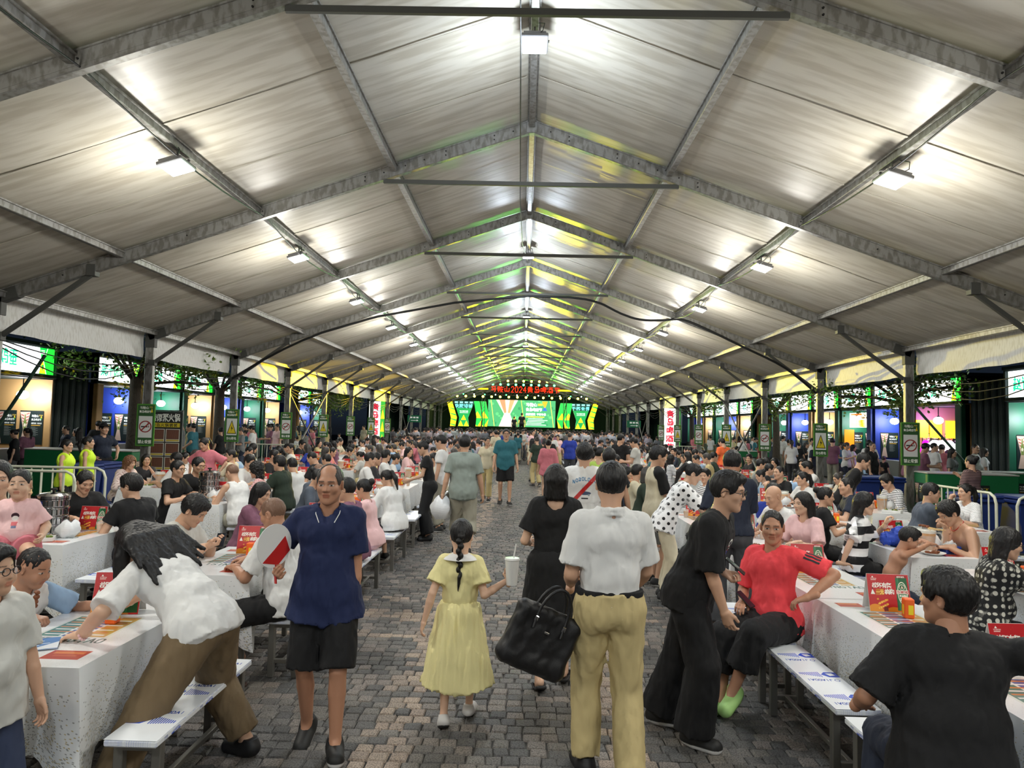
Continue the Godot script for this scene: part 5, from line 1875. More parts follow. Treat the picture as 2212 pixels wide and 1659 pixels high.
func head_blobs(kind: String) -> Array:
	var fem := kind == "f"
	var kid := kind == "c"
	var w := 0.94 if fem else 1.0
	var l := []
	l.append(egg(Vector3(0, 0.03, -0.012), Vector3(0.075 * (1.03 if kid else 1.0), 0.089, 0.094), 0.02))
	l.append(egg(Vector3(0, -0.03, 0.022), Vector3(0.060 * w, 0.082, 0.068), 0.03))
	l.append(cone(Vector3(0, -0.07, 0.05), Vector3(0, -0.094 if kid else -0.100, 0.064 if kid else 0.070), 0.026, 0.017 if not fem else 0.014, 0.03))
	for s in [-1.0, 1.0]:
		l.append(cone(Vector3(s * 0.05 * w, -0.048, 0.005), Vector3(s * 0.016, -0.092, 0.056), 0.017, 0.016, 0.03))
		l.append(ball(Vector3(s * 0.040 * w, -0.022 if not kid else -0.04, 0.062), 0.021 if not kid else 0.026, 0.025))
	if not kid:
		l.append(cone(Vector3(-0.036, 0.023, 0.077), Vector3(0.036, 0.023, 0.077), 0.012 if not fem else 0.010, 0.012 if not fem else 0.010, 0.022))
	l.append(cone(Vector3(0, 0.012, 0.082), Vector3(0, -0.026, 0.100 if not kid else 0.093), 0.0075, 0.0115 if not fem else 0.010, 0.014))
	for s in [-1.0, 1.0]:
		l.append(ball(Vector3(s * 0.0125, -0.029, 0.090 if not kid else 0.086), 0.0085, 0.009))
	l.append(cone(Vector3(-0.016, -0.0535, 0.083), Vector3(0.016, -0.0535, 0.083), 0.0065, 0.0065, 0.008))
	l.append(cone(Vector3(-0.013, -0.0655, 0.082), Vector3(0.013, -0.0655, 0.082), 0.007, 0.007, 0.008))
	l.append(less(cone(Vector3(-0.02, -0.0595, 0.0925), Vector3(0.02, -0.0595, 0.0925), 0.0022, 0.0022, 0.004)))
	for s in [-1.0, 1.0]:
		l.append(less(egg(Vector3(s * 0.031, 0.004, 0.093), Vector3(0.018, 0.009, 0.013), 0.014)))
		l.append(egg(Vector3(s * 0.031, 0.002, 0.0735), Vector3(0.0155, 0.0115, 0.0125), 0.004))
		var eb := Basis(Vector3.UP, s * 0.5)
		l.append(egg(Vector3(s * 0.078, -0.004, -0.008), Vector3(0.008, 0.031, 0.019), 0.008, eb))
		l.append(less(egg(Vector3(s * 0.087, -0.003, -0.002), Vector3(0.006, 0.018, 0.009), 0.006, eb)))
	l.append(cone(Vector3(0, -0.05, -0.018), Vector3(0, -0.16, -0.028), 0.054 if not fem else 0.046, 0.056 if not fem else 0.048, 0.03))
	return l

func paint_face(p: Vector3, n: Vector3, skin: Color) -> Color:
	var c := skin
	if p.z > 0.045 and n.z > 0.1:
		var x := absf(p.x) - 0.031
		var ey := p.y - 0.0025
		if absf(x) < 0.0155 and absf(ey) < 0.0049 * (1.0 - pow(x / 0.017, 2.0)) + 0.0006:
			c = Color(0.52, 0.5, 0.47)
			if absf(x) < 0.0062: c = Color(0.012, 0.008, 0.006)
			if ey > 0.0024: c = Color(0.03, 0.02, 0.018)
		var by := p.y - 0.024 - 0.003 * (1.0 - absf(x + 0.002) / 0.02)
		if absf(x + 0.001) < 0.019 and absf(by) < 0.0034:
			c = skin.lerp(Color(0.015, 0.012, 0.01), 0.8)
		if absf(p.x) < 0.0215 and p.z > 0.076 and p.y > -0.0725 and p.y < -0.0475 and absf(p.x) < 0.022 - absf(p.y + 0.06) * 0.5:
			c = skin * Color(0.86, 0.6, 0.58) if absf(p.y + 0.0597) > 0.0022 else skin * Color(0.5, 0.3, 0.3)
		if absf(p.x) < 0.014 and p.y < -0.026 and p.y > -0.037 and n.y < -0.45 and p.z > 0.085:
			c = skin * 0.6
	return c

func head_mesh(kind: String, h: float, skin: Color) -> MB:
	var key := "head%s%.4f" % [kind, h]
	if not stock.has(key):
		stock[key] = blobs_mesh(head_blobs(kind), h, skin)
	var m: MB = stock[key]
	for k in m.v.size():
		m.c[k] = paint_face(m.v[k], m.n[k], skin)
	return m

func hair_blobs(style: String) -> Array:
	var l := []
	var t: float = {"buzz": 0.003, "short": 0.011, "old": 0.006, "messy": 0.019, "crop": 0.013, "bob": 0.014, "long": 0.013, "pony": 0.008, "bun": 0.008, "braid": 0.009, "baby": 0.004, "curly": 0.026, "cap": 0.012}[style]
	var c := Vector3(0, 0.03, -0.012)
	l.append(egg(c, Vector3(0.075 + t, 0.089 + t * 1.1, 0.094 + t), 0.01))
	var longish: bool = style in ["bob", "long", "curly"]
	if style == "crop" or style == "messy":
		l.append(egg(Vector3(0, 0.085, 0.03), Vector3(0.062, 0.042, 0.07), 0.02))
	if style == "bob" or style == "curly":
		for s in [-1.0, 1.0]:
			l.append(cone(Vector3(s * 0.062, 0.03, -0.02), Vector3(s * 0.072, -0.115, -0.022), 0.03, 0.026, 0.03))
		l.append(cone(Vector3(-0.045, 0.0, -0.075), Vector3(-0.05, -0.125, -0.07), 0.036, 0.03, 0.03))
		l.append(cone(Vector3(0.045, 0.0, -0.075), Vector3(0.05, -0.125, -0.07), 0.036, 0.03, 0.03))
		l.append(cone(Vector3(0, 0.0, -0.08), Vector3(0, -0.128, -0.08), 0.036, 0.03, 0.03))
	if style == "long":
		for s in [-1.0, 1.0]:
			l.append(cone(Vector3(s * 0.064, 0.03, -0.015), Vector3(s * 0.085, -0.2, -0.03), 0.026, 0.024, 0.03))
			l.append(cone(Vector3(s * 0.045, 0.0, -0.075), Vector3(s * 0.06, -0.36, -0.1), 0.04, 0.024, 0.03))
		l.append(cone(Vector3(0, 0.0, -0.085), Vector3(0, -0.38, -0.115), 0.04, 0.026, 0.03))
	# the face, the ears and the nape stay free
	var low := 0.072
	if style in ["buzz", "old"]: low = 0.088
	if style == "old":
		l.append(less(egg(Vector3(0, 0.1, 0.075), Vector3(0.06, 0.05, 0.075), 0.012)))
	l.append(less(egg(Vector3(0, low - 0.112, 0.092), Vector3(0.074 if not longish else 0.062, 0.112, 0.082), 0.006)))
	if not longish:
		for s in [-1.0, 1.0]:
			l.append(less(egg(Vector3(s * 0.085, -0.012, 0.004), Vector3(0.03, 0.036, 0.03), 0.004)))
		l.append(less(cone(Vector3(0, -0.062 if style in ["short", "crop", "messy", "cap"] else -0.045, -0.05), Vector3(0, -0.4, -0.05), 0.3, 0.3, 0.004, false, true)))
		l.append(less(cone(Vector3(0, -0.012, 0.03), Vector3(0, -0.4, 0.24), 0.12, 0.2, 0.004, false, true)))
	if style == "pony":
		l.append(ball(Vector3(0, 0.055, -0.115), 0.024, 0.02))
		l.append(cone(Vector3(0, 0.05, -0.13), Vector3(0, -0.06, -0.155), 0.03, 0.033, 0.02))
		l.append(cone(Vector3(0, -0.06, -0.155), Vector3(0, -0.22, -0.13), 0.033, 0.012, 0.02))
	elif style == "bun":
		l.append(ball(Vector3(0, 0.075, -0.115), 0.042, 0.012))
	elif style == "braid":
		for k in 9:
			l.append(egg(Vector3(0.008 * (1 if k % 2 else -1), 0.01 - k * 0.034, -0.112 - 0.012 * sin(k * 0.6)), Vector3(0.026 - k * 0.0014, 0.024, 0.02), 0.006))
		l.append(cone(Vector3(0, -0.28, -0.112), Vector3(0.005, -0.38, -0.105), 0.014, 0.006, 0.01))
	return l

func hair_mesh(style: String, h: float) -> MB:
	var key := "hair%s%.4f" % [style, h]
	if not stock.has(key):
		var curl := style == "curly"
		stock[key] = blobs_mesh(hair_blobs(style), h, Color.WHITE, 0.014 if curl else (0.006 if style == "messy" else 0.0045), Vector3(38, 34, 38) if curl else Vector3(70, 16, 60))
	return stock[key]

func hand_mesh(pose: String, h: float, skin: Color) -> MB:
	# a right hand: wrist at the origin, fingers along +y, palm towards +z, thumb on +x
	var key := "hand%s%.4f" % [pose, h]
	if stock.has(key):
		stock[key].c.fill(skin)
		return stock[key]
	var l := []
	l.append(cone(Vector3(0, -0.05, 0), Vector3(0, 0.01, 0), 0.026, 0.025, 0.02))
	l.append(cone(Vector3(0.012, 0.02, 0.002), Vector3(0.024, 0.08, 0), 0.019, 0.0125, 0.016))
	l.append(cone(Vector3(0, 0.02, 0.002), Vector3(0.0, 0.085, 0), 0.02, 0.0125, 0.016))
	l.append(cone(Vector3(-0.012, 0.02, 0.002), Vector3(-0.024, 0.076, 0), 0.019, 0.012, 0.016))
	var bend: Array = {"relax": [18.0, 30.0, 22.0], "grip": [58.0, 78.0, 45.0], "flat": [4.0, 8.0, 6.0], "pinch": [48.0, 48.0, 30.0]}[pose]
	var xs := [0.0275, 0.0095, -0.0095, -0.0275]
	var ls := [0.070, 0.078, 0.073, 0.057]
	for i in 4:
		var p := Vector3(xs[i], 0.087 - absf(i - 1.2) * 0.004, 0.0)
		var an := 0.0
		var spread: float = -(i - 1.5) * (0.09 if pose == "flat" else 0.03)
		var r := 0.0092 if i < 3 else 0.008
		for j in 3:
			an += deg_to_rad(bend[j] + (i * 3.0 if pose == "relax" else 0.0))
			var seg: float = ls[i] * [0.46, 0.30, 0.24][j]
			var q := p + Vector3(-spread * seg * -1.0 * cos(an), cos(an) * seg, sin(an) * seg)
			l.append(cone(p, q, r - j * 0.0008, r - (j + 1) * 0.0008, 0.003))
			p = q
	var th: Array = {"relax": [Vector3(0.046, 0.052, 0.016), Vector3(0.052, 0.082, 0.026)], "grip": [Vector3(0.044, 0.05, 0.03), Vector3(0.02, 0.072, 0.05)], "flat": [Vector3(0.055, 0.05, 0.006), Vector3(0.072, 0.078, 0.008)], "pinch": [Vector3(0.044, 0.055, 0.028), Vector3(0.034, 0.088, 0.05)]}[pose]
	l.append(cone(Vector3(0.022, 0.018, 0.006), th[0], 0.015, 0.0112, 0.012))
	l.append(cone(th[0], th[1], 0.0108, 0.009, 0.004))
	stock[key] = blobs_mesh(l, h, skin)
	return stock[key]

func paint_shoe(p: Vector3, c: Color, how: int) -> Color:
	if how == 3:   # black upper on a white sole
		return Color(0.75, 0.74, 0.72) if p.y < 0.026 else Color(0.012, 0.012, 0.013)
	return Color(0.03, 0.03, 0.03) if p.y < 0.02 else Color(0.62, 0.6, 0.58)

func shoe_mesh(kind: String, h: float) -> MB:
	# a foot pointing along +z, ankle over the origin, sole on y = 0; painted in two tones
	var key := "shoe%s%.4f" % [kind, h]
	if stock.has(key):
		return stock[key]
	var l := []
	var pnt := 0
	if kind == "flipflop":
		for x in [-0.02, 0.02]:
			l.append(cone(Vector3(x * 0.6, 0.012, -0.06), Vector3(x, 0.012, 0.15), 0.03, 0.034, 0.02))
		l.append(less(cone(Vector3(0, 0.024, 0), Vector3(0, 0.3, 0), 0.4, 0.4, 0.004, false, true)))
		l.append(less(cone(Vector3(0, 0.0, 0), Vector3(0, -0.3, 0), 0.4, 0.4, 0.004, false, true)))
		for s in [-1.0, 1.0]:
			l.append(cone(Vector3(0.0, 0.045, 0.135), Vector3(s * 0.046, 0.05, 0.05), 0.009, 0.011, 0.006))
			l.append(cone(Vector3(s * 0.046, 0.05, 0.05), Vector3(s * 0.044, 0.014, 0.02), 0.011, 0.009, 0.006))
	else:
		l.append(cone(Vector3(0, 0.05, -0.045), Vector3(0, 0.036, 0.13), 0.042, 0.036, 0.03))
		l.append(cone(Vector3(-0.012, 0.03, 0.02), Vector3(-0.012, 0.028, 0.13), 0.036, 0.035, 0.03))
		l.append(cone(Vector3(0.012, 0.03, 0.02), Vector3(0.012, 0.028, 0.14), 0.036, 0.033, 0.03))
		l.append(cone(Vector3(0, 0.05, -0.02), Vector3(0, 0.105, -0.02), 0.05, 0.043, 0.03, true))
		l.append(less(cone(Vector3(0, 0.0, 0), Vector3(0, -0.3, 0), 0.4, 0.4, 0.004, false, true)))
		pnt = 3 if kind == "sneaker" else (4 if kind == "light" else 0)
	stock[key] = blobs_mesh(l, h, Color.WHITE, 0.0, Vector3.ONE, pnt)
	return stock[key]

# ---------------------------------------------------------------- a person
func two_bone(a: Vector3, t: Vector3, l1: float, l2: float, hint: Vector3) -> Array:
	var d := t - a
	var n := clampf(d.length(), 0.05, (l1 + l2) * 0.998)
	d = d.normalized()
	var c := (l1 * l1 + n * n - l2 * l2) / (2.0 * n)
	var s := sqrt(maxf(0.0, l1 * l1 - c * c))
	var u := (hint - d * hint.dot(d)).normalized()
	return [a + d * c + u * s, a + d * n]

func skeleton(d: Dictionary) -> Dictionary:
	var J := {}
	var lean: Vector3 = d.get("lean", Vector3.ZERO)
	var hip: Vector3 = d.get("pelvis", Vector3(0, 0.94, 0))
	var fem: bool = d.get("sex", "m") != "m"
	var tw := deg_to_rad(lean.z)
	var bp := Basis(Vector3.UP, deg_to_rad(d.get("pyaw", 0.0))) * Basis(Vector3.RIGHT, deg_to_rad(lean.x * d.get("ptilt", 0.35)))
	var bm := Basis(Vector3.UP, tw * 0.5) * Basis(Vector3.BACK, -deg_to_rad(lean.y * 0.6)) * Basis(Vector3.RIGHT, deg_to_rad(lean.x * 0.7))
	var bc := Basis(Vector3.UP, tw) * Basis(Vector3.BACK, -deg_to_rad(lean.y)) * Basis(Vector3.RIGHT, deg_to_rad(lean.x))
	J.bp = bp; J.bm = bm; J.bc = bc
	J.pelvis = hip
	J.waist = hip + bm * Vector3(0, 0.15, 0)
	J.chest = J.waist + bc * Vector3(0, 0.19, 0)
	J.neck = J.chest + bc * Vector3(0, 0.15, -0.012)
	var hd: Vector3 = d.get("head", Vector3.ZERO)
	J.bh = Basis(Vector3.UP, deg_to_rad(hd.y)) * Basis(Vector3.RIGHT, deg_to_rad(hd.x)) * Basis(Vector3.BACK, deg_to_rad(hd.z))
	var hs: float = d.get("hs", 1.0)
	J.head = J.neck + bc * Vector3(0, 0.035, 0.012) + J.bh * Vector3(0, 0.118 * hs, 0.012)
	J.th = Transform3D(J.bh.scaled(Vector3.ONE * hs), J.head)
	var sw := 0.140 if fem else 0.160
	sw *= d.get("broad", 1.0)
	for s in [-1.0, 1.0]:
		var k := "l" if s > 0 else "r"
		var sh: Vector3 = J.chest + bc * Vector3(s * sw, 0.098, -0.005)
		J["sh" + k] = sh
		var tgt: Vector3 = d.get(k + "h", hip + Vector3(s * 0.27, -0.08, 0.06))
		var el := two_bone(sh, tgt, 0.285, 0.25, d.get(k + "e", Vector3(s * 0.35, -0.4, -1.0)))
		J["el" + k] = el[0]; J["wr" + k] = el[1]
		var hp: Vector3 = hip + bp * Vector3(s * 0.088, -0.035, 0)
		J["hip" + k] = hp
		var ft: Vector3 = d.get(k + "f", Vector3(s * 0.11, 0.085, 0.0))
		var kn := two_bone(hp, ft, 0.43, 0.41, d.get(k + "k", Vector3(s * 0.12, 0.15, 1.0)))
		J["kn" + k] = kn[0]; J["an" + k] = kn[1]
		var fy: float = deg_to_rad(d.get(k + "y", s * 9.0))
		J["fb" + k] = Basis(Vector3.UP, fy) * Basis(Vector3.RIGHT, deg_to_rad(d.get(k + "p", 0.0)))
		var dir: Vector3 = (J["wr" + k] - J["el" + k]).normalized()
		var hy: Vector3 = d.get(k + "d", dir)
		hy = hy.normalized()
		var pn: Vector3 = d.get(k + "n", Vector3(-s, 0, 0.25))
		pn = (pn - hy * pn.dot(hy)).normalized()
		J["hb" + k] = Basis(hy.cross(pn), hy, pn)
	return J

func torso(J: Dictionary, d: Dictionary, ease: float, low: bool) -> Array:
	var g: float = d.get("g", 1.0)
	var fem: bool = d.get("sex", "m") == "f"
	var b: float = d.get("broad", 1.0)
	var bc: Basis = J.bc
	var l := []
	var s0: Vector3 = bc.x * (0.112 if not fem else 0.094) * b
	var o: Vector3 = J.chest + bc * Vector3(0, 0.092, -0.008)
	l.append(cone(o - s0, o + s0, 0.052 + ease, 0.052 + ease, 0.045))
	var cr := 0.086 + ease + (g - 1.0) * 0.06
	o = J.chest + bc * Vector3(0, 0.03, 0.0)
	s0 = bc.x * (0.078 if not fem else 0.06) * b
	l.append(cone(o - s0, o + s0, cr, cr, 0.05))
	s0 = J.bm.x * (0.056 if not fem else 0.046) * g * b
	var wr := (0.078 if not fem else 0.07) * g * g + ease
	l.append(cone(J.waist - s0, J.waist + s0, wr, wr, 0.05))
	l.append(cone(J.chest, J.waist, cr, wr, 0.05))
	for s in [-1.0, 1.0]:   # the slope from the neck to the shoulders
		l.append(cone(J.neck + bc * Vector3(s * 0.03, -0.012, -0.01), J.chest + bc * Vector3(s * 0.13 * b, 0.105, -0.01), 0.034 + ease * 0.5, 0.038 + ease * 0.5, 0.04))
		l.append(cone(J.chest + bc * Vector3(s * 0.078 * b, 0.0, 0), J.waist + J.bm * Vector3(s * 0.05 * b, 0, 0), 0.078 + ease, 0.07 + ease, 0.05))
	if g > 1.08:
		l.append(ball(J.waist + J.bm * Vector3(0, -0.02, 0.045 + (g - 1.0) * 0.14), 0.085 * g + ease, 0.06))
	if fem:
		for s in [-1.0, 1.0]:
			l.append(ball(J.chest + bc * Vector3(s * 0.062, -0.01, 0.068), 0.042 + ease, 0.05))
	if low:
		s0 = J.bp.x * (0.068 if not fem else 0.078) * b
		var pr := 0.09 * (0.3 + 0.7 * g) + ease
		l.append(cone(J.pelvis - s0, J.pelvis + s0, pr, pr, 0.05))
		l.append(cone(J.waist, J.pelvis, wr, pr, 0.05))
		for s in [-1.0, 1.0]:
			l.append(ball(J.pelvis + J.bp * Vector3(s * 0.062, -0.045, -0.045), 0.074 + ease, 0.04))
	return l

func body_blobs(J: Dictionary, d: Dictionary) -> Array:
	var bare: bool = not d.has("top")
	var g: float = d.get("limb", 1.0)
	var fem: bool = d.get("sex", "m") != "m"
	var m := (0.9 if fem else 1.0) * g
	var l := torso(J, d, 0.0 if bare else -0.022, true)
	l.append(cone(J.neck + J.bc * Vector3(0, -0.04, 0), J.neck + (J.head - J.neck) * 0.45, 0.06 * m, 0.053 * m, 0.03))
	for k in ["l", "r"]:
		l.append(cone(J["sh" + k], J["el" + k], 0.047 * m if not bare else 0.052 * m, 0.039 * m, 0.03))
		l.append(cone(J["el" + k], J["el" + k].lerp(J["wr" + k], 0.3), 0.039 * m, 0.04 * m, 0.008))
		l.append(cone(J["el" + k].lerp(J["wr" + k], 0.3), J["wr" + k], 0.04 * m, 0.0265 * m, 0.008))
		l.append(cone(J["hip" + k], J["kn" + k], 0.078 * m, 0.052 * m, 0.03))
		var cf: Vector3 = J["kn" + k].lerp(J["an" + k], 0.32) - J["fb" + k].z * 0.012
		l.append(cone(J["kn" + k], cf, 0.05 * m, 0.053 * m, 0.008))
		l.append(cone(cf, J["an" + k], 0.052 * m, 0.034 * m, 0.008))
		var fb: Basis = J["fb" + k]
		var an: Vector3 = J["an" + k]
		l.append(cone(an + fb * Vector3(0, -0.035, -0.035), an + fb * Vector3(0, -0.055, 0.13), 0.03, 0.023, 0.02))
		l.append(cone(an, an + fb * Vector3(0, -0.045, 0.07), 0.034, 0.028, 0.02))
	return l

func top_blobs(J: Dictionary, d: Dictionary, t: Dictionary) -> Array:
	var ease: float = t.get("ease", 0.012)
	var l := torso(J, d, ease, true)
	var hem: float = t.get("hem", 0.12)         # below the pelvis joint
	var g: float = d.get("g", 1.0)
	var wide: float = t.get("wide", 0.0)
	var under: float = d.bottom.get("ease", 0.012) if d.has("bottom") else 0.0
	if hem > 0.0:
		var hb := 0.092 * (0.3 + 0.7 * g) + under + 0.008
		var fem: bool = d.get("sex", "m") == "f"
		var s0: Vector3 = J.bp.x * (0.068 if not fem else 0.078) * d.get("broad", 1.0)
		l.append(cone(J.pelvis - s0, J.pelvis + s0, hb, hb, 0.05))
		for s in [-1.0, 1.0]:
			l.append(ball(J.pelvis + J.bp * Vector3(s * 0.062, -0.045, -0.04), 0.076 + under, 0.04))
		for s in [-1.0, 1.0]:
			l.append(cone(J.waist + J.bm.x * s * 0.045, J.pelvis + J.bp * Vector3(s * (0.058 + wide), -hem, -0.005), 0.074 * g + ease, 0.096 * (0.4 + 0.6 * g) + maxf(ease, under + 0.006) + wide, 0.05, true))
		if hem < 0.13:   # a hem that ends above the seat is cut level
			l.append(less(cone(J.pelvis + J.bp * Vector3(0, -hem, 0), J.pelvis + J.bp * Vector3(0, -hem - 0.3, 0), 0.3, 0.3, 0.006, false, true)))
	else:            # tucked in or sitting: ends at the hips
		l.append(less(cone(J.pelvis + J.bp * Vector3(0, -hem, 0), J.pelvis + J.bp * Vector3(0, -hem - 0.4, 0), 0.3, 0.3, 0.006, false, true)))
	var sl: float = t.get("sleeve", 0.62)
	var ez := minf(ease, 0.015)
	for k in ["l", "r"]:
		var cuff: float = t.get("cuff", 0.06)
		if sl > 1.0:
			l.append(cone(J["sh" + k], J["el" + k], 0.056 + ease, 0.05 + ease, 0.04))
			l.append(cone(J["el" + k], J["el" + k].lerp(J["wr" + k], sl - 1.0), 0.05 + ease, 0.036 + ease, 0.008, true))
		elif sl > 0.0:
			l.append(cone(J["sh" + k], J["sh" + k].lerp(J["el" + k], sl), 0.05 + ez, cuff + ez, 0.03, true))
		else:
			var inw: Vector3 = (J["sh" + k] - J.chest).normalized()
			l.append(less(egg(J["sh" + k] + inw * 0.012, Vector3(0.05, 0.085, 0.075), 0.01, J.bc)))
	if t.get("collar", false):
		for j in 10:
			var a0 := TAU * j / 10.0
			var a1 := TAU * (j + 1) / 10.0
			var c0: Vector3 = J.neck + J.bc * Vector3(cos(a0) * 0.066, 0.022 - 0.03 * maxf(0.0, sin(a0)), sin(a0) * 0.066 + 0.004)
			var c1: Vector3 = J.neck + J.bc * Vector3(cos(a1) * 0.066, 0.022 - 0.03 * maxf(0.0, sin(a1)), sin(a1) * 0.066 + 0.004)
			l.append(cone(c0, c1, 0.016, 0.016, 0.008))
			l.append(cone(c0 - J.bc.y * 0.025 + (c0 - J.neck) * 0.16, c1 - J.bc.y * 0.025 + (c1 - J.neck) * 0.16, 0.011, 0.011, 0.008))
	var nk: float = t.get("neck", 0.064)
	l.append(less(cone(J.neck + J.bc * Vector3(0, -0.015, 0.008), J.neck + J.bc * Vector3(0, 0.2, 0.03), nk, nk, 0.008)))
	if t.get("vee", 0.0) > 0.0:
		l.append(less(cone(J.neck + J.bc * Vector3(0, 0.02, 0.07), J.neck + J.bc * Vector3(0, -t.vee, 0.115), 0.045, 0.008, 0.006)))
	if t.get("scoop", 0.0) > 0.0:   # a low square back
		l.append(less(egg(J.neck + J.bc * Vector3(0, 0.0, -0.075), Vector3(0.085, t.scoop, 0.06), 0.006, J.bc)))
	return l

func bottom_blobs(J: Dictionary, d: Dictionary, t: Dictionary) -> Array:
	var ease: float = t.get("ease", 0.012)
	var g: float = d.get("g", 1.0)
	var b: float = d.get("broad", 1.0)
	var fem: bool = d.get("sex", "m") == "f"
	var l := []
	var s0: Vector3 = J.bp.x * (0.068 if not fem else 0.078) * b
	var pr := 0.09 * (0.3 + 0.7 * g) + ease * 0.6
	var top_: Vector3 = J.pelvis.lerp(J.waist, 0.5)
	var wr: float = (0.078 if not fem else 0.07) * g * g + t.get("band", 0.006)
	var sw: Vector3 = J.bm.x * (0.056 if not fem else 0.046) * g * b
	l.append(cone(J.pelvis - s0, J.pelvis + s0, pr, pr, 0.05))
	l.append(cone(J.pelvis, top_, pr, wr, 0.05, true))
	l.append(cone(J.pelvis - s0, top_ - sw, pr, wr, 0.05, true))
	l.append(cone(J.pelvis + s0, top_ + sw, pr, wr, 0.05, true))
	l.append(less(cone(top_, top_ + J.bm.y * 0.3, 0.4, 0.4, 0.004, false, true)))
	if t.get("skirt", 0.0) > 0.0:
		var w: float = t.get("flare", 0.08)
		var h: float = t.skirt
		for s in [-1.0, 0.0, 1.0]:
			l.append(cone(J.pelvis + J.bp.x * s * 0.06, J.pelvis + Vector3(s * (0.07 + w * 0.6), -h, 0.0), 0.11 + ease, 0.12 + w, 0.05, true))
		return l
	for s in [-1.0, 1.0]:
		l.append(ball(J.pelvis + J.bp * Vector3(s * 0.062, -0.045, -0.045), 0.074 + ease * 0.7, 0.04))
	var m: float = d.get("limb", 1.0)
	for k in ["l", "r"]:
		var r1: float = t.get("thigh", 0.082) * m + ease
		var ln: float = t.get("len", 1.9)
		if ln <= 1.0:
			l.append(cone(J["hip" + k], J["hip" + k].lerp(J["kn" + k], ln), r1, t.get("cuff", 0.078) + ease, 0.035, true))
		else:
			l.append(cone(J["hip" + k], J["kn" + k], r1, t.get("knee", 0.06) * m + ease, 0.035))
			l.append(cone(J["kn" + k], J["kn" + k].lerp(J["an" + k], ln - 1.0), t.get("knee", 0.06) * m + ease, t.get("cuff", 0.056) + ease, 0.01, true))
	return l

var last_top: MB
var parts := {}
var taken := []

func skin_mat() -> StandardMaterial3D:
	var m := mat("skin", Color.WHITE, 0.48)
	m.vertex_color_use_as_albedo = true
	return m

func cloth(called: String, col: Color, rough := 0.85, pattern: Texture2D = null, scale := Vector3(3, 3, 3)) -> StandardMaterial3D:
	if M.has(called):
		return M[called]
	var m := mat(called, col, rough)
	if pattern:
		m.albedo_texture = pattern
		tri_map(m, scale)
	elif M.has("weave_map"):
		pass
	return m

func hair_mat(called: String, col: Color) -> StandardMaterial3D:
	if M.has(called):
		return M[called]
	var m := mat(called, col, 0.55)
	m.anisotropy_enabled = true
	m.anisotropy = 0.4
	return m

const SKIN := Color(0.80, 0.63, 0.52)
const SKIN_TAN := Color(0.72, 0.53, 0.42)
const SKIN_FAIR := Color(0.85, 0.69, 0.58)

func person(d: Dictionary, label: String, group := "") -> Node3D:
	var S: float = d.get("h", 1.7) / 1.7
	var o := thing("person", label, "person", d.get("at", Vector3.ZERO), deg_to_rad(d.get("turn", 0.0)), group)
	o.scale = Vector3.ONE * S
	var q: float = d.get("q", 0.014)
	var hq: float = d.get("hq", 0.004)
	var inv := Transform3D(Basis(Vector3.UP, deg_to_rad(d.get("turn", 0.0))).scaled(Vector3.ONE * S), d.get("at", Vector3.ZERO)).affine_inverse()
	for k in ["l", "r"]:
		if d.has(k.to_upper() + "H"): d[k + "h"] = inv * d[k.to_upper() + "H"]
		if d.has(k.to_upper() + "F"): d[k + "f"] = inv * (d[k.to_upper() + "F"] + Vector3(0, 0.085 * S, 0))
	var J := skeleton(d)
	var skin: Color = d.get("skin", SKIN).srgb_to_linear()
	var body := blobs_mesh(body_blobs(J, d), q * 1.2 if d.has("top") else q, skin)
	var kind: String = d.get("face", d.get("sex", "m"))
	body.add(head_mesh(kind, hq, skin), J.th)
	var hm: float = d.get("hand", 1.0) * (1.0 if d.get("sex", "m") == "m" else 0.9)
	for k in ["l", "r"]:
		var hb: Basis = J["hb" + k]
		var md := hand_mesh(d.get(k + "g", "relax"), hq, skin)
		var t := Transform3D(hb.scaled(Vector3.ONE * hm), J["wr" + k])
		if k == "l":
			t = Transform3D(Basis(-hb.x, hb.y, hb.z).scaled(Vector3.ONE * hm), J["wr" + k])
		body.add(md, t)
		o.set_meta(k + "hand", Transform3D(hb, J["wr" + k]))
	o.set_meta("head_at", J.th)
	obj("body", body, skin_mat(), o)
	parts = {"body": body}
	taken.append(o.position)
	if d.has("top"):
		var t: Dictionary = d.top
		last_top = blobs_mesh(top_blobs(J, d, t), q, Color.WHITE, t.get("fold", 0.009), t.get("ff", Vector3(17, 8, 17)))
		obj("top", last_top, t.mat, o)
		parts.top = last_top
	if d.has("bottom"):
		var t: Dictionary = d.bottom
		parts.bottom = blobs_mesh(bottom_blobs(J, d, t), q, Color.WHITE, t.get("fold", 0.010), t.get("ff", Vector3(16, 6, 16)))
		obj("bottom", parts.bottom, t.mat, o)
	if d.get("hair", "none") != "none":
		var hh := MB.new()
		hh.add(hair_mesh(d.hair, maxf(hq, 0.005)), J.th)
		parts.hair = hh
		obj("hair", hh, d.get("hair_mat", M.hair_black), o)
	if d.has("shoe"):
		for k in ["l", "r"]:
			var sm_ := MB.new()
			sm_.add(shoe_mesh(d.shoe, maxf(0.006, q * 0.5)), Transform3D(J["fb" + k], J["an" + k] + J["fb" + k] * Vector3(0, -0.085, 0)))
			obj("shoe", sm_, d.get("shoe_mat", M.shoe_black), o)
	o.set_meta("J", J)
	return o

func head_part(o: Node3D, called: String, m: MB, material: Material) -> void:
	var hh := MB.new()
	hh.add(m, o.get_meta("head_at"))
	obj(called, hh, material, o)

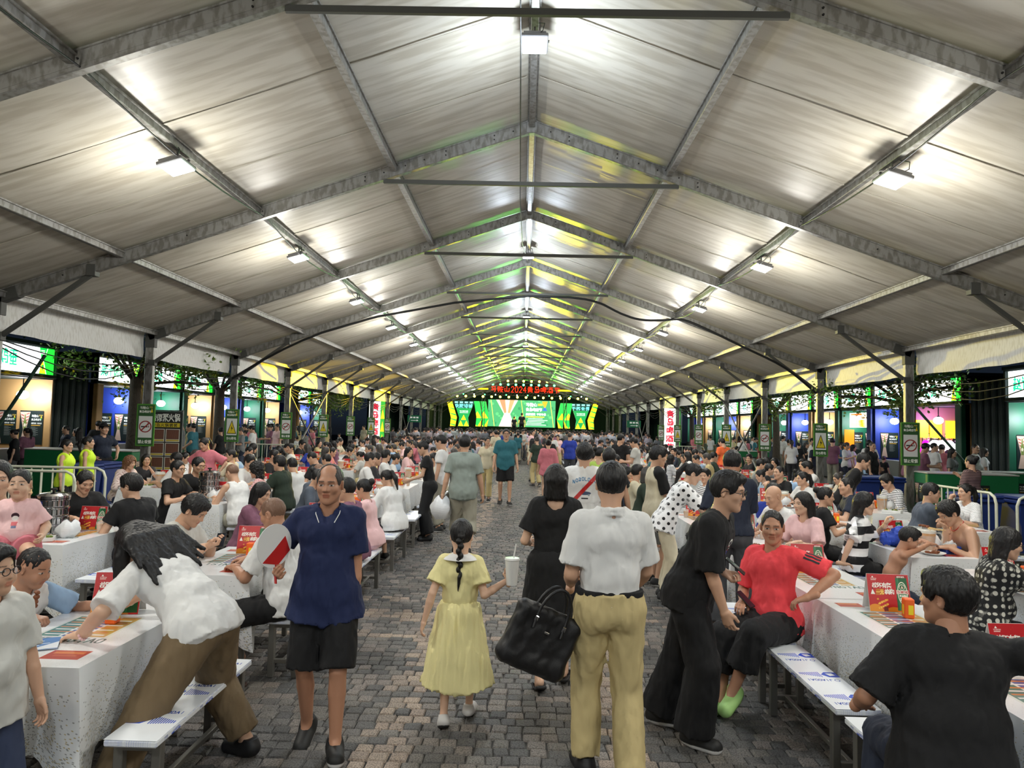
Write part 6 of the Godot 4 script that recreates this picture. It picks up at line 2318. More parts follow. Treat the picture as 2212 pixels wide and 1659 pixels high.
func glasses(o: Node3D, col: Material) -> void:
	var g := MB.new()
	for s in [-1.0, 1.0]:
		var ring := []
		for k in 17:
			var a := TAU * k / 16.0
			ring.append(Vector3(s * 0.032 + cos(a) * 0.024, 0.002 + sin(a) * 0.018, 0.101))
		g.tube(ring, 0.0022, 6)
		g.tube([Vector3(s * 0.056, 0.006, 0.1), Vector3(s * 0.078, 0.008, 0.07), Vector3(s * 0.084, 0.006, 0.0), Vector3(s * 0.082, -0.012, -0.02)], 0.0022, 6)
	g.tube([Vector3(-0.009, 0.006, 0.102), Vector3(0, 0.009, 0.104), Vector3(0.009, 0.006, 0.102)], 0.002, 6)
	head_part(o, "glasses", g, col)

func patch(m: MB, at: Vector3, u: Vector3, v: Vector3, dir: Vector3, nu: int, nv: int, lift := 0.003) -> MB:
	# a print that lies on a garment: a grid pressed onto the cloth along dir
	var out := MB.new()
	var tris := []
	var mid := at + (u + v) * 0.5
	var reach := (u.length() + v.length()) * 0.6 + 0.05
	for k in range(0, m.ix.size(), 3):
		var a := m.v[m.ix[k]]
		var off := a - mid
		off -= dir * off.dot(dir)
		if off.length() < reach and m.n[m.ix[k]].dot(dir) < 0.1:
			tris.append(k)
	var first := out.v.size()
	for i in nu + 1:
		for j in nv + 1:
			var o := at + u * (float(i) / nu) + v * (float(j) / nv) - dir * 0.5
			var best := 9.0
			var nn := -dir
			for k: int in tris:
				var a := m.v[m.ix[k]]
				var w := o - a
				w -= dir * w.dot(dir)
				if w.length_squared() > 0.0012: continue
				var h: Variant = Geometry3D.ray_intersects_triangle(o, dir, a, m.v[m.ix[k + 1]], m.v[m.ix[k + 2]])
				if h != null and (h - o).length() < best:
					best = (h - o).length()
					nn = m.n[m.ix[k]]
			if best > 8.0: best = 0.5
			out.pt(o + dir * (best - lift), nn, Vector2(float(i) / nu, 1.0 - float(j) / nv))
	for i in nu:
		for j in nv:
			var q := first + i * (nv + 1) + j
			out.tri_i(q, q + 1, q + nv + 2, -dir); out.tri_i(q, q + nv + 2, q + nv + 1, -dir)
	return out

func held(o: Node3D, k: String) -> Transform3D:
	var t: Transform3D = o.get_meta(k + "hand")
	return (o.transform * t).orthonormalized()

# ---------------------------------------------------------------- who is there
func pattern(kind: String) -> ImageTexture:
	var im := picture(128, 128, Color.WHITE)
	match kind:
		"bands":
			fill(im, 0, 0, 128, 64, rgb8(20, 20, 24))
		"stripes":
			for k in 4: fill(im, 0, k * 32, 128, 13, rgb8(50, 52, 60))
		"pin":
			for k in 8: fill(im, 0, k * 16, 128, 5, rgb8(120, 122, 126))
		"pink_lines":
			im.fill(rgb8(70, 48, 52))
			for k in 4: fill(im, 0, k * 32, 128, 7, rgb8(196, 164, 156))
		"dots_black":
			for k in [[32, 32], [96, 96]]: disc_in(im, Vector2(k[0], k[1]), 21, 21, rgb8(14, 14, 16))
		"dots_white":
			im.fill(rgb8(20, 20, 22))
			var r := RandomNumberGenerator.new()
			r.seed = 2
			for k in 15: disc_in(im, Vector2((k % 4) * 32 + 16 + r.randf_range(-6, 6), (k / 4) * 32 + 16 + r.randf_range(-6, 6)), r.randf_range(6, 12), r.randf_range(6, 12), rgb8(190, 188, 176))
		"plaid":
			im.fill(rgb8(232, 214, 210))
			for k in 4:
				fill(im, k * 32, 0, 12, 128, rgb8(206, 140, 140))
			for k in 4:
				fill(im, 0, k * 32, 128, 10, rgb8(196, 110, 116))
		"dark_plaid":
			im.fill(rgb8(34, 30, 36))
			for k in 3:
				fill(im, k * 43, 0, 3, 128, rgb8(170, 166, 160)); fill(im, 0, k * 43, 128, 3, rgb8(170, 166, 160))
		"floral":
			im.fill(rgb8(226, 206, 200))
			for k in 26:
				disc_in(im, Vector2((k * 47) % 120 + 4, (k * 71) % 120 + 4), 5 + k % 4, 4 + k % 3, rgb8(150, 120, 116) if k % 2 else rgb8(200, 160, 150))
		"tiger":
			im.fill(rgb8(120, 92, 48))
			for k in 30:
				disc_in(im, Vector2((k * 53) % 120 + 4, (k * 37) % 120 + 4), 6, 4, rgb8(70, 44, 26) if k % 3 else rgb8(60, 80, 40))
		"linework":
			im.fill(rgb8(216, 206, 200))
			for k in 9: line_in(im, Vector2((k * 41) % 120, (k * 67) % 120), Vector2((k * 41 + 24) % 124, (k * 67 + 30) % 124), 2, rgb8(90, 84, 84))
	return ImageTexture.create_from_image(im)

func wardrobe() -> void:
	hair_mat("hair_black", rgb8(17, 15, 15))
	hair_mat("hair_grey", rgb8(64, 60, 57))
	hair_mat("hair_brown", rgb8(110, 74, 50))
	mat("shoe_painted", Color.WHITE, 0.6).vertex_color_use_as_albedo = true
	mat("shoe_black", rgb8(24, 24, 26), 0.55)
	mat("shoe_white", rgb8(214, 212, 206), 0.6)
	mat("shoe_brown", rgb8(66, 46, 38), 0.6)
	mat("shoe_green", rgb8(170, 214, 130), 0.6)
	mat("spectacle_frame", rgb8(24, 22, 24), 0.3)
	for c in [["white", 226, 226, 224], ["cream", 214, 204, 176], ["greywhite", 200, 200, 194], ["grey", 128, 130, 130], ["slate", 74, 82, 94], ["navy", 30, 38, 56], ["polonavy", 21, 34, 74], ["blue", 34, 56, 150], ["lightblue", 146, 174, 204], ["black", 17, 17, 19], ["charcoal", 46, 46, 50],
		["green", 38, 52, 40], ["teal", 46, 108, 120], ["lime", 170, 200, 90], ["vest", 214, 250, 60], ["red", 242, 72, 80], ["wine", 104, 44, 44], ["mauve", 128, 84, 104], ["rose", 204, 118, 130], ["pink", 238, 196, 196], ["orange", 240, 112, 60], ["khaki", 196, 178, 128], ["brown", 112, 94, 68], ["denim", 52, 62, 88], ["yellow", 236, 226, 164], ["stone", 158, 154, 138], ["jeansgrey", 70, 72, 76], ["polo", 140, 150, 142]]:
		cloth("cloth_" + c[0], rgb8(c[1], c[2], c[3]))
	for p in [["bands", 6.0], ["stripes", 9.0], ["pin", 9.0], ["pink_lines", 9.0], ["dots_black", 9.0], ["dots_white", 5.0], ["plaid", 9.0], ["dark_plaid", 8.0], ["floral", 6.0], ["tiger", 5.0], ["linework", 5.0]]:
		cloth("cloth_" + p[0], Color.WHITE, 0.85, pattern(p[0]), Vector3.ONE * p[1])

func c(n: String) -> Material:
	return M["cloth_" + n]

func tee(n: String, o := {}) -> Dictionary:
	var d := {"mat": c(n), "hem": 0.1, "ease": 0.014}
	d.merge(o, true)
	return d

func legs(n: String, o := {}) -> Dictionary:
	var d := {"mat": c(n), "ease": 0.016}
	d.merge(o, true)
	return d

func shorts(n: String, o := {}) -> Dictionary:
	return legs(n, {"len": 0.9, "ease": 0.024}.merged(o, true))

func cell(z: float) -> float:
	return 0.014 if z > -6.5 else (0.019 if z > -11.0 else 0.025)

func fine(z: float) -> float:
	return 0.0055 if z > -9.2 else 0.008

func stand(x: float, z: float, turn: float, o: Dictionary) -> Dictionary:
	var d := {"at": Vector3(x, 0, z), "turn": turn, "shoe": "sneaker", "shoe_mat": M.shoe_painted, "q": cell(z), "hq": fine(z), "hair": "short"}
	d.merge(o, true)
	return d

func sit(x: float, z: float, turn: float, o: Dictionary) -> Dictionary:
	var S: float = o.get("h", 1.7) / 1.7
	var d := {"at": Vector3(x, 0, z), "turn": turn, "shoe": "sneaker", "shoe_mat": M.shoe_painted, "q": cell(z), "hq": fine(z), "hair": "short", "pelvis": Vector3(0, 0.578 / S, 0),
		"lf": Vector3(0.12, 0.085, 0.36), "rf": Vector3(-0.12, 0.085, 0.32), "lean": Vector3(12, 0, 0), "head": Vector3(10, 0, 0), "lh": Vector3(0.15, 0.83 / S, 0.4), "rh": Vector3(-0.15, 0.83 / S, 0.38),
		"ld": Vector3(-0.4, -0.1, 1), "rd": Vector3(0.4, -0.1, 1), "ln": Vector3(0, -1, 0), "rn": Vector3(0, -1, 0), "le": Vector3(0.5, -0.6, -0.4), "re": Vector3(-0.5, -0.6, -0.4)}
	d.merge(o, true)
	if d.has("top"): d.top = d.top.merged({"hem": 0.05}, false)
	return d

func walk(s: float) -> Dictionary:
	return {"lf": Vector3(0.1, 0.085, 0.16 * s), "rf": Vector3(-0.1, 0.1, -0.18 * s), ("rp" if s > 0 else "lp"): 24.0}

const W := "walking in the aisle"

func near_people() -> void:
	# --- left front
	var o := person(stand(-1.19, -4.32, 8.0, walk(0.7).merged({"h": 1.67, "q": 0.012, "hq": 0.004, "skin": SKIN_TAN, "hair": "old", "hair_mat": M.hair_grey, "g": 1.05, "head": Vector3(2, -6, 0),
		"RH": Vector3(-1.44, 1.03, -4.2), "rg": "grip", "rn": Vector3(0.3, 0.5, 1), "rd": Vector3(0.1, 0.2, 1), "re": Vector3(-0.6, -0.5, -0.8), "LH": Vector3(-1.02, 0.77, -4.32),
		"top": tee("polonavy", {"collar": true, "hem": 0.17, "ease": 0.02, "vee": 0.07, "wide": 0.03, "sleeve": 0.75, "cuff": 0.066}), "bottom": shorts("black", {"len": 0.97, "cuff": 0.082})}, true)),
		"old man in a navy polo shirt and black shorts walking towards the camera")
	var pip := MB.new()
	var J: Dictionary = o.get_meta("J")
	for s in [-1.0, 1.0]:
		pip.tube([J.neck + J.bc * Vector3(s * 0.075, 0.015, 0.035), J.neck + J.bc * Vector3(s * 0.07, -0.02, 0.085), J.neck + J.bc * Vector3(s * 0.045, -0.07, 0.118)], 0.003, 5)
	obj("collar_piping", pip, c("white"), o.get_node("top"))
	var hf := held(o, "r")
	var fn := thing("hand_fan", "white and red paper fan held by the old man in navy", "fan", Vector3.ZERO)
	fn.transform = Transform3D(Basis(Vector3.UP, 1.05) * Basis(Vector3.BACK, 0.1), hf.origin + Vector3(0.0, 0.02, 0.06))
	var fb := MB.new()
	fb.lathe([Vector2(0.001, -0.002), Vector2(0.125, -0.002), Vector2(0.125, 0.002), Vector2(0.001, 0.002)], 28, Transform3D(Basis(Vector3.RIGHT, PI / 2), Vector3(0, 0.16, 0)))
	obj("leaf", fb, c("white"), fn)
	var fr := prism([Vector2(-0.09, 0.08), Vector2(0.02, 0.045), Vector2(0.11, 0.11), Vector2(0.08, 0.2), Vector2(0.0, 0.14)], 0.004, 0.008)
	obj("red_print", fr, M.cup_red, fn)
	var fh := MB.new()
	fh.bar(Vector3(0, -0.06, 0), Vector3(0, 0.05, 0), 0.016, 0.006)
	obj("handle", fh, M.cup_red, fn)

	# the woman in white bending over the first table, one leg over the bench
	o = person(stand(-1.8, -3.92, -102.0, {"h": 1.63, "sex": "f", "q": 0.012, "hq": 0.0055, "g": 1.16, "broad": 1.12, "limb": 1.12, "skin": SKIN_FAIR, "pelvis": Vector3(0, 0.86, -0.06), "lean": Vector3(56, 4, -8), "ptilt": 0.45, "head": Vector3(44, 6, 0), "hair": "bob",
		"LH": Vector3(-2.3, 0.80, -3.72), "RH": Vector3(-2.4, 0.80, -4.2), "lg": "relax", "le": Vector3(0.9, -0.1, -0.5), "re": Vector3(-0.8, 0, -0.3), "ld": Vector3(0.1, -0.2, 1), "rd": Vector3(0, -0.2, 1), "ln": Vector3(0, -1, 0), "rn": Vector3(0, -1, 0),
		"LF": Vector3(-2.0, 0, -3.42), "RF": Vector3(-1.58, 0, -4.2), "lk": Vector3(0.2, 0, 1), "rk": Vector3(-0.3, 0, 1),
		"top": tee("white", {"hem": 0.1, "ease": 0.02, "wide": 0.02, "sleeve": 0.95, "cuff": 0.07, "fold": 0.008}), "bottom": legs("brown", {"ease": 0.03, "thigh": 0.094, "knee": 0.07, "cuff": 0.064, "len": 1.86}), "shoe": "plain", "shoe_mat": M.shoe_black}),
		"woman in a white blouse and brown trousers bending over the front table")
	J = o.get_meta("J")
	var lk := []
	var hd: Vector3 = J.head
	for k in 13:
		var s := (k - 6) * 0.0165
		var root_: Vector3 = hd + J.bh * Vector3(s * 0.8, 0.075 - absf(s) * 0.3, -0.06)
		var mid_: Vector3 = J.neck.lerp(hd, 0.35) + J.bc * Vector3(s * 1.6, 0.03, -0.115)
		var end_: Vector3 = J.neck + J.bc * Vector3(s * 2.3 - 0.02, -0.1 - 0.03 * ((k * 5) % 4), -0.1) + Vector3(0, -0.02 * (k % 3), 0)
		lk.append(cone(root_, mid_, 0.04, 0.034, 0.03))
		lk.append(cone(mid_, end_, 0.032, 0.012, 0.024))
	for s in [-1.0, 1.0]:
		for j in 3:
			var r0: Vector3 = hd + J.bh * Vector3(s * 0.07, 0.05 - j * 0.02, -0.03 + j * 0.02)
			lk.append(cone(r0, r0 + Vector3(0, -0.1, 0) + J.bh * Vector3(s * 0.02, 0, 0.01), 0.034, 0.03, 0.03))
			lk.append(cone(r0 + Vector3(0, -0.1, 0) + J.bh * Vector3(s * 0.02, 0, 0.01), r0 + Vector3(0.02 * j, -0.27 + 0.03 * j, 0.02), 0.03, 0.01, 0.025))
	obj("loose_hair", blobs_mesh(lk, 0.009, Color.WHITE, 0.006, Vector3(60, 20, 60)), M.hair_black, o)
	var br := MB.new()
	for k in 12:
		var a := TAU * k / 12.0
		var bd := MB.new()
		br.lathe([Vector2(0.001, -0.008), Vector2(0.007, -0.004), Vector2(0.007, 0.004), Vector2(0.001, 0.008)], 8, Transform3D(Basis(), J.wrl + J.hbl * Vector3(cos(a) * 0.034, -0.02, sin(a) * 0.03)))
	obj("bead_bracelet", br, c("pink"), o)

	o = person(stand(-2.30, -3.06, 62.0, {"h": 1.34, "hs": 1.12, "q": 0.013, "hair": "crop", "face": "c", "skin": SKIN, "g": 1.12, "head": Vector3(0, 22, 0), "lh": Vector3(0.24, 0.86, 0.1), "top": tee("greywhite", {"hem": 0.16, "ease": 0.03, "wide": 0.02, "sleeve": 0.85}), "bottom": legs("denim")}),
		"boy with black glasses in a pale grey t-shirt at the left edge")
	glasses(o, M.spectacle_frame)
	o = person(sit(-3.0, -4.12, 70.0, {"h": 1.36, "hs": 1.15, "q": 0.013, "hair": "buzz", "face": "c", "skin": SKIN_TAN, "lean": Vector3(26, 0, 0), "head": Vector3(20, 16, 0), "RH": Vector3(-2.6, 0.86, -3.78), "rg": "grip", "LH": Vector3(-2.5, 0.81, -4.3), "top": tee("white", {"sleeve": 0.8, "ease": 0.02}), "bottom": shorts("charcoal")}),
		"boy with cropped hair eating a skewer at the front left table")
	skewer(held(o, "r").origin, "meat skewer in the hand of the cropped haired boy")
	for s in [-1.0, 1.0]:
		J = o.get_meta("J")
		var k: String = "l" if s > 0 else "r"
		obj("blue_sleeve", blobs_mesh([cone(J["sh" + k], J["sh" + k].lerp(J["el" + k], 0.84), 0.074, 0.086, 0.02, true)], 0.013, Color.WHITE, 0.006), c("lightblue"), o)
	o = person(sit(-3.02, -5.95, 82.0, {"h": 1.74, "q": 0.012, "hq": 0.004, "hair": "messy", "g": 1.06, "lean": Vector3(24, 0, 0), "head": Vector3(34, 2, 0), "LH": Vector3(-2.6, 0.9, -6.0), "RH": Vector3(-2.6, 0.89, -5.86), "lg": "grip", "rg": "grip", "ld": Vector3(-0.3, 0.2, 1), "rd": Vector3(0.3, 0.2, 1), "ln": Vector3(0, 0.8, -0.5), "rn": Vector3(0, 0.8, -0.5), "top": tee("greywhite", {"sleeve": 0.8, "ease": 0.024}), "bottom": legs("jeansgrey")}),
		"young man in a white t-shirt looking down at his phone at the second left table")
	phone(Vector3(-2.52, 0.93, -5.93), 0.2, "phone held by the young man in white at the second left table")
	o = person(sit(-1.8, -5.5, -112.0, {"h": 1.72, "q": 0.012, "hq": 0.004, "skin": SKIN_TAN, "hair": "buzz", "hair_mat": hair_mat("hair_stubble", rgb8(122, 92, 74)), "g": 1.12, "broad": 1.06, "lean": Vector3(14, 0, 4), "head": Vector3(18, 10, 0), "pyaw": 16.0, "LF": Vector3(-2.08, 0.0, -5.25), "RF": Vector3(-2.25, 0.0, -5.75), "lk": Vector3(0.5, 0.5, 1), "LH": Vector3(-2.22, 0.8, -5.5), "RH": Vector3(-2.25, 0.8, -5.85), "top": tee("white", {"hem": 0.1, "sleeve": 0.8, "ease": 0.02, "fold": 0.012}), "bottom": shorts("black"), "shoe": "flipflop", "shoe_mat": M.shoe_brown}),
		"bald man in a white t-shirt and black shorts sitting at the second left table")
	person(sit(-2.98, -7.6, 78.0, {"h": 1.6, "sex": "f", "q": 0.013, "hair": "bob", "g": 1.1, "lean": Vector3(20, 0, 0), "head": Vector3(14, 4, 0), "RH": Vector3(-2.5, 0.82, -7.5), "top": tee("mauve", {"sleeve": 0.8}), "bottom": legs("charcoal")}), "woman with short black hair in a mauve t-shirt at the third left table")
	# the mother and the baby at the left edge
	o = person(stand(-3.36, -4.5, 38.0, {"h": 1.63, "sex": "f", "q": 0.014, "hair": "pony", "skin": SKIN_FAIR, "head": Vector3(4, -6, 0), "lh": Vector3(0.02, 1.02, 0.3), "rh": Vector3(-0.12, 1.12, 0.32), "ld": Vector3(-1, 0.1, 0.3), "rd": Vector3(1, 0.1, 0.2), "ln": Vector3(0, 1, -0.2), "rn": Vector3(0, 0.4, 1), "top": tee("linework", {"hem": 0.16}), "bottom": legs("cream")}),
		"mother in a patterned white t-shirt carrying a baby at the left edge")
	o = person({"at": Vector3(-3.02, 1.12, -4.22), "turn": 22.0, "h": 0.84, "hs": 1.5, "limb": 1.5, "g": 1.3, "broad": 1.15, "sex": "c", "hand": 1.2, "q": 0.016, "hq": 0.004, "hair": "baby", "skin": SKIN_FAIR, "pelvis": Vector3(0, 0.1, 0), "lf": Vector3(0.14, -0.32, 0.26), "rf": Vector3(-0.14, -0.3, 0.24), "lk": Vector3(0.4, 0.6, 1), "rk": Vector3(-0.4, 0.6, 1), "lh": Vector3(0.3, 0.2, 0.2), "rh": Vector3(-0.34, 0.22, 0.1),
		"top": tee("pink", {"hem": 0.06, "sleeve": 0.8, "ease": 0.03, "cuff": 0.08}), "bottom": shorts("rose", {"len": 0.6, "ease": 0.05, "cuff": 0.1}), "shoe": "plain", "shoe_mat": c("pink")}, "baby in a pink t-shirt carried by the mother at the left edge")
	J = o.get_meta("J")
	var bpch: Vector3 = J.chest + J.bc * Vector3(-0.1, -0.16, 0)
	obj("shirt_print", patch(last_top, bpch, J.bc.x * 0.2, J.bc.y * 0.22, -J.bc.z, 5, 5), tex_mat("baby_print", baby_print(), 0.85), o.get_node("top"))
	person(sit(-5.02, -8.0, 48.0, {"h": 1.7, "hair": "short", "g": 1.15, "head": Vector3(24, 6, 0), "top": tee("black"), "bottom": legs("black")}), "man in black behind the nearer steel drinks tower")
	o = person(sit(-3.94, -7.35, -112.0, {"h": 1.74, "hair": "messy", "g": 1.2, "broad": 1.08, "lean": Vector3(18, 0, 0), "head": Vector3(8, 20, 0), "top": tee("black", {"ease": 0.02}), "bottom": shorts("charcoal")}), "man in black with glasses seen from behind near the nearer drinks tower")
	glasses(o, M.spectacle_frame)

	# --- the aisle
	o = person(stand(-0.42, -4.74, 180.0, walk(-0.7).merged({"h": 1.27, "hs": 1.2, "sex": "c", "q": 0.012, "hq": 0.004, "hair": "braid", "skin": SKIN_FAIR, "RH": Vector3(-0.1, 0.93, -4.72), "rg": "grip", "re": Vector3(-0.8, -0.8, -0.2), "rd": Vector3(0, 1, 0.2), "rn": Vector3(0.4, 0, 1), "LH": Vector3(-0.64, 0.66, -4.66),
		"top": tee("yellow", {"hem": -0.06, "ease": 0.016, "sleeve": 0.68, "cuff": 0.078}), "bottom": legs("yellow", {"skirt": 0.62, "flare": 0.085, "ease": 0.02, "fold": 0.022, "ff": Vector3(17, 1.5, 17)}), "shoe": "light", "shoe_mat": M.shoe_painted}, true)),
		"little girl in a yellow dress with a braid walking away")
	J = o.get_meta("J")
	var cl := MB.new()
	for j in 40:
		for i in 2:
			pass
	var ring := [[0.062, 0.03], [0.095, 0.022], [0.125, 0.0], [0.14, -0.018]]
	for r in 4:
		for j in 41:
			var a := TAU * j / 40.0
			var w: float = 0.01 * sin(a * 20.0) * r / 3.0
			cl.pt(J.neck + J.bc * Vector3(cos(a) * ring[r][0] * (1.15 if r > 1 else 1.0), ring[r][1] + w, sin(a) * ring[r][0]), Vector3(cos(a) * 0.5, 1, sin(a) * 0.5).normalized())
	for r in 3:
		for j in 40:
			var q := r * 41 + j
			cl.tri_i(q, q + 1, q + 42, Vector3.UP); cl.tri_i(q, q + 42, q + 41, Vector3.UP)
	obj("ruffled_collar", cl, c("white"), o.get_node("top"))
	var cupn := put_copy("drink", held(o, "r").origin + Vector3(0.02, -0.03, 0.02), 0.5, "tall white iced drink cup held by the girl in yellow", "drink cups")
	cupn.scale = Vector3.ONE * 1.05
	o = person(stand(0.23, -5.46, 180.0, walk(-0.6).merged({"h": 1.64, "sex": "f", "q": 0.012, "hq": 0.0055, "hair": "bob", "skin": SKIN_FAIR, "lh": Vector3(0.2, 1.06, 0.22), "rh": Vector3(-0.2, 1.06, 0.22), "top": tee("black", {"hem": -0.06, "ease": 0.03, "sleeve": 0.72, "cuff": 0.078, "scoop": 0.075, "neck": 0.075}), "bottom": legs("black", {"skirt": 0.44, "flare": 0.05, "ease": 0.034}), "shoe": "flipflop", "shoe_mat": M.shoe_black}, true)),
		"woman with a black bob in a black dress walking away down the aisle")
	o = person(stand(0.47, -4.0, 183.0, walk(0.75).merged({"h": 1.74, "q": 0.012, "hq": 0.004, "skin": SKIN, "head": Vector3(4, -8, 0), "g": 1.06, "LH": Vector3(0.27, 1.02, -4.22), "lg": "grip", "le": Vector3(0.3, -1.0, -0.6), "ld": Vector3(-0.2, 0.5, 1), "RH": Vector3(0.66, 1.0, -4.3), "re": Vector3(-0.35, -1.0, -0.5),
		"top": tee("white", {"hem": 0.0, "ease": 0.014, "sleeve": 0.8, "cuff": 0.068, "collar": true, "fold": 0.009}), "bottom": legs("khaki", {"ease": 0.022, "thigh": 0.084, "knee": 0.06, "cuff": 0.058, "len": 1.95, "fold": 0.011, "band": 0.024}), "shoe": "plain", "shoe_mat": M.shoe_black}, true)),
		"man in a white shirt and khaki trousers carrying a black bag")
	J = o.get_meta("J")
	var bl := []
	var s0: Vector3 = J.bp.x * 0.066
	var wy: Vector3 = J.pelvis.lerp(J.waist, 0.46)
	bl.append(cone(wy - s0, wy + s0, 0.116, 0.116, 0.02))
	bl.append(less(cone(wy + J.bp.y * 0.018, wy + J.bp.y * 0.4, 0.4, 0.4, 0.002, false, true)))
	bl.append(less(cone(wy - J.bp.y * 0.018, wy - J.bp.y * 0.4, 0.4, 0.4, 0.002, false, true)))
	obj("belt", blobs_mesh(bl, 0.009), c("black"), o.get_node("bottom"))
	black_bag(Vector3(0.2, 1.03, -3.95))
	o = person(stand(1.06, -4.6, 62.0, {"h": 1.72, "q": 0.012, "hq": 0.004, "skin": SKIN, "hair": "crop", "lean": Vector3(24, 0, 0), "head": Vector3(8, -2, 0), "LH": Vector3(1.3, 1.02, -4.72), "lg": "grip", "ln": Vector3(0, 1, 0), "RH": Vector3(1.22, 0.84, -4.42), "rg": "relax", "RF": Vector3(1.06, 0, -4.5), "LF": Vector3(0.9, 0, -4.8),
		"top": tee("black", {"hem": 0.14, "ease": 0.024, "sleeve": 0.95, "cuff": 0.076, "wide": 0.01}), "bottom": legs("black", {"ease": 0.034, "cuff": 0.09, "knee": 0.07, "len": 1.98})}),
		"man with glasses in a black t-shirt leaning forward beside the aisle")
	glasses(o, M.spectacle_frame)
	J = o.get_meta("J")
	obj("shirt_print", patch(last_top, J.chest + J.bc * Vector3(-0.12, -0.22, 0), J.bc.x * 0.24, J.bc.y * 0.3, -J.bc.z, 8, 9), tex_mat("black_tee_print", tee_print(), 0.8), o.get_node("top"))
	phone(held(o, "l").origin + Vector3(0.07, 0.04, 0.02), 1.2, "dark phone in the hand of the leaning man with glasses")
	o = person(stand(0.66, -7.95, 178.0, walk(0.5).merged({"h": 1.76, "q": 0.014, "hair": "messy", "skin": SKIN, "g": 1.05, "broad": 1.06, "top": tee("white", {"hem": 0.22, "ease": 0.03, "wide": 0.02, "sleeve": 0.95, "cuff": 0.08}), "bottom": legs("black", {"ease": 0.03})}, true)),
		"man in an oversized white t-shirt with a red sling strap walking away")
	J = o.get_meta("J")
	obj("shirt_print", patch(last_top, J.chest + J.bc * Vector3(0.15, -0.2, 0), J.bc.x * -0.3, J.bc.y * 0.3, J.bc.z, 8, 8), tex_mat("back_print", back_print(), 0.85), o.get_node("top"))
	var s1: Vector3 = J.chest + J.bc * Vector3(-0.13, 0.12, 0)
	var s2: Vector3 = J.chest + J.bc * Vector3(0.16, -0.2, 0)
	var sv := s2 - s1
	var su: Vector3 = sv.cross(J.bc.z).normalized() * 0.04
	obj("sling_strap", patch(last_top, s1, su, sv, J.bc.z, 1, 14, 0.006), c("orange") if false else M.cup_red, o)
	person(stand(1.06, -9.0, 175.0, {"h": 1.68, "hair": "crop", "g": 1.1, "top": tee("black"), "bottom": legs("charcoal")}), "man in black standing right of the man with the sling strap")
	o = person(stand(1.66, -9.05, 96.0, {"h": 1.72, "hair": "messy", "skin": SKIN, "head": Vector3(8, -4, 0), "rh": Vector3(-0.08, 1.22, 0.3), "rg": "grip", "rd": Vector3(0, 1, 0.4), "top": tee("cream", {"hem": 0.14, "sleeve": 0.0, "ease": 0.02}), "bottom": shorts("grey")}), "young man in a black sleeved cream tee holding a red drink")
	J = o.get_meta("J")
	for k in ["l", "r"]:
		obj("sleeve", blobs_mesh([cone(J["sh" + k] - J.bc * Vector3(0.06 if k == "l" else -0.06, -0.02, 0), J["sh" + k], 0.066, 0.068, 0.02), cone(J["sh" + k], J["sh" + k].lerp(J["el" + k], 0.9), 0.066, 0.074, 0.02, true)], 0.014, Color.WHITE, 0.006), c("black"), o)
	var rd := thing("drink_cup", "tall clear cup of red drink held by the raglan tee youth", "cup", held(o, "r").origin + Vector3(0.03, -0.02, 0.03))
	var gb := MB.new()
	gb.lathe([Vector2(0.001, 0), Vector2(0.034, 0), Vector2(0.045, 0.13), Vector2(0.001, 0.13)], 16)
	obj("drink", gb, M.drink_red, rd)
	gb = MB.new()
	gb.lathe([Vector2(0.045, 0.13), Vector2(0.048, 0.18), Vector2(0.03, 0.2), Vector2(0.001, 0.2)], 16)
	obj("lid", gb, M.plate_white, rd)
	person(stand(1.62, -8.28, 84.0, {"h": 1.64, "sex": "f", "q": 0.014, "hair": "pony", "skin": SKIN_FAIR, "lean": Vector3(34, 0, 0), "head": Vector3(26, -8, 0), "LH": Vector3(2.25, 0.82, -8.3), "RH": Vector3(2.25, 0.82, -8.05), "top": tee("dots_black", {"hem": 0.14, "sleeve": 0.95, "cuff": 0.085, "ease": 0.02, "wide": 0.03}), "bottom": legs("cream")}), "woman in a white blouse with black polka dots leaning over a table")
	o = person(stand(1.98, -6.86, 168.0, {"h": 1.76, "q": 0.013, "hair": "short", "skin": SKIN_TAN, "lean": Vector3(12, 0, 0), "head": Vector3(16, -10, 0), "RH": Vector3(2.22, 0.82, -7.2), "LH": Vector3(1.85, 1.0, -7.1), "top": tee("navy", {"hem": 0.02, "sleeve": 0.9, "cuff": 0.072}), "bottom": legs("jeansgrey", {"ease": 0.012})}), "man in a dark navy t-shirt and grey jeans standing at the table end")
	person(stand(1.25, -11.9, 155.0, {"h": 1.62, "sex": "f", "hair": "bun", "head": Vector3(6, -50, 0), "top": tee("lime"), "bottom": legs("black")}), "woman with a hair bun in a lime green top, facing right")
	# --- middle aisle
	o = person(stand(-0.9, -10.67, 180.0, walk(0.8).merged({"h": 1.78, "hair": "crop", "g": 1.1, "broad": 1.06, "lh": Vector3(0.3, 0.8, -0.05), "lg": "grip", "top": tee("polo", {"hem": 0.14, "collar": true, "sleeve": 0.8, "ease": 0.024}), "bottom": legs("stone", {"len": 1.4, "cuff": 0.075, "ease": 0.03})}, true)), "man in a grey polo shirt carrying a white bag down the aisle")
	put_copy("bag", held(o, "l").origin + Vector3(-0.02, -0.36, 0.0), 0.4, "white plastic bag hanging from the grey polo man's hand", "plastic bags").scale = Vector3(1.0, 1.45, 1.0)
	o = person(stand(-0.45, -17.7, 4.0, walk(0.7).merged({"h": 1.86, "hair": "short", "g": 1.14, "broad": 1.1, "top": tee("teal", {"hem": 0.16, "ease": 0.026, "sleeve": 0.85, "vee": 0.05}), "bottom": shorts("black", {"len": 0.9})}, true)), "man in a teal t-shirt and black shorts walking towards the camera")
	glasses(o, M.spectacle_frame)
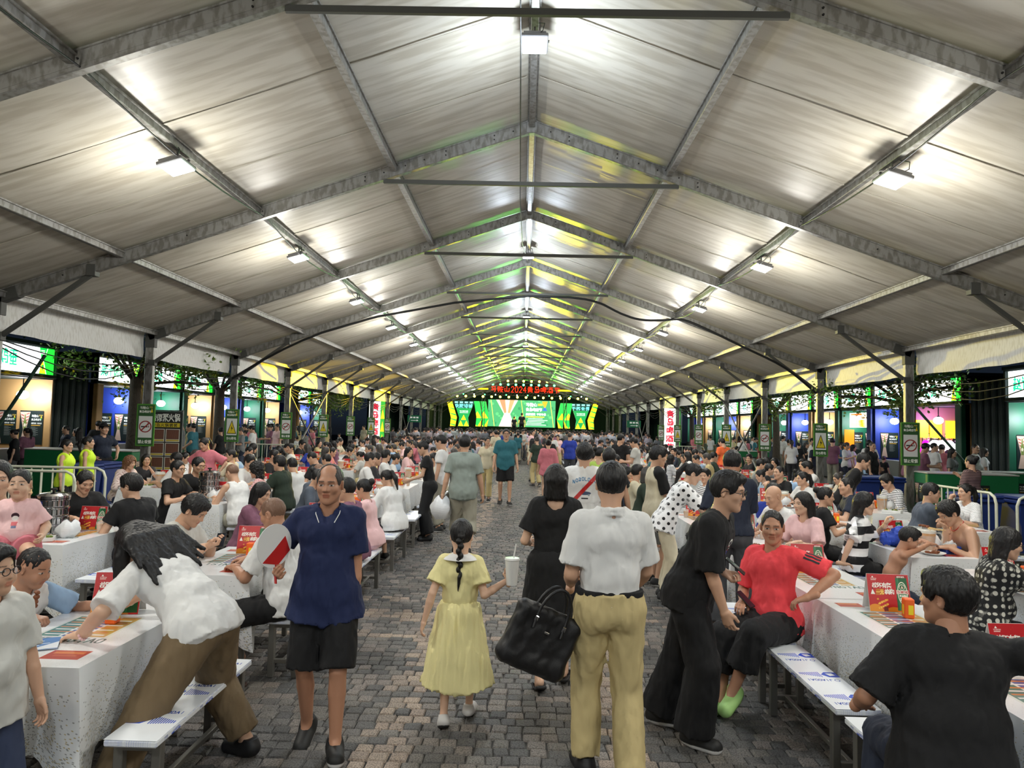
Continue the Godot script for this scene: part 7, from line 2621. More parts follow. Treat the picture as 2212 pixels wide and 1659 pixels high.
	person(stand(-0.95, -18.4, -10.0, walk(0.6).merged({"h": 1.64, "sex": "f", "hair": "pony", "head": Vector3(0, 30, 0), "top": tee("cream"), "bottom": legs("khaki")}, true)), "woman in a cream top with a shoulder bag beside the teal man")
	o = person(stand(0.62, -18.2, 178.0, {"h": 1.62, "sex": "f", "hair": "bun", "skin": SKIN_FAIR, "top": tee("rose", {"hem": 0.12, "sleeve": 1.3, "ease": 0.03}), "bottom": legs("rose", {"skirt": 0.2, "flare": 0.04, "ease": 0.03})}), "person in a pink wrap robe with a blue sash seen from behind")
	J = o.get_meta("J")
	obj("sash", blobs_mesh([cone(J.waist - J.bm.x * 0.05 - J.bm.y * 0.045, J.waist + J.bm.x * 0.05 - J.bm.y * 0.045, 0.122, 0.122, 0.02), less(cone(J.waist, J.waist + J.bm.y * 0.4, 0.4, 0.4, 0.002, false, true)), less(cone(J.waist - J.bm.y * 0.09, J.waist - J.bm.y * 0.4, 0.4, 0.4, 0.002, false, true))], 0.018), c("denim"), o)
	person(stand(-1.58, -12.0, -84.0, {"h": 1.66, "sex": "f", "hair": "bun", "lean": Vector3(10, 0, 0), "head": Vector3(20, -4, 0), "lh": Vector3(0.12, 1.02, 0.36), "rh": Vector3(-0.12, 1.0, 0.34), "top": tee("black", {"hem": -0.05, "ease": 0.01, "sleeve": 0.5}), "bottom": legs("black", {"ease": 0.03, "cuff": 0.09}), "shoe": "plain", "shoe_mat": M.shoe_black}), "slim woman in black standing by the left tables, looking down")
	person(stand(-1.5, -13.0, -96.0, {"h": 1.74, "hair": "short", "head": Vector3(10, 0, 0), "top": tee("white", {"hem": 0.12}), "bottom": legs("stone")}), "man in a white t-shirt standing behind the woman in black")
	person(stand(2.5, -18.6, 150.0, {"h": 1.8, "hair": "short", "head": Vector3(6, -30, 0), "top": tee("black"), "bottom": legs("black")}), "man in black with outstretched hand, left of the grey shirted man")
	person(stand(2.75, -17.6, -110.0, {"h": 1.74, "hair": "short", "head": Vector3(22, 0, 0), "lh": Vector3(0.1, 1.1, 0.3), "rh": Vector3(-0.1, 1.1, 0.3), "top": tee("greywhite"), "bottom": legs("charcoal")}), "man in a light grey t-shirt looking down between the right tables")

	# --- right front
	o = person(sit(1.8, -3.1, 166.0, {"h": 1.74, "q": 0.012, "hq": 0.004, "hair": "messy", "skin": SKIN_TAN, "g": 1.22, "broad": 1.12, "lean": Vector3(12, -4, 0), "head": Vector3(0, 52, 0), "RH": Vector3(2.24, 0.83, -3.02), "re": Vector3(-1, -0.3, -0.4), "LH": Vector3(1.56, 0.68, -3.42), "lf": Vector3(0.2, 0.085, 0.3), "top": tee("black", {"hem": 0.12, "ease": 0.026, "sleeve": 0.95, "cuff": 0.08, "wide": 0.03}), "bottom": legs("navy", {"ease": 0.03})}),
		"heavy man in a black t-shirt sitting with his back to the camera on the right")
	o = person(sit(1.84, -5.32, -52.0, {"h": 1.74, "q": 0.012, "hq": 0.004, "hair": "buzz", "skin": SKIN_TAN, "lean": Vector3(-6, -6, 0), "head": Vector3(4, 30, 0), "LH": Vector3(1.98, 0.8, -5.04), "le": Vector3(1, -0.2, -0.5), "ld": Vector3(-0.8, -0.4, 0.6), "rh": Vector3(-0.12, 0.68, 0.2), "RF": Vector3(1.38, 0.0, -5.05), "LF": Vector3(1.44, 0.08, -4.98), "lp": 20.0, "top": tee("red", {"hem": 0.08, "ease": 0.014, "sleeve": 0.85, "cuff": 0.066}), "bottom": legs("black", {"len": 1.6, "ease": 0.036, "cuff": 0.07}), "shoe": "plain", "shoe_mat": M.shoe_green}),
		"man in a bright red t-shirt lounging against the right front table")
	J = o.get_meta("J")
	var sx: Vector3 = J.shl.lerp(J.ell, 0.25)
	for k in 3:
		var ax: Vector3 = (J.ell - J.shl).normalized()
		var tv: Vector3 = J.bc.z.slide(ax).normalized()
		var outv: Vector3 = (J.bc.x - ax * ax.dot(J.bc.x)).normalized()
		obj("sleeve_bar", patch(last_top, sx + tv * (-0.045 + k * 0.034), tv * 0.018, ax * 0.11, -outv, 1, 5), c("charcoal"), o.get_node("top"))
	phone(held(o, "r").origin + Vector3(0.0, 0.03, 0.05), 0.8, "black phone in the lap of the man in red")
	o = person(sit(3.42, -5.42, 74.0, {"h": 1.58, "sex": "f", "q": 0.013, "hair": "bob", "g": 1.2, "broad": 1.12, "lean": Vector3(16, 0, 0), "head": Vector3(12, -4, 0), "RH": Vector3(3.95, 0.82, -5.3), "LH": Vector3(3.95, 0.82, -5.6), "top": tee("dots_white", {"sleeve": 1.7, "ease": 0.02}), "bottom": legs("black")}), "woman with glasses in a black blouse with white dots at the right edge")
	glasses(o, M.spectacle_frame)
	person(sit(3.5, -6.98, 76.0, {"h": 1.2, "hs": 1.22, "face": "c", "q": 0.013, "hair": "crop", "skin": SKIN_TAN, "pelvis": Vector3(0, 0.74, 0), "lean": Vector3(26, 0, 0), "head": Vector3(20, -6, 0), "limb": 0.9, "RH": Vector3(3.92, 0.9, -7.0), "LH": Vector3(3.95, 0.9, -7.2), "re": Vector3(-1, 0, 0.2), "bottom": shorts("navy")}), "shirtless little boy eating at the second right table row")
	o = person(sit(4.66, -7.45, -88.0, {"h": 1.72, "q": 0.014, "hair": "messy", "skin": SKIN, "lean": Vector3(28, 0, 0), "head": Vector3(32, 6, 0), "RH": Vector3(4.34, 1.0, -7.45), "rg": "pinch", "rd": Vector3(0, 1, 0.5), "bottom": shorts("charcoal")}), "shirtless young man with a red neck cord eating with bowed head")
	J = o.get_meta("J")
	var nc := MB.new()
	var nr := []
	for k in 17:
		var a := TAU * k / 16.0
		nr.append(J.neck + J.bc * Vector3(cos(a) * 0.066, 0.02 - 0.045 * maxf(0, sin(a)), sin(a) * 0.07 + 0.01))
	nc.tube(nr, 0.004, 5)
	obj("neck_cord", nc, M.cup_red, o)
	person(sit(3.56, -7.8, 72.0, {"h": 1.66, "sex": "f", "hair": "long", "skin": SKIN_FAIR, "lean": Vector3(10, 0, 0), "head": Vector3(8, -10, 0), "LH": Vector3(3.9, 0.98, -7.8), "lg": "pinch", "ld": Vector3(0, 1, 0.3), "RH": Vector3(3.3, 0.6, -7.5), "top": tee("bands", {"hem": 0.1, "sleeve": 0.95, "ease": 0.026, "cuff": 0.08}), "bottom": legs("black")}), "woman with long hair in a black and white banded top")
	person(sit(3.02, -7.62, -60.0, {"h": 1.66, "sex": "f", "hair": "long", "skin": SKIN_FAIR, "head": Vector3(2, -8, 0), "top": tee("pink", {"sleeve": 0.8}), "bottom": legs("black")}), "woman with long black hair in a pale pink top, looking back")
	person(sit(3.02, -8.3, -70.0, {"h": 1.72, "skin": SKIN, "hair": "none", "lean": Vector3(16, 0, 0), "head": Vector3(18, 0, 0), "top": tee("white"), "bottom": legs("khaki")}), "bald man in white behind the woman in pale pink")
	person(sit(3.06, -9.1, 118.0, {"h": 1.6, "face": "c", "hair": "crop", "head": Vector3(8, -16, 0), "top": tee("blue"), "bottom": shorts("black")}), "youth in a royal blue t-shirt seen from behind")
	person(sit(3.54, -8.75, 84.0, {"h": 1.6, "sex": "f", "hair": "bun", "g": 1.1, "head": Vector3(4, -10, 0), "top": tee("black"), "bottom": legs("black")}), "woman with pinned up hair in a black t-shirt facing right")
	person(sit(4.62, -10.05, -104.0, {"h": 1.7, "hair": "buzz", "g": 1.15, "head": Vector3(4, 10, 0), "top": tee("navy", {"collar": true}), "bottom": legs("charcoal")}), "stocky man in a navy polo shirt facing left at a right table")
	o = person(stand(4.95, -11.2, 62.0, {"h": 1.72, "hair": "short", "lean": Vector3(30, 0, 0), "head": Vector3(20, 0, 0), "top": tee("black"), "bottom": legs("charcoal")}), "man with glasses in black bending towards a right table")
	glasses(o, M.spectacle_frame)
	person(sit(5.02, -9.2, 78.0, {"h": 1.74, "hair": "short", "g": 1.18, "broad": 1.08, "lean": Vector3(14, 0, 0), "head": Vector3(8, -20, 0), "RH": Vector3(5.36, 1.12, -9.1), "rg": "grip", "rd": Vector3(0, 1, 0.2), "top": tee("slate", {"ease": 0.022, "sleeve": 0.85}), "bottom": shorts("charcoal")}), "broad man in a slate blue t-shirt eating with chopsticks")
	person(sit(6.14, -9.9, -80.0, {"h": 1.62, "sex": "f", "hair": "pony", "g": 1.08, "head": Vector3(0, -4, 0), "top": tee("pin", {"sleeve": 0.9}), "bottom": legs("charcoal")}), "woman in a grey striped t-shirt facing left by the green counter")
	person(sit(6.2, -11.9, -84.0, {"h": 1.68, "hair": "messy", "lean": Vector3(20, 0, 0), "head": Vector3(24, 0, 0), "top": tee("stripes", {"sleeve": 1.6}), "bottom": legs("navy")}), "man in a black and white striped top by the right tent post")
	person(sit(4.66, -11.8, -70.0, {"h": 1.64, "sex": "f", "hair": "pony", "head": Vector3(2, -14, 0), "top": tee("white"), "bottom": legs("denim")}), "woman in white with a ponytail looking over her shoulder")
	person(sit(4.66, -12.9, -60.0, {"h": 1.72, "hair": "buzz", "g": 1.2, "head": Vector3(0, -10, 0), "RH": Vector3(4.3, 1.05, -12.7), "top": tee("black"), "bottom": legs("black")}), "stocky smiling man in black raising a beer pitcher")
	person(stand(7.75, -12.5, -160.0, {"h": 1.62, "sex": "f", "hair": "bun", "g": 1.1, "rh": Vector3(-0.1, 1.3, 0.32), "top": tee("pink_lines", {"hem": 0.14, "sleeve": 0.85}), "bottom": legs("navy")}), "woman in a brown top with pink stripes holding up a phone")
	person(stand(5.9, -21.2, 205.0, {"h": 1.74, "hair": "short", "head": Vector3(20, 20, 0), "top": tee("orange"), "bottom": legs("charcoal")}), "man in a bright orange t-shirt standing among the right tables")

	# --- left, farther back
	person(sit(-1.8, -7.7, -98.0, {"h": 1.7, "hair": "short", "g": 1.1, "top": tee("mauve"), "bottom": legs("black")}), "man in a purple pink t-shirt behind the old man in navy")
	person(sit(-1.8, -8.5, -96.0, {"h": 1.5, "sex": "f", "hs": 1.08, "hair": "bun", "top": tee("pink", {"sleeve": 0.7}), "bottom": legs("pink", {"ease": 0.05}), "shoe": "plain", "shoe_mat": M.shoe_white}), "girl with a hair bun in a pink dress on the aisle bench")
	person(sit(-1.78, -9.9, -128.0, {"h": 1.62, "sex": "f", "hair": "pony", "lean": Vector3(16, 0, 0), "head": Vector3(24, 10, 0), "re": Vector3(-1, -0.2, -0.2), "top": tee("white", {"hem": 0.12, "sleeve": 0.85, "ease": 0.022}), "bottom": legs("dark_plaid", {"ease": 0.04, "len": 1.2})}), "woman with a long ponytail in white and a dark plaid skirt")
	person(sit(-3.0, -10.15, 58.0, {"h": 1.7, "hair": "buzz", "hair_mat": M.hair_stubble, "g": 1.16, "broad": 1.06, "skin": SKIN_TAN, "head": Vector3(2, -16, 0), "top": tee("slate"), "bottom": legs("charcoal")}), "stern man with a shaved head in a dark blue t-shirt")
	person(sit(-3.94, -11.75, -104.0, {"h": 1.74, "hair": "messy", "g": 1.12, "broad": 1.08, "head": Vector3(4, 4, 0), "top": tee("green", {"collar": true, "ease": 0.024}), "bottom": legs("black")}), "man in a dark green polo shirt at the second left row")
	person(sit(-3.94, -9.95, -122.0, {"h": 1.7, "hair": "buzz", "hair_mat": M.hair_stubble, "g": 1.1, "lean": Vector3(22, 0, 0), "head": Vector3(20, 6, 0), "top": tee("white", {"sleeve": 0.0}), "bottom": shorts("stone")}), "man with a shaved head in a white vest eating")
	person(sit(-3.92, -10.75, -80.0, {"h": 1.62, "sex": "f", "hair": "curly", "head": Vector3(10, 0, 0), "top": tee("plaid", {"sleeve": 0.8}), "bottom": legs("white")}), "woman with long curly hair in a pink plaid blouse")
	o = person(sit(-5.04, -10.1, 80.0, {"h": 1.7, "hair": "short", "head": Vector3(4, -4, 0), "top": tee("black"), "bottom": legs("black")}), "man in black with glasses left of the farther drinks tower")
	glasses(o, M.spectacle_frame)
	o = person(sit(-5.06, -10.85, 54.0, {"h": 1.74, "hair": "short", "g": 1.25, "head": Vector3(10, 10, 0), "top": tee("black"), "bottom": legs("black")}), "heavy man in black with glasses behind the farther drinks tower")
	glasses(o, M.spectacle_frame)
	person(sit(-6.98, -12.25, 74.0, {"h": 1.58, "sex": "f", "hair": "curly", "hair_mat": M.hair_brown, "lean": Vector3(22, 0, 0), "top": tee("floral", {"sleeve": 1.5, "ease": 0.022}), "bottom": legs("denim")}), "lady with brown curled hair in a floral blouse")
	person(sit(-6.96, -13.0, 40.0, {"h": 1.55, "sex": "f", "hair": "long", "head": Vector3(4, 0, 0), "LH": Vector3(-6.75, 1.05, -12.75), "ld": Vector3(0, 1, 0), "top": tee("charcoal"), "bottom": legs("black")}), "girl with long hair resting her cheek on her hand")
	person(stand(-5.72, -12.75, -12.0, {"h": 1.6, "sex": "f", "hair": "pony", "g": 1.3, "broad": 1.12, "lh": Vector3(0.3, 1.02, 0.05), "rh": Vector3(-0.3, 1.02, 0.05), "le": Vector3(1, 0, -0.6), "re": Vector3(-1, 0, -0.6), "head": Vector3(22, -8, 0), "top": tee("rose", {"hem": 0.12, "sleeve": 0.9, "ease": 0.03, "cuff": 0.08}), "bottom": legs("black")}), "plump woman in a rose pink t-shirt with hands on hips")
	o = person(stand(-9.3, -15.6, 62.0, {"h": 1.78, "hair": "cap", "hair_mat": c("black"), "g": 1.14, "broad": 1.08, "rh": Vector3(-0.24, 1.0, 0.12), "re": Vector3(-1, 0, -0.7), "lh": Vector3(0.24, 1.0, 0.12), "le": Vector3(1, 0, -0.7), "top": tee("navy", {"collar": true, "hem": -0.02}), "bottom": legs("black", {"ease": 0.03}), "shoe": "plain", "shoe_mat": M.shoe_black}), "guard in a black cap and dark uniform with hands on hips")
	var vz := MB.new()
	vz.lathe([Vector2(0.001, 0.062), Vector2(0.06, 0.062), Vector2(0.11, 0.056), Vector2(0.11, 0.062), Vector2(0.06, 0.07), Vector2(0.001, 0.07)], 20, Transform3D(Basis(), Vector3(0, 0, 0.05)))
	head_part(o, "cap_brim", vz, c("black"))
	person(stand(-7.75, -11.95, 100.0, {"h": 1.52, "sex": "f", "hair": "short", "head": Vector3(0, -10, 0), "top": tee("vest", {"sleeve": 0.0, "ease": 0.028, "hem": 0.12}), "bottom": legs("black")}), "short haired worker in a yellow safety vest behind the barrier")
	person(stand(-7.85, -12.7, 110.0, {"h": 1.56, "sex": "f", "hair": "pony", "top": tee("vest", {"sleeve": 0.0, "ease": 0.028, "hem": 0.12}), "bottom": legs("black")}), "worker with a ponytail in a yellow safety vest behind the barrier")
	for p in [[-0.16, -54.6, 178.0, 1.78, "larger"], [-0.75, -54.9, 160.0, 1.5, "smaller"]]:
		var d := stand(p[0], p[1], p[2], {"h": p[3], "q": 0.026, "hq": 0.008, "top": tee("black"), "bottom": legs("black")})
		d.at = Vector3(p[0], 1.2, p[1])
		person(d, "%s dark figure standing on the camera riser before the stage" % p[4])
	var ri := MB.new()
	ri.bx(Vector3(-0.4, 0.6, -54.8), Vector3(1.8, 1.2, 1.4), 0.02)
	tag(obj("camera_riser", ri, M.stage_black), "black riser box in the crowd before the stage", "platform")

func baby_print() -> Image:
	var im := picture(64, 64, rgb8(238, 196, 196))
	disc_in(im, Vector2(34, 18), 13, 10, rgb8(60, 30, 40))
	disc_in(im, Vector2(34, 26), 11, 8, rgb8(246, 236, 230))
	fill(im, 24, 38, 20, 12, rgb8(216, 110, 116))
	fill(im, 26, 50, 16, 8, rgb8(120, 130, 160))
	return im

func tee_print() -> Image:
	var im := picture(256, 320, rgb8(17, 17, 19))
	ink(im, "NASA", 30, 232, 44, 44, 8, INK, 1.1)
	fill(im, 40, 292, 150, 5, rgb8(120, 190, 190))
	ring_in(im, Vector2(128, 170), 46, 8, rgb8(70, 90, 190))
	disc_in(im, Vector2(128, 170), 30, 30, rgb8(20, 24, 60))
	for k in 6:
		fill(im, 84 + k * 12, 80 + (k * 29) % 40, 30, 8, INK if k % 2 else rgb8(200, 90, 100))
	disc_in(im, Vector2(120, 60), 40, 26, INK)
	disc_in(im, Vector2(120, 62), 26, 15, rgb8(40, 44, 60))
	return im

func back_print() -> Image:
	var im := picture(256, 256, rgb8(226, 226, 224))
	var w := "NOBOLOUN"
	for k in w.length():
		ink(im, w[k], 20 + k * 27, 60 - 34 * sin(PI * (k + 0.5) / 8.0), 22, 30, 6, rgb8(74, 128, 170))
	disc_in(im, Vector2(128, 170), 58, 16, rgb8(70, 84, 110))
	for x in [90.0, 166.0]: disc_in(im, Vector2(x, 186), 9, 9, rgb8(150, 160, 170))
	disc_in(im, Vector2(128, 122), 26, 30, rgb8(206, 206, 204))
	fill(im, 100, 210, 60, 12, rgb8(60, 60, 64))
	return im

func skewer(at: Vector3, label: String) -> void:
	var o := thing("meat_skewer", label, "skewer", at)
	var s := MB.new()
	s.cyl(Vector3(0.0, -0.12, 0.02), Vector3(0.02, 0.14, -0.01), 0.003, 0.003, 6)
	obj("stick", s, M.stick_wood, o)
	var m := MB.new()
	for k in 4:
		m.box(Transform3D(Basis.from_euler(Vector3(k, k * 2.0, 0.4)), Vector3(0.012 + k * 0.003, 0.06 + k * 0.024, 0.0)), Vector3(0.03, 0.022, 0.028), 0.009)
	obj("meat", m, M.food_brown, o)

func phone(at: Vector3, turn: float, label: String) -> void:
	var o := thing("phone", label, "phone", at, turn)
	var b := MB.new()
	b.box(Transform3D(Basis(Vector3.RIGHT, -0.9), Vector3.ZERO), Vector3(0.072, 0.15, 0.009), 0.003)
	obj("case", b, M.cable_black, o)
	var s := MB.new()
	s.box(Transform3D(Basis(Vector3.RIGHT, -0.9), Vector3.ZERO) * Transform3D(Basis(), Vector3(0, 0, 0.005)), Vector3(0.066, 0.142, 0.001))
	obj("screen", s, mat("phone_screen", rgb8(30, 34, 44), 0.1), o)

func black_bag(at: Vector3) -> void:
	var lm := mat("leather_black", rgb8(20, 20, 22), 0.42)
	lm.normal_enabled = true
	lm.normal_texture = noise_tex(0.2, 256, true, 3.0, 61)
	lm.normal_scale = 0.4
	tri_map(lm, Vector3(5, 5, 5))
	var o := thing("handbag", "large black leather tote bag hanging on the white shirted man's arm", "bag", at, 0.1)
	o.rotation = Vector3(0.06, 0.25, -0.42)
	var l := []
	for s in [-1.0, 1.0]:
		for z in [-1.0, 1.0]:
			l.append(cone(Vector3(s * 0.17, -0.14, z * 0.02), Vector3(s * 0.15, -0.40, z * 0.035), 0.02, 0.026, 0.01))
	l.append(cone(Vector3(-0.16, -0.14, 0), Vector3(0.16, -0.14, 0), 0.03, 0.03, 0.03))
	l.append(cone(Vector3(-0.15, -0.40, 0), Vector3(0.15, -0.40, 0), 0.055, 0.055, 0.03))
	for k in 7:
		l.append(cone(Vector3(-0.15 + k * 0.05, -0.14, 0), Vector3(-0.14 + k * 0.0467, -0.39, 0), 0.036, 0.056, 0.03))
	obj("body", blobs_mesh(l, 0.009, Color.WHITE, 0.006, Vector3(14, 9, 14)), lm, o)
	for z in [-1.0, 1.0]:
		var h := MB.new()
		var pts := []
		for k in 13:
			var a := PI * k / 12.0
			pts.append(Vector3(-cos(a) * 0.085, -0.14 + sin(a) * 0.16, z * 0.035))
		pts.insert(0, Vector3(-0.085, -0.22, z * 0.052)); pts.append(Vector3(0.085, -0.22, z * 0.052))
		h.tube(pts, 0.009, 8)
		obj("handle", h, lm, o)
	var mt := MB.new()
	for x in [-0.085, 0.085]:
		mt.bx(Vector3(x, -0.17, 0.046), Vector3(0.022, 0.03, 0.008), 0.003)
	mt.bx(Vector3(0.0, -0.22, 0.055), Vector3(0.03, 0.012, 0.004), 0.002)
	mt.lathe([Vector2(0.008, -0.003), Vector2(0.016, -0.003), Vector2(0.016, 0.003), Vector2(0.008, 0.003)], 12, Transform3D(Basis(Vector3.RIGHT, PI / 2), Vector3(0.18, -0.15, 0.03)))
	obj("metal_fittings", mt, M.steel_bright, o)

# ---------------------------------------------------------------- the rest of the crowd
var kinds := []
var individuals := 0

func add_kind(d: Dictionary, seated: bool, who: String) -> void:
	var o := person(d, "")
	taken.pop_back()
	var far := MB.new()
	for n in ["body", "top", "bottom", "hair"]:
		if parts.has(n):
			var m: MB = parts[n]
			var cc: Color = {"top": Color(0.34, 0.34, 0.36), "bottom": Color(0.03, 0.03, 0.035), "hair": Color(0.012, 0.011, 0.011), "body": Color.WHITE}[n]
			if n != "body": m.c.fill(cc)
			far.add(m)
	kinds.append({"node": o, "seated": seated, "who": who, "far": far, "fresh": true, "h": o.scale.x})

func crowd_kinds() -> void:
	var q := {"q": 0.027, "hq": 0.009}
	for d in [
		{"hair": "short", "g": 1.06, "who": "man"}, {"hair": "buzz", "g": 1.16, "lean": Vector3(24, 0, 0), "head": Vector3(26, 10, 0), "who": "man"}, {"hair": "crop", "head": Vector3(2, 38, 0), "lean": Vector3(4, 0, -8), "who": "man"},
		{"hair": "messy", "g": 1.1, "lean": Vector3(18, 4, 0), "head": Vector3(18, -24, 0), "lh": Vector3(0.14, 1.02, 0.34), "who": "man"}, {"hair": "pony", "sex": "f", "lean": Vector3(16, 0, 0), "head": Vector3(16, 8, 0), "who": "woman"}, {"hair": "long", "sex": "f", "head": Vector3(4, -30, 0), "who": "woman"},
		{"hair": "bun", "sex": "f", "g": 1.08, "lean": Vector3(20, 0, 0), "head": Vector3(22, 0, 0), "who": "woman"}, {"hair": "bob", "sex": "f", "head": Vector3(8, 26, 0), "who": "woman"}]:
		var t := tee("grey", {"sleeve": 0.8})
		add_kind(sit(0, -40, 0, {"h": 1.7 if d.who == "man" else 1.6, "top": t, "bottom": legs("black")}.merged(q).merged(d)), true, d.who)
	for d in [
		{"hair": "short", "g": 1.08, "who": "man"}, {"hair": "crop", "head": Vector3(18, 12, 0), "lh": Vector3(0.1, 1.1, 0.3), "rh": Vector3(-0.1, 1.08, 0.3), "who": "man"}, {"hair": "buzz", "g": 1.18, "head": Vector3(0, -30, 0), "lh": Vector3(0.26, 0.98, 0.1), "who": "man"},
		{"hair": "long", "sex": "f", "who": "woman"}, {"hair": "pony", "sex": "f", "head": Vector3(6, 24, 0), "rh": Vector3(-0.1, 1.2, 0.3), "who": "woman"}, {"hair": "bun", "sex": "f", "g": 1.1, "head": Vector3(10, -20, 0), "who": "woman"}, {"hair": "crop", "face": "c", "hs": 1.18, "who": "child"}]:
		var b := legs("black") if d.who != "child" else shorts("black")
		add_kind(stand(0, -40, 0, {"h": {"man": 1.72, "woman": 1.6, "child": 1.2}[d.who], "top": tee("grey", {"sleeve": 0.8, "hem": 0.12}), "bottom": b}.merged(q).merged(walk(0.25)).merged(d)), false, d.who)

const TOPS := ["white", "black", "navy", "greywhite", "white", "black", "slate", "grey", "charcoal", "cream", "blue", "lightblue", "green", "mauve", "rose", "pink", "wine", "white", "black", "stripes", "teal", "khaki"]
const BOTTOMS := ["black", "charcoal", "denim", "jeansgrey", "navy", "khaki", "stone"]
const SAYS := {"white": "white", "black": "black", "navy": "navy", "greywhite": "off-white", "slate": "slate blue", "grey": "grey", "charcoal": "charcoal", "cream": "cream", "blue": "royal blue", "lightblue": "light blue", "green": "dark green", "mauve": "mauve", "rose": "rose", "pink": "pink", "wine": "wine red", "stripes": "striped", "teal": "teal", "khaki": "khaki"}

func put_person(k: int, at: Vector3, turn: float, r: RandomNumberGenerator, where: String, group: String) -> void:
	var kd: Dictionary = kinds[k]
	var top: String = TOPS[r.randi() % TOPS.size()]
	var label := "%s in %s top, %s" % [kd.who, SAYS[top], where]
	var o: Node3D = kd.node
	if kd.fresh:
		kd.fresh = false
		o.position = at
		o.rotation.y = turn
		tag(o, label, "person", group)
	else:
		o = copy_of(o, at, turn, label, group)
	o.scale = Vector3.ONE * kd.h * r.randf_range(0.95, 1.05)
	for ch in o.get_children():
		var n := String(ch.name)
		if n.begins_with("top"): ch.material_override = c(top)
		elif n.begins_with("bottom"): ch.material_override = c(BOTTOMS[r.randi() % BOTTOMS.size()])
		elif n.begins_with("hair"): ch.material_override = M.hair_black if r.randf() < 0.85 else M.hair_grey
	individuals += 1

func free_at(p: Vector3, gap: float) -> bool:
	for t: Vector3 in taken:
		if Vector2(t.x - p.x, t.z - p.z).length() < gap: return false
	return true

func crowd() -> void:
	crowd_kinds()
	individuals = taken.size()
	var r := RandomNumberGenerator.new()
	r.seed = 404
	# standing in front of the booths
	for s in [-1.0, 1.0]:
		var n := 0
		var want := 40 if s < 0 else 46
		var tries := 0
		while n < want and tries < 900:
			tries += 1
			var u := pow(r.randf(), 1.25)
			var p := Vector3(s * r.randf_range(9.7, 13.3), 0, -17.5 - u * 27.0)
			if not free_at(p, 0.5) or (p.z > -18.6 and absf(p.x) < 12.6): continue
			taken.append(p)
			n += 1
			put_person(8 + (r.randi() % 7 if r.randf() < 0.75 else r.randi() % 3), p, s * PI / 2 + r.randf_range(-1.1, 1.1), r, "%s standing person along the %s booths" % [nth(n - 1), "left" if s < 0 else "right"], "people queueing at the booths")
	# down the aisle, thicker towards the stage
	var n := 0
	var tries := 0
	while n < 30 and tries < 600:
		tries += 1
		var p := Vector3(r.randf_range(-1.55, 1.6), 0, -20.0 - pow(r.randf(), 0.7) * 24.0)
		if not free_at(p, 0.55): continue
		taken.append(p)
		n += 1
		put_person(8 + r.randi() % 7, p, PI + r.randf_range(-0.9, 0.9) if r.randf() < 0.75 else r.randf_range(-0.6, 0.6), r, "%s standing person in the far part of the aisle" % nth(n - 1), "people in the far aisle")
	# seats, nearest first
	var seats := []
	for t in tables:
		for e in [-1.0, 1.0]:
			for dz in [-0.3, 0.27]:
				var x: float = t[1]
				var gap := 0.6 if absf(x) < 3.0 else 0.56
				var inner: bool = String(t[0]).ends_with("inner")
				var p := Vector3(x - signf(x) * gap * e, 0, t[2] + dz)
				if p.z > -6.4 or not free_at(p, 0.5) or r.randf() < (0.2 if p.z < -14.0 else 0.32): continue
				if inner and p.z > -9.0 and e > 0: continue
				seats.append([p, x, "%s seat, %s side, %s table of %s row" % ["front" if dz > 0 else "back", "aisle" if e > 0 else "far", nth(t[3]), t[0]]])
	seats.sort_custom(func(a, b): return a[0].z > b[0].z)
	var mass := {}
	for k in kinds.size(): mass[k] = []
	for st in seats:
		var p: Vector3 = st[0]
		var k := r.randi() % 8
		var turn := (PI / 2 if p.x < st[1] else -PI / 2) + r.randf_range(-0.3, 0.3)
		taken.append(p)
		if individuals < 300:
			put_person(k, p, turn, r, st[2], "diners on the benches")
		else:
			mass[k].append([p, turn])
	# the standing mass before the stage
	tries = 0
	n = 0
	while n < 260 and tries < 4000:
		tries += 1
		var p := Vector3(r.randf_range(-8.6, 8.6), 0, r.randf_range(-43.5, -66.0))
		if not free_at(p, 0.48): continue
		taken.append(p)
		n += 1
		mass[8 + r.randi() % 6].append([p, PI + r.randf_range(-0.5, 0.5)])
	var fm := mat("crowd_far", Color.WHITE, 0.75)
	fm.vertex_color_use_as_albedo = true
	var holder := thing("crowd", "dense far crowd of diners and spectators filling the tent before the stage", "crowd")
	holder.set_meta("kind", "stuff")
	for k in kinds.size():
		if mass[k].is_empty(): continue
		var mm := MultiMesh.new()
		mm.transform_format = MultiMesh.TRANSFORM_3D
		mm.use_colors = true
		mm.mesh = kinds[k].far.mesh()
		mm.instance_count = mass[k].size()
		for j in mass[k].size():
			var sc: float = kinds[k].h * r.randf_range(0.94, 1.05)
			mm.set_instance_transform(j, Transform3D(Basis(Vector3.UP, mass[k][j][1]).scaled(Vector3.ONE * sc), mass[k][j][0]))
			var v := r.randf_range(0.35, 1.6)
			mm.set_instance_color(j, Color(v * r.randf_range(0.85, 1.1), v * r.randf_range(0.9, 1.0), v * r.randf_range(0.85, 1.15)))
		var mi := MultiMeshInstance3D.new()
		mi.name = "seated_people" if kinds[k].seated else "standing_people"
		mi.multimesh = mm
		mi.material_override = fm
		holder.add_child(mi, true)
	for kd in kinds:
		if kd.fresh: kd.node.free()

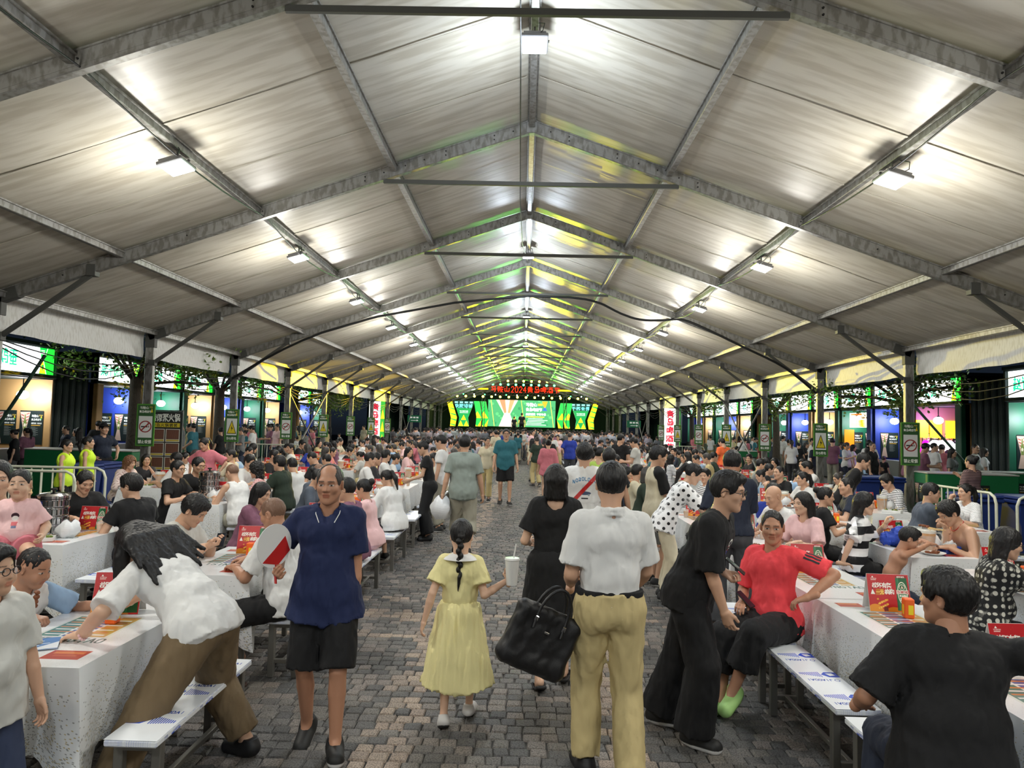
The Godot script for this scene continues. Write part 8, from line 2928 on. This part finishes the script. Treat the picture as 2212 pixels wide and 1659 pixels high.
# ---------------------------------------------------------------- odds and ends
func extras() -> void:
	var r := RandomNumberGenerator.new()
	r.seed = 12
	# a leaflet, a tissue box, bags
	var im := picture(128, 96, rgb8(70, 120, 180))
	for k in 7: fill(im, 8, 10 + k * 12, 60 + (k * 31) % 50, 5, rgb8(214, 224, 236))
	poly_in(im, PackedVector2Array([Vector2(70, 96), Vector2(128, 40), Vector2(128, 96)]), rgb8(220, 226, 234))
	var lf := thing("leaflet", "blue printed leaflet lying at the front left table corner", "leaflet", Vector3(-2.52, 0.762, -3.62), 0.5)
	var m := MB.new()
	m.bx(Vector3(0, 0.002, 0), Vector3(0.3, 0.004, 0.2))
	m.quad(Vector3(-0.15, 0.0045, 0.1), Vector3(0.15, 0.0045, 0.1), Vector3(0.15, 0.0045, -0.1), Vector3(-0.15, 0.0045, -0.1), Vector3.UP)
	obj("sheet", m, tex_mat("leaflet_print", im, 0.4), lf)
	var tb := thing("tissue_box", "blue and white tissue box beside the tall beer pitcher", "tissue box", Vector3(4.32, 0.758, -7.36), 0.3)
	m = MB.new()
	m.bx(Vector3(0, 0.035, 0), Vector3(0.2, 0.07, 0.11), 0.008)
	obj("box", m, M.sauce_blue, tb)
	obj("tissue", blobs_mesh([cone(Vector3(-0.05, 0.07, 0), Vector3(0.05, 0.075, 0), 0.03, 0.03, 0.02), cone(Vector3(0, 0.08, 0), Vector3(0.02, 0.13, 0.01), 0.03, 0.006, 0.03)], 0.009, Color.WHITE, 0.012, Vector3(40, 40, 40)), M.bag_white, tb)
	var bb := thing("cloth_bag", "blue cloth bag on the table beside the shirtless little boy", "bag", Vector3(3.98, 0.758, -6.5 - 1.25))
	obj("body", blobs_mesh([cone(Vector3(-0.09, 0.07, 0), Vector3(0.09, 0.07, 0.02), 0.075, 0.07, 0.04), ball(Vector3(0.02, 0.14, 0), 0.06, 0.05), cone(Vector3(0.0, 0.15, 0), Vector3(0.07, 0.2, 0), 0.03, 0.012, 0.03)], 0.012, Color.WHITE, 0.014, Vector3(22, 22, 22)), cloth("bag_blue", rgb8(40, 76, 190), 0.6), bb)
	var pk := thing("backpack", "black backpack on the table in front of the woman in dotted black", "backpack", Vector3(4.28, 0.758, -5.85))
	obj("body", blobs_mesh([cone(Vector3(-0.1, 0.12, 0), Vector3(0.1, 0.12, 0), 0.12, 0.12, 0.05), cone(Vector3(-0.08, 0.26, 0), Vector3(0.08, 0.26, 0), 0.1, 0.1, 0.06), cone(Vector3(-0.08, 0.1, 0.1), Vector3(0.08, 0.1, 0.1), 0.06, 0.06, 0.03)], 0.014, Color.WHITE, 0.01), c("black"), pk)
	m = MB.new()
	m.tube([Vector3(-0.05, 0.34, 0), Vector3(-0.04, 0.41, 0), Vector3(0.04, 0.41, 0), Vector3(0.05, 0.34, 0)], 0.01, 8)
	obj("strap", m, c("charcoal"), pk)
	for k in 5:
		var s := thing("meat_skewer", "grilled skewer laid over the tall beer pitcher, %s of five" % nth(k), "skewer", Vector3(4.12, 1.0, -7.4), 0.2 * k + 1.2, "skewers on the pitcher")
		m = MB.new()
		m.cyl(Vector3(-0.2, 0.0, 0.0), Vector3(0.1, 0.004 * k, 0.0), 0.003, 0.003, 6)
		obj("stick", m, M.stick_wood, s)
		m = MB.new()
		for j in 4: m.box(Transform3D(Basis.from_euler(Vector3(j, 0.2, 0.4)), Vector3(-0.01 + j * 0.03, 0.008 + 0.002 * k, 0)), Vector3(0.028, 0.02, 0.026), 0.008)
		obj("meat", m, M.food_brown, s)
	for k in 4:
		var s := thing("sauce_bottle", "%s of four orange bottles on the pink lit booth counter" % nth(k), "bottle", Vector3(13.95, 1.0, -25.2 + k * 0.16), 0.0, "orange bottles in the pink booth")
		m = MB.new()
		m.lathe([Vector2(0.001, 0), Vector2(0.05, 0), Vector2(0.052, 0.16), Vector2(0.022, 0.2), Vector2(0.001, 0.2)], 12)
		obj("bottle", m, M.box_orange, s)
		m = MB.new()
		m.cyl(Vector3(0, 0.2, 0), Vector3(0, 0.24, 0), 0.024, 0.024, 10)
		obj("cap", m, M.plate_white, s)
	# a wall fan in the pink lit booth
	var fa := thing("wall_fan", "round black wall fan in the pink lit booth", "fan", Vector3(14.45, 2.35, -22.95))
	m = MB.new()
	for q in [0.26, 0.2, 0.13]:
		var ring := []
		for k in 25: ring.append(Vector3(cos(TAU * k / 24) * q, sin(TAU * k / 24) * q, 0.02))
		m.tube(ring, 0.006, 5)
	for k in 16: m.cyl(Vector3(0, 0, 0.04), Vector3(cos(TAU * k / 16) * 0.26, sin(TAU * k / 16) * 0.26, 0.02), 0.003, 0.003, 4, false)
	m.cyl(Vector3(0, 0, -0.1), Vector3(0, 0, 0.02), 0.07, 0.05, 12)
	obj("guard", m, M.cable_black, fa)
	for k in 3:
		m = MB.new()
		m.box(Transform3D(Basis(Vector3.BACK, TAU * k / 3) * Basis(Vector3.UP, 0.0), Vector3.ZERO) * Transform3D(Basis(Vector3.UP, 0.4), Vector3(0, 0.12, 0)), Vector3(0.12, 0.17, 0.006), 0.002)
		obj("blade", m, M.truss_steel, fa)
	# lit banners and exit boards far down both sides
	var bim := picture(128, 384, rgb8(240, 236, 230))
	for k in 5: ink(bim, "青岛啤酒节"[k], 22, 20 + k * 70, 52, 56, 9, rgb8(200, 40, 60))
	fill(bim, 92, 0, 36, 384, rgb8(60, 170, 60))
	for k in 3: poly_in(bim, PackedVector2Array([Vector2(110, 60 + k * 110), Vector2(126, 150 + k * 110), Vector2(94, 150 + k * 110)]), rgb8(250, 210, 40))
	var bmat := tex_mat("banner_print", bim, 0.5, 1.6)
	var eim := picture(192, 96, rgb8(16, 96, 62))
	for k in 3: fill(eim, 36 + k * 44, 16, 32, 24, INK)
	line_in(eim, Vector2(50, 72), Vector2(136, 72), 8, INK)
	poly_in(eim, PackedVector2Array([Vector2(130, 56), Vector2(156, 72), Vector2(130, 88)]), INK)
	var emat := tex_mat("arrow_board_print", eim, 0.5, 0.5)
	for s in [-1.0, 1.0]:
		var side := "left" if s < 0 else "right"
		var o := thing("light_banner", "tall lit banner with red lettering far down the %s side" % side, "banner", Vector3(s * 9.75, 0, -47.0))
		m = MB.new()
		m.bx(Vector3(0, 1.9, -0.08), Vector3(1.1, 3.0, 0.14), 0.01)
		m.bx(Vector3(0, 0.2, -0.08), Vector3(0.9, 0.4, 0.3), 0.01)
		obj("case", m, M.stage_black, o)
		m = MB.new()
		m.quad(Vector3(-0.53, 0.42, 0), Vector3(0.53, 0.42, 0), Vector3(0.53, 3.38, 0), Vector3(-0.53, 3.38, 0), Vector3(0, 0, 1))
		obj("print", m, bmat, o)
		o = thing("arrow_board", "small green arrow board on a far %s tent post" % side, "sign", Vector3(s * 8.75, 2.1, -56.7))
		m = MB.new()
		m.bx(Vector3(0, 0.25, -0.02), Vector3(1.1, 0.55, 0.04), 0.005)
		obj("panel", m, M.counter_green, o)
		m = MB.new()
		m.quad(Vector3(-0.53, 0.0, 0.002), Vector3(0.53, 0.0, 0.002), Vector3(0.53, 0.5, 0.002), Vector3(-0.53, 0.5, 0.002), Vector3(0, 0, 1))
		obj("print", m, emat, o)
		# dark sheeting closes the view past the last booths
		m = MB.new()
		for j in 24:
			m.cyl(Vector3(s * (13.0 + 0.06 * (j % 2)), 0, -60.5 - j * 0.75), Vector3(s * (13.0 + 0.06 * (j % 2)), 4.4, -60.5 - j * 0.75), 0.4, 0.4, 8)
		var d := tag(obj("tarpaulin", m, M.back_canvas), "dark green sheeting beyond the last booth on the %s" % side, "tarpaulin")
		d.set_meta("group", "tarpaulins")
func build_rest() -> void:
	surroundings()
	furniture()
	wardrobe()
	extras()
	near_people()
	crowd()
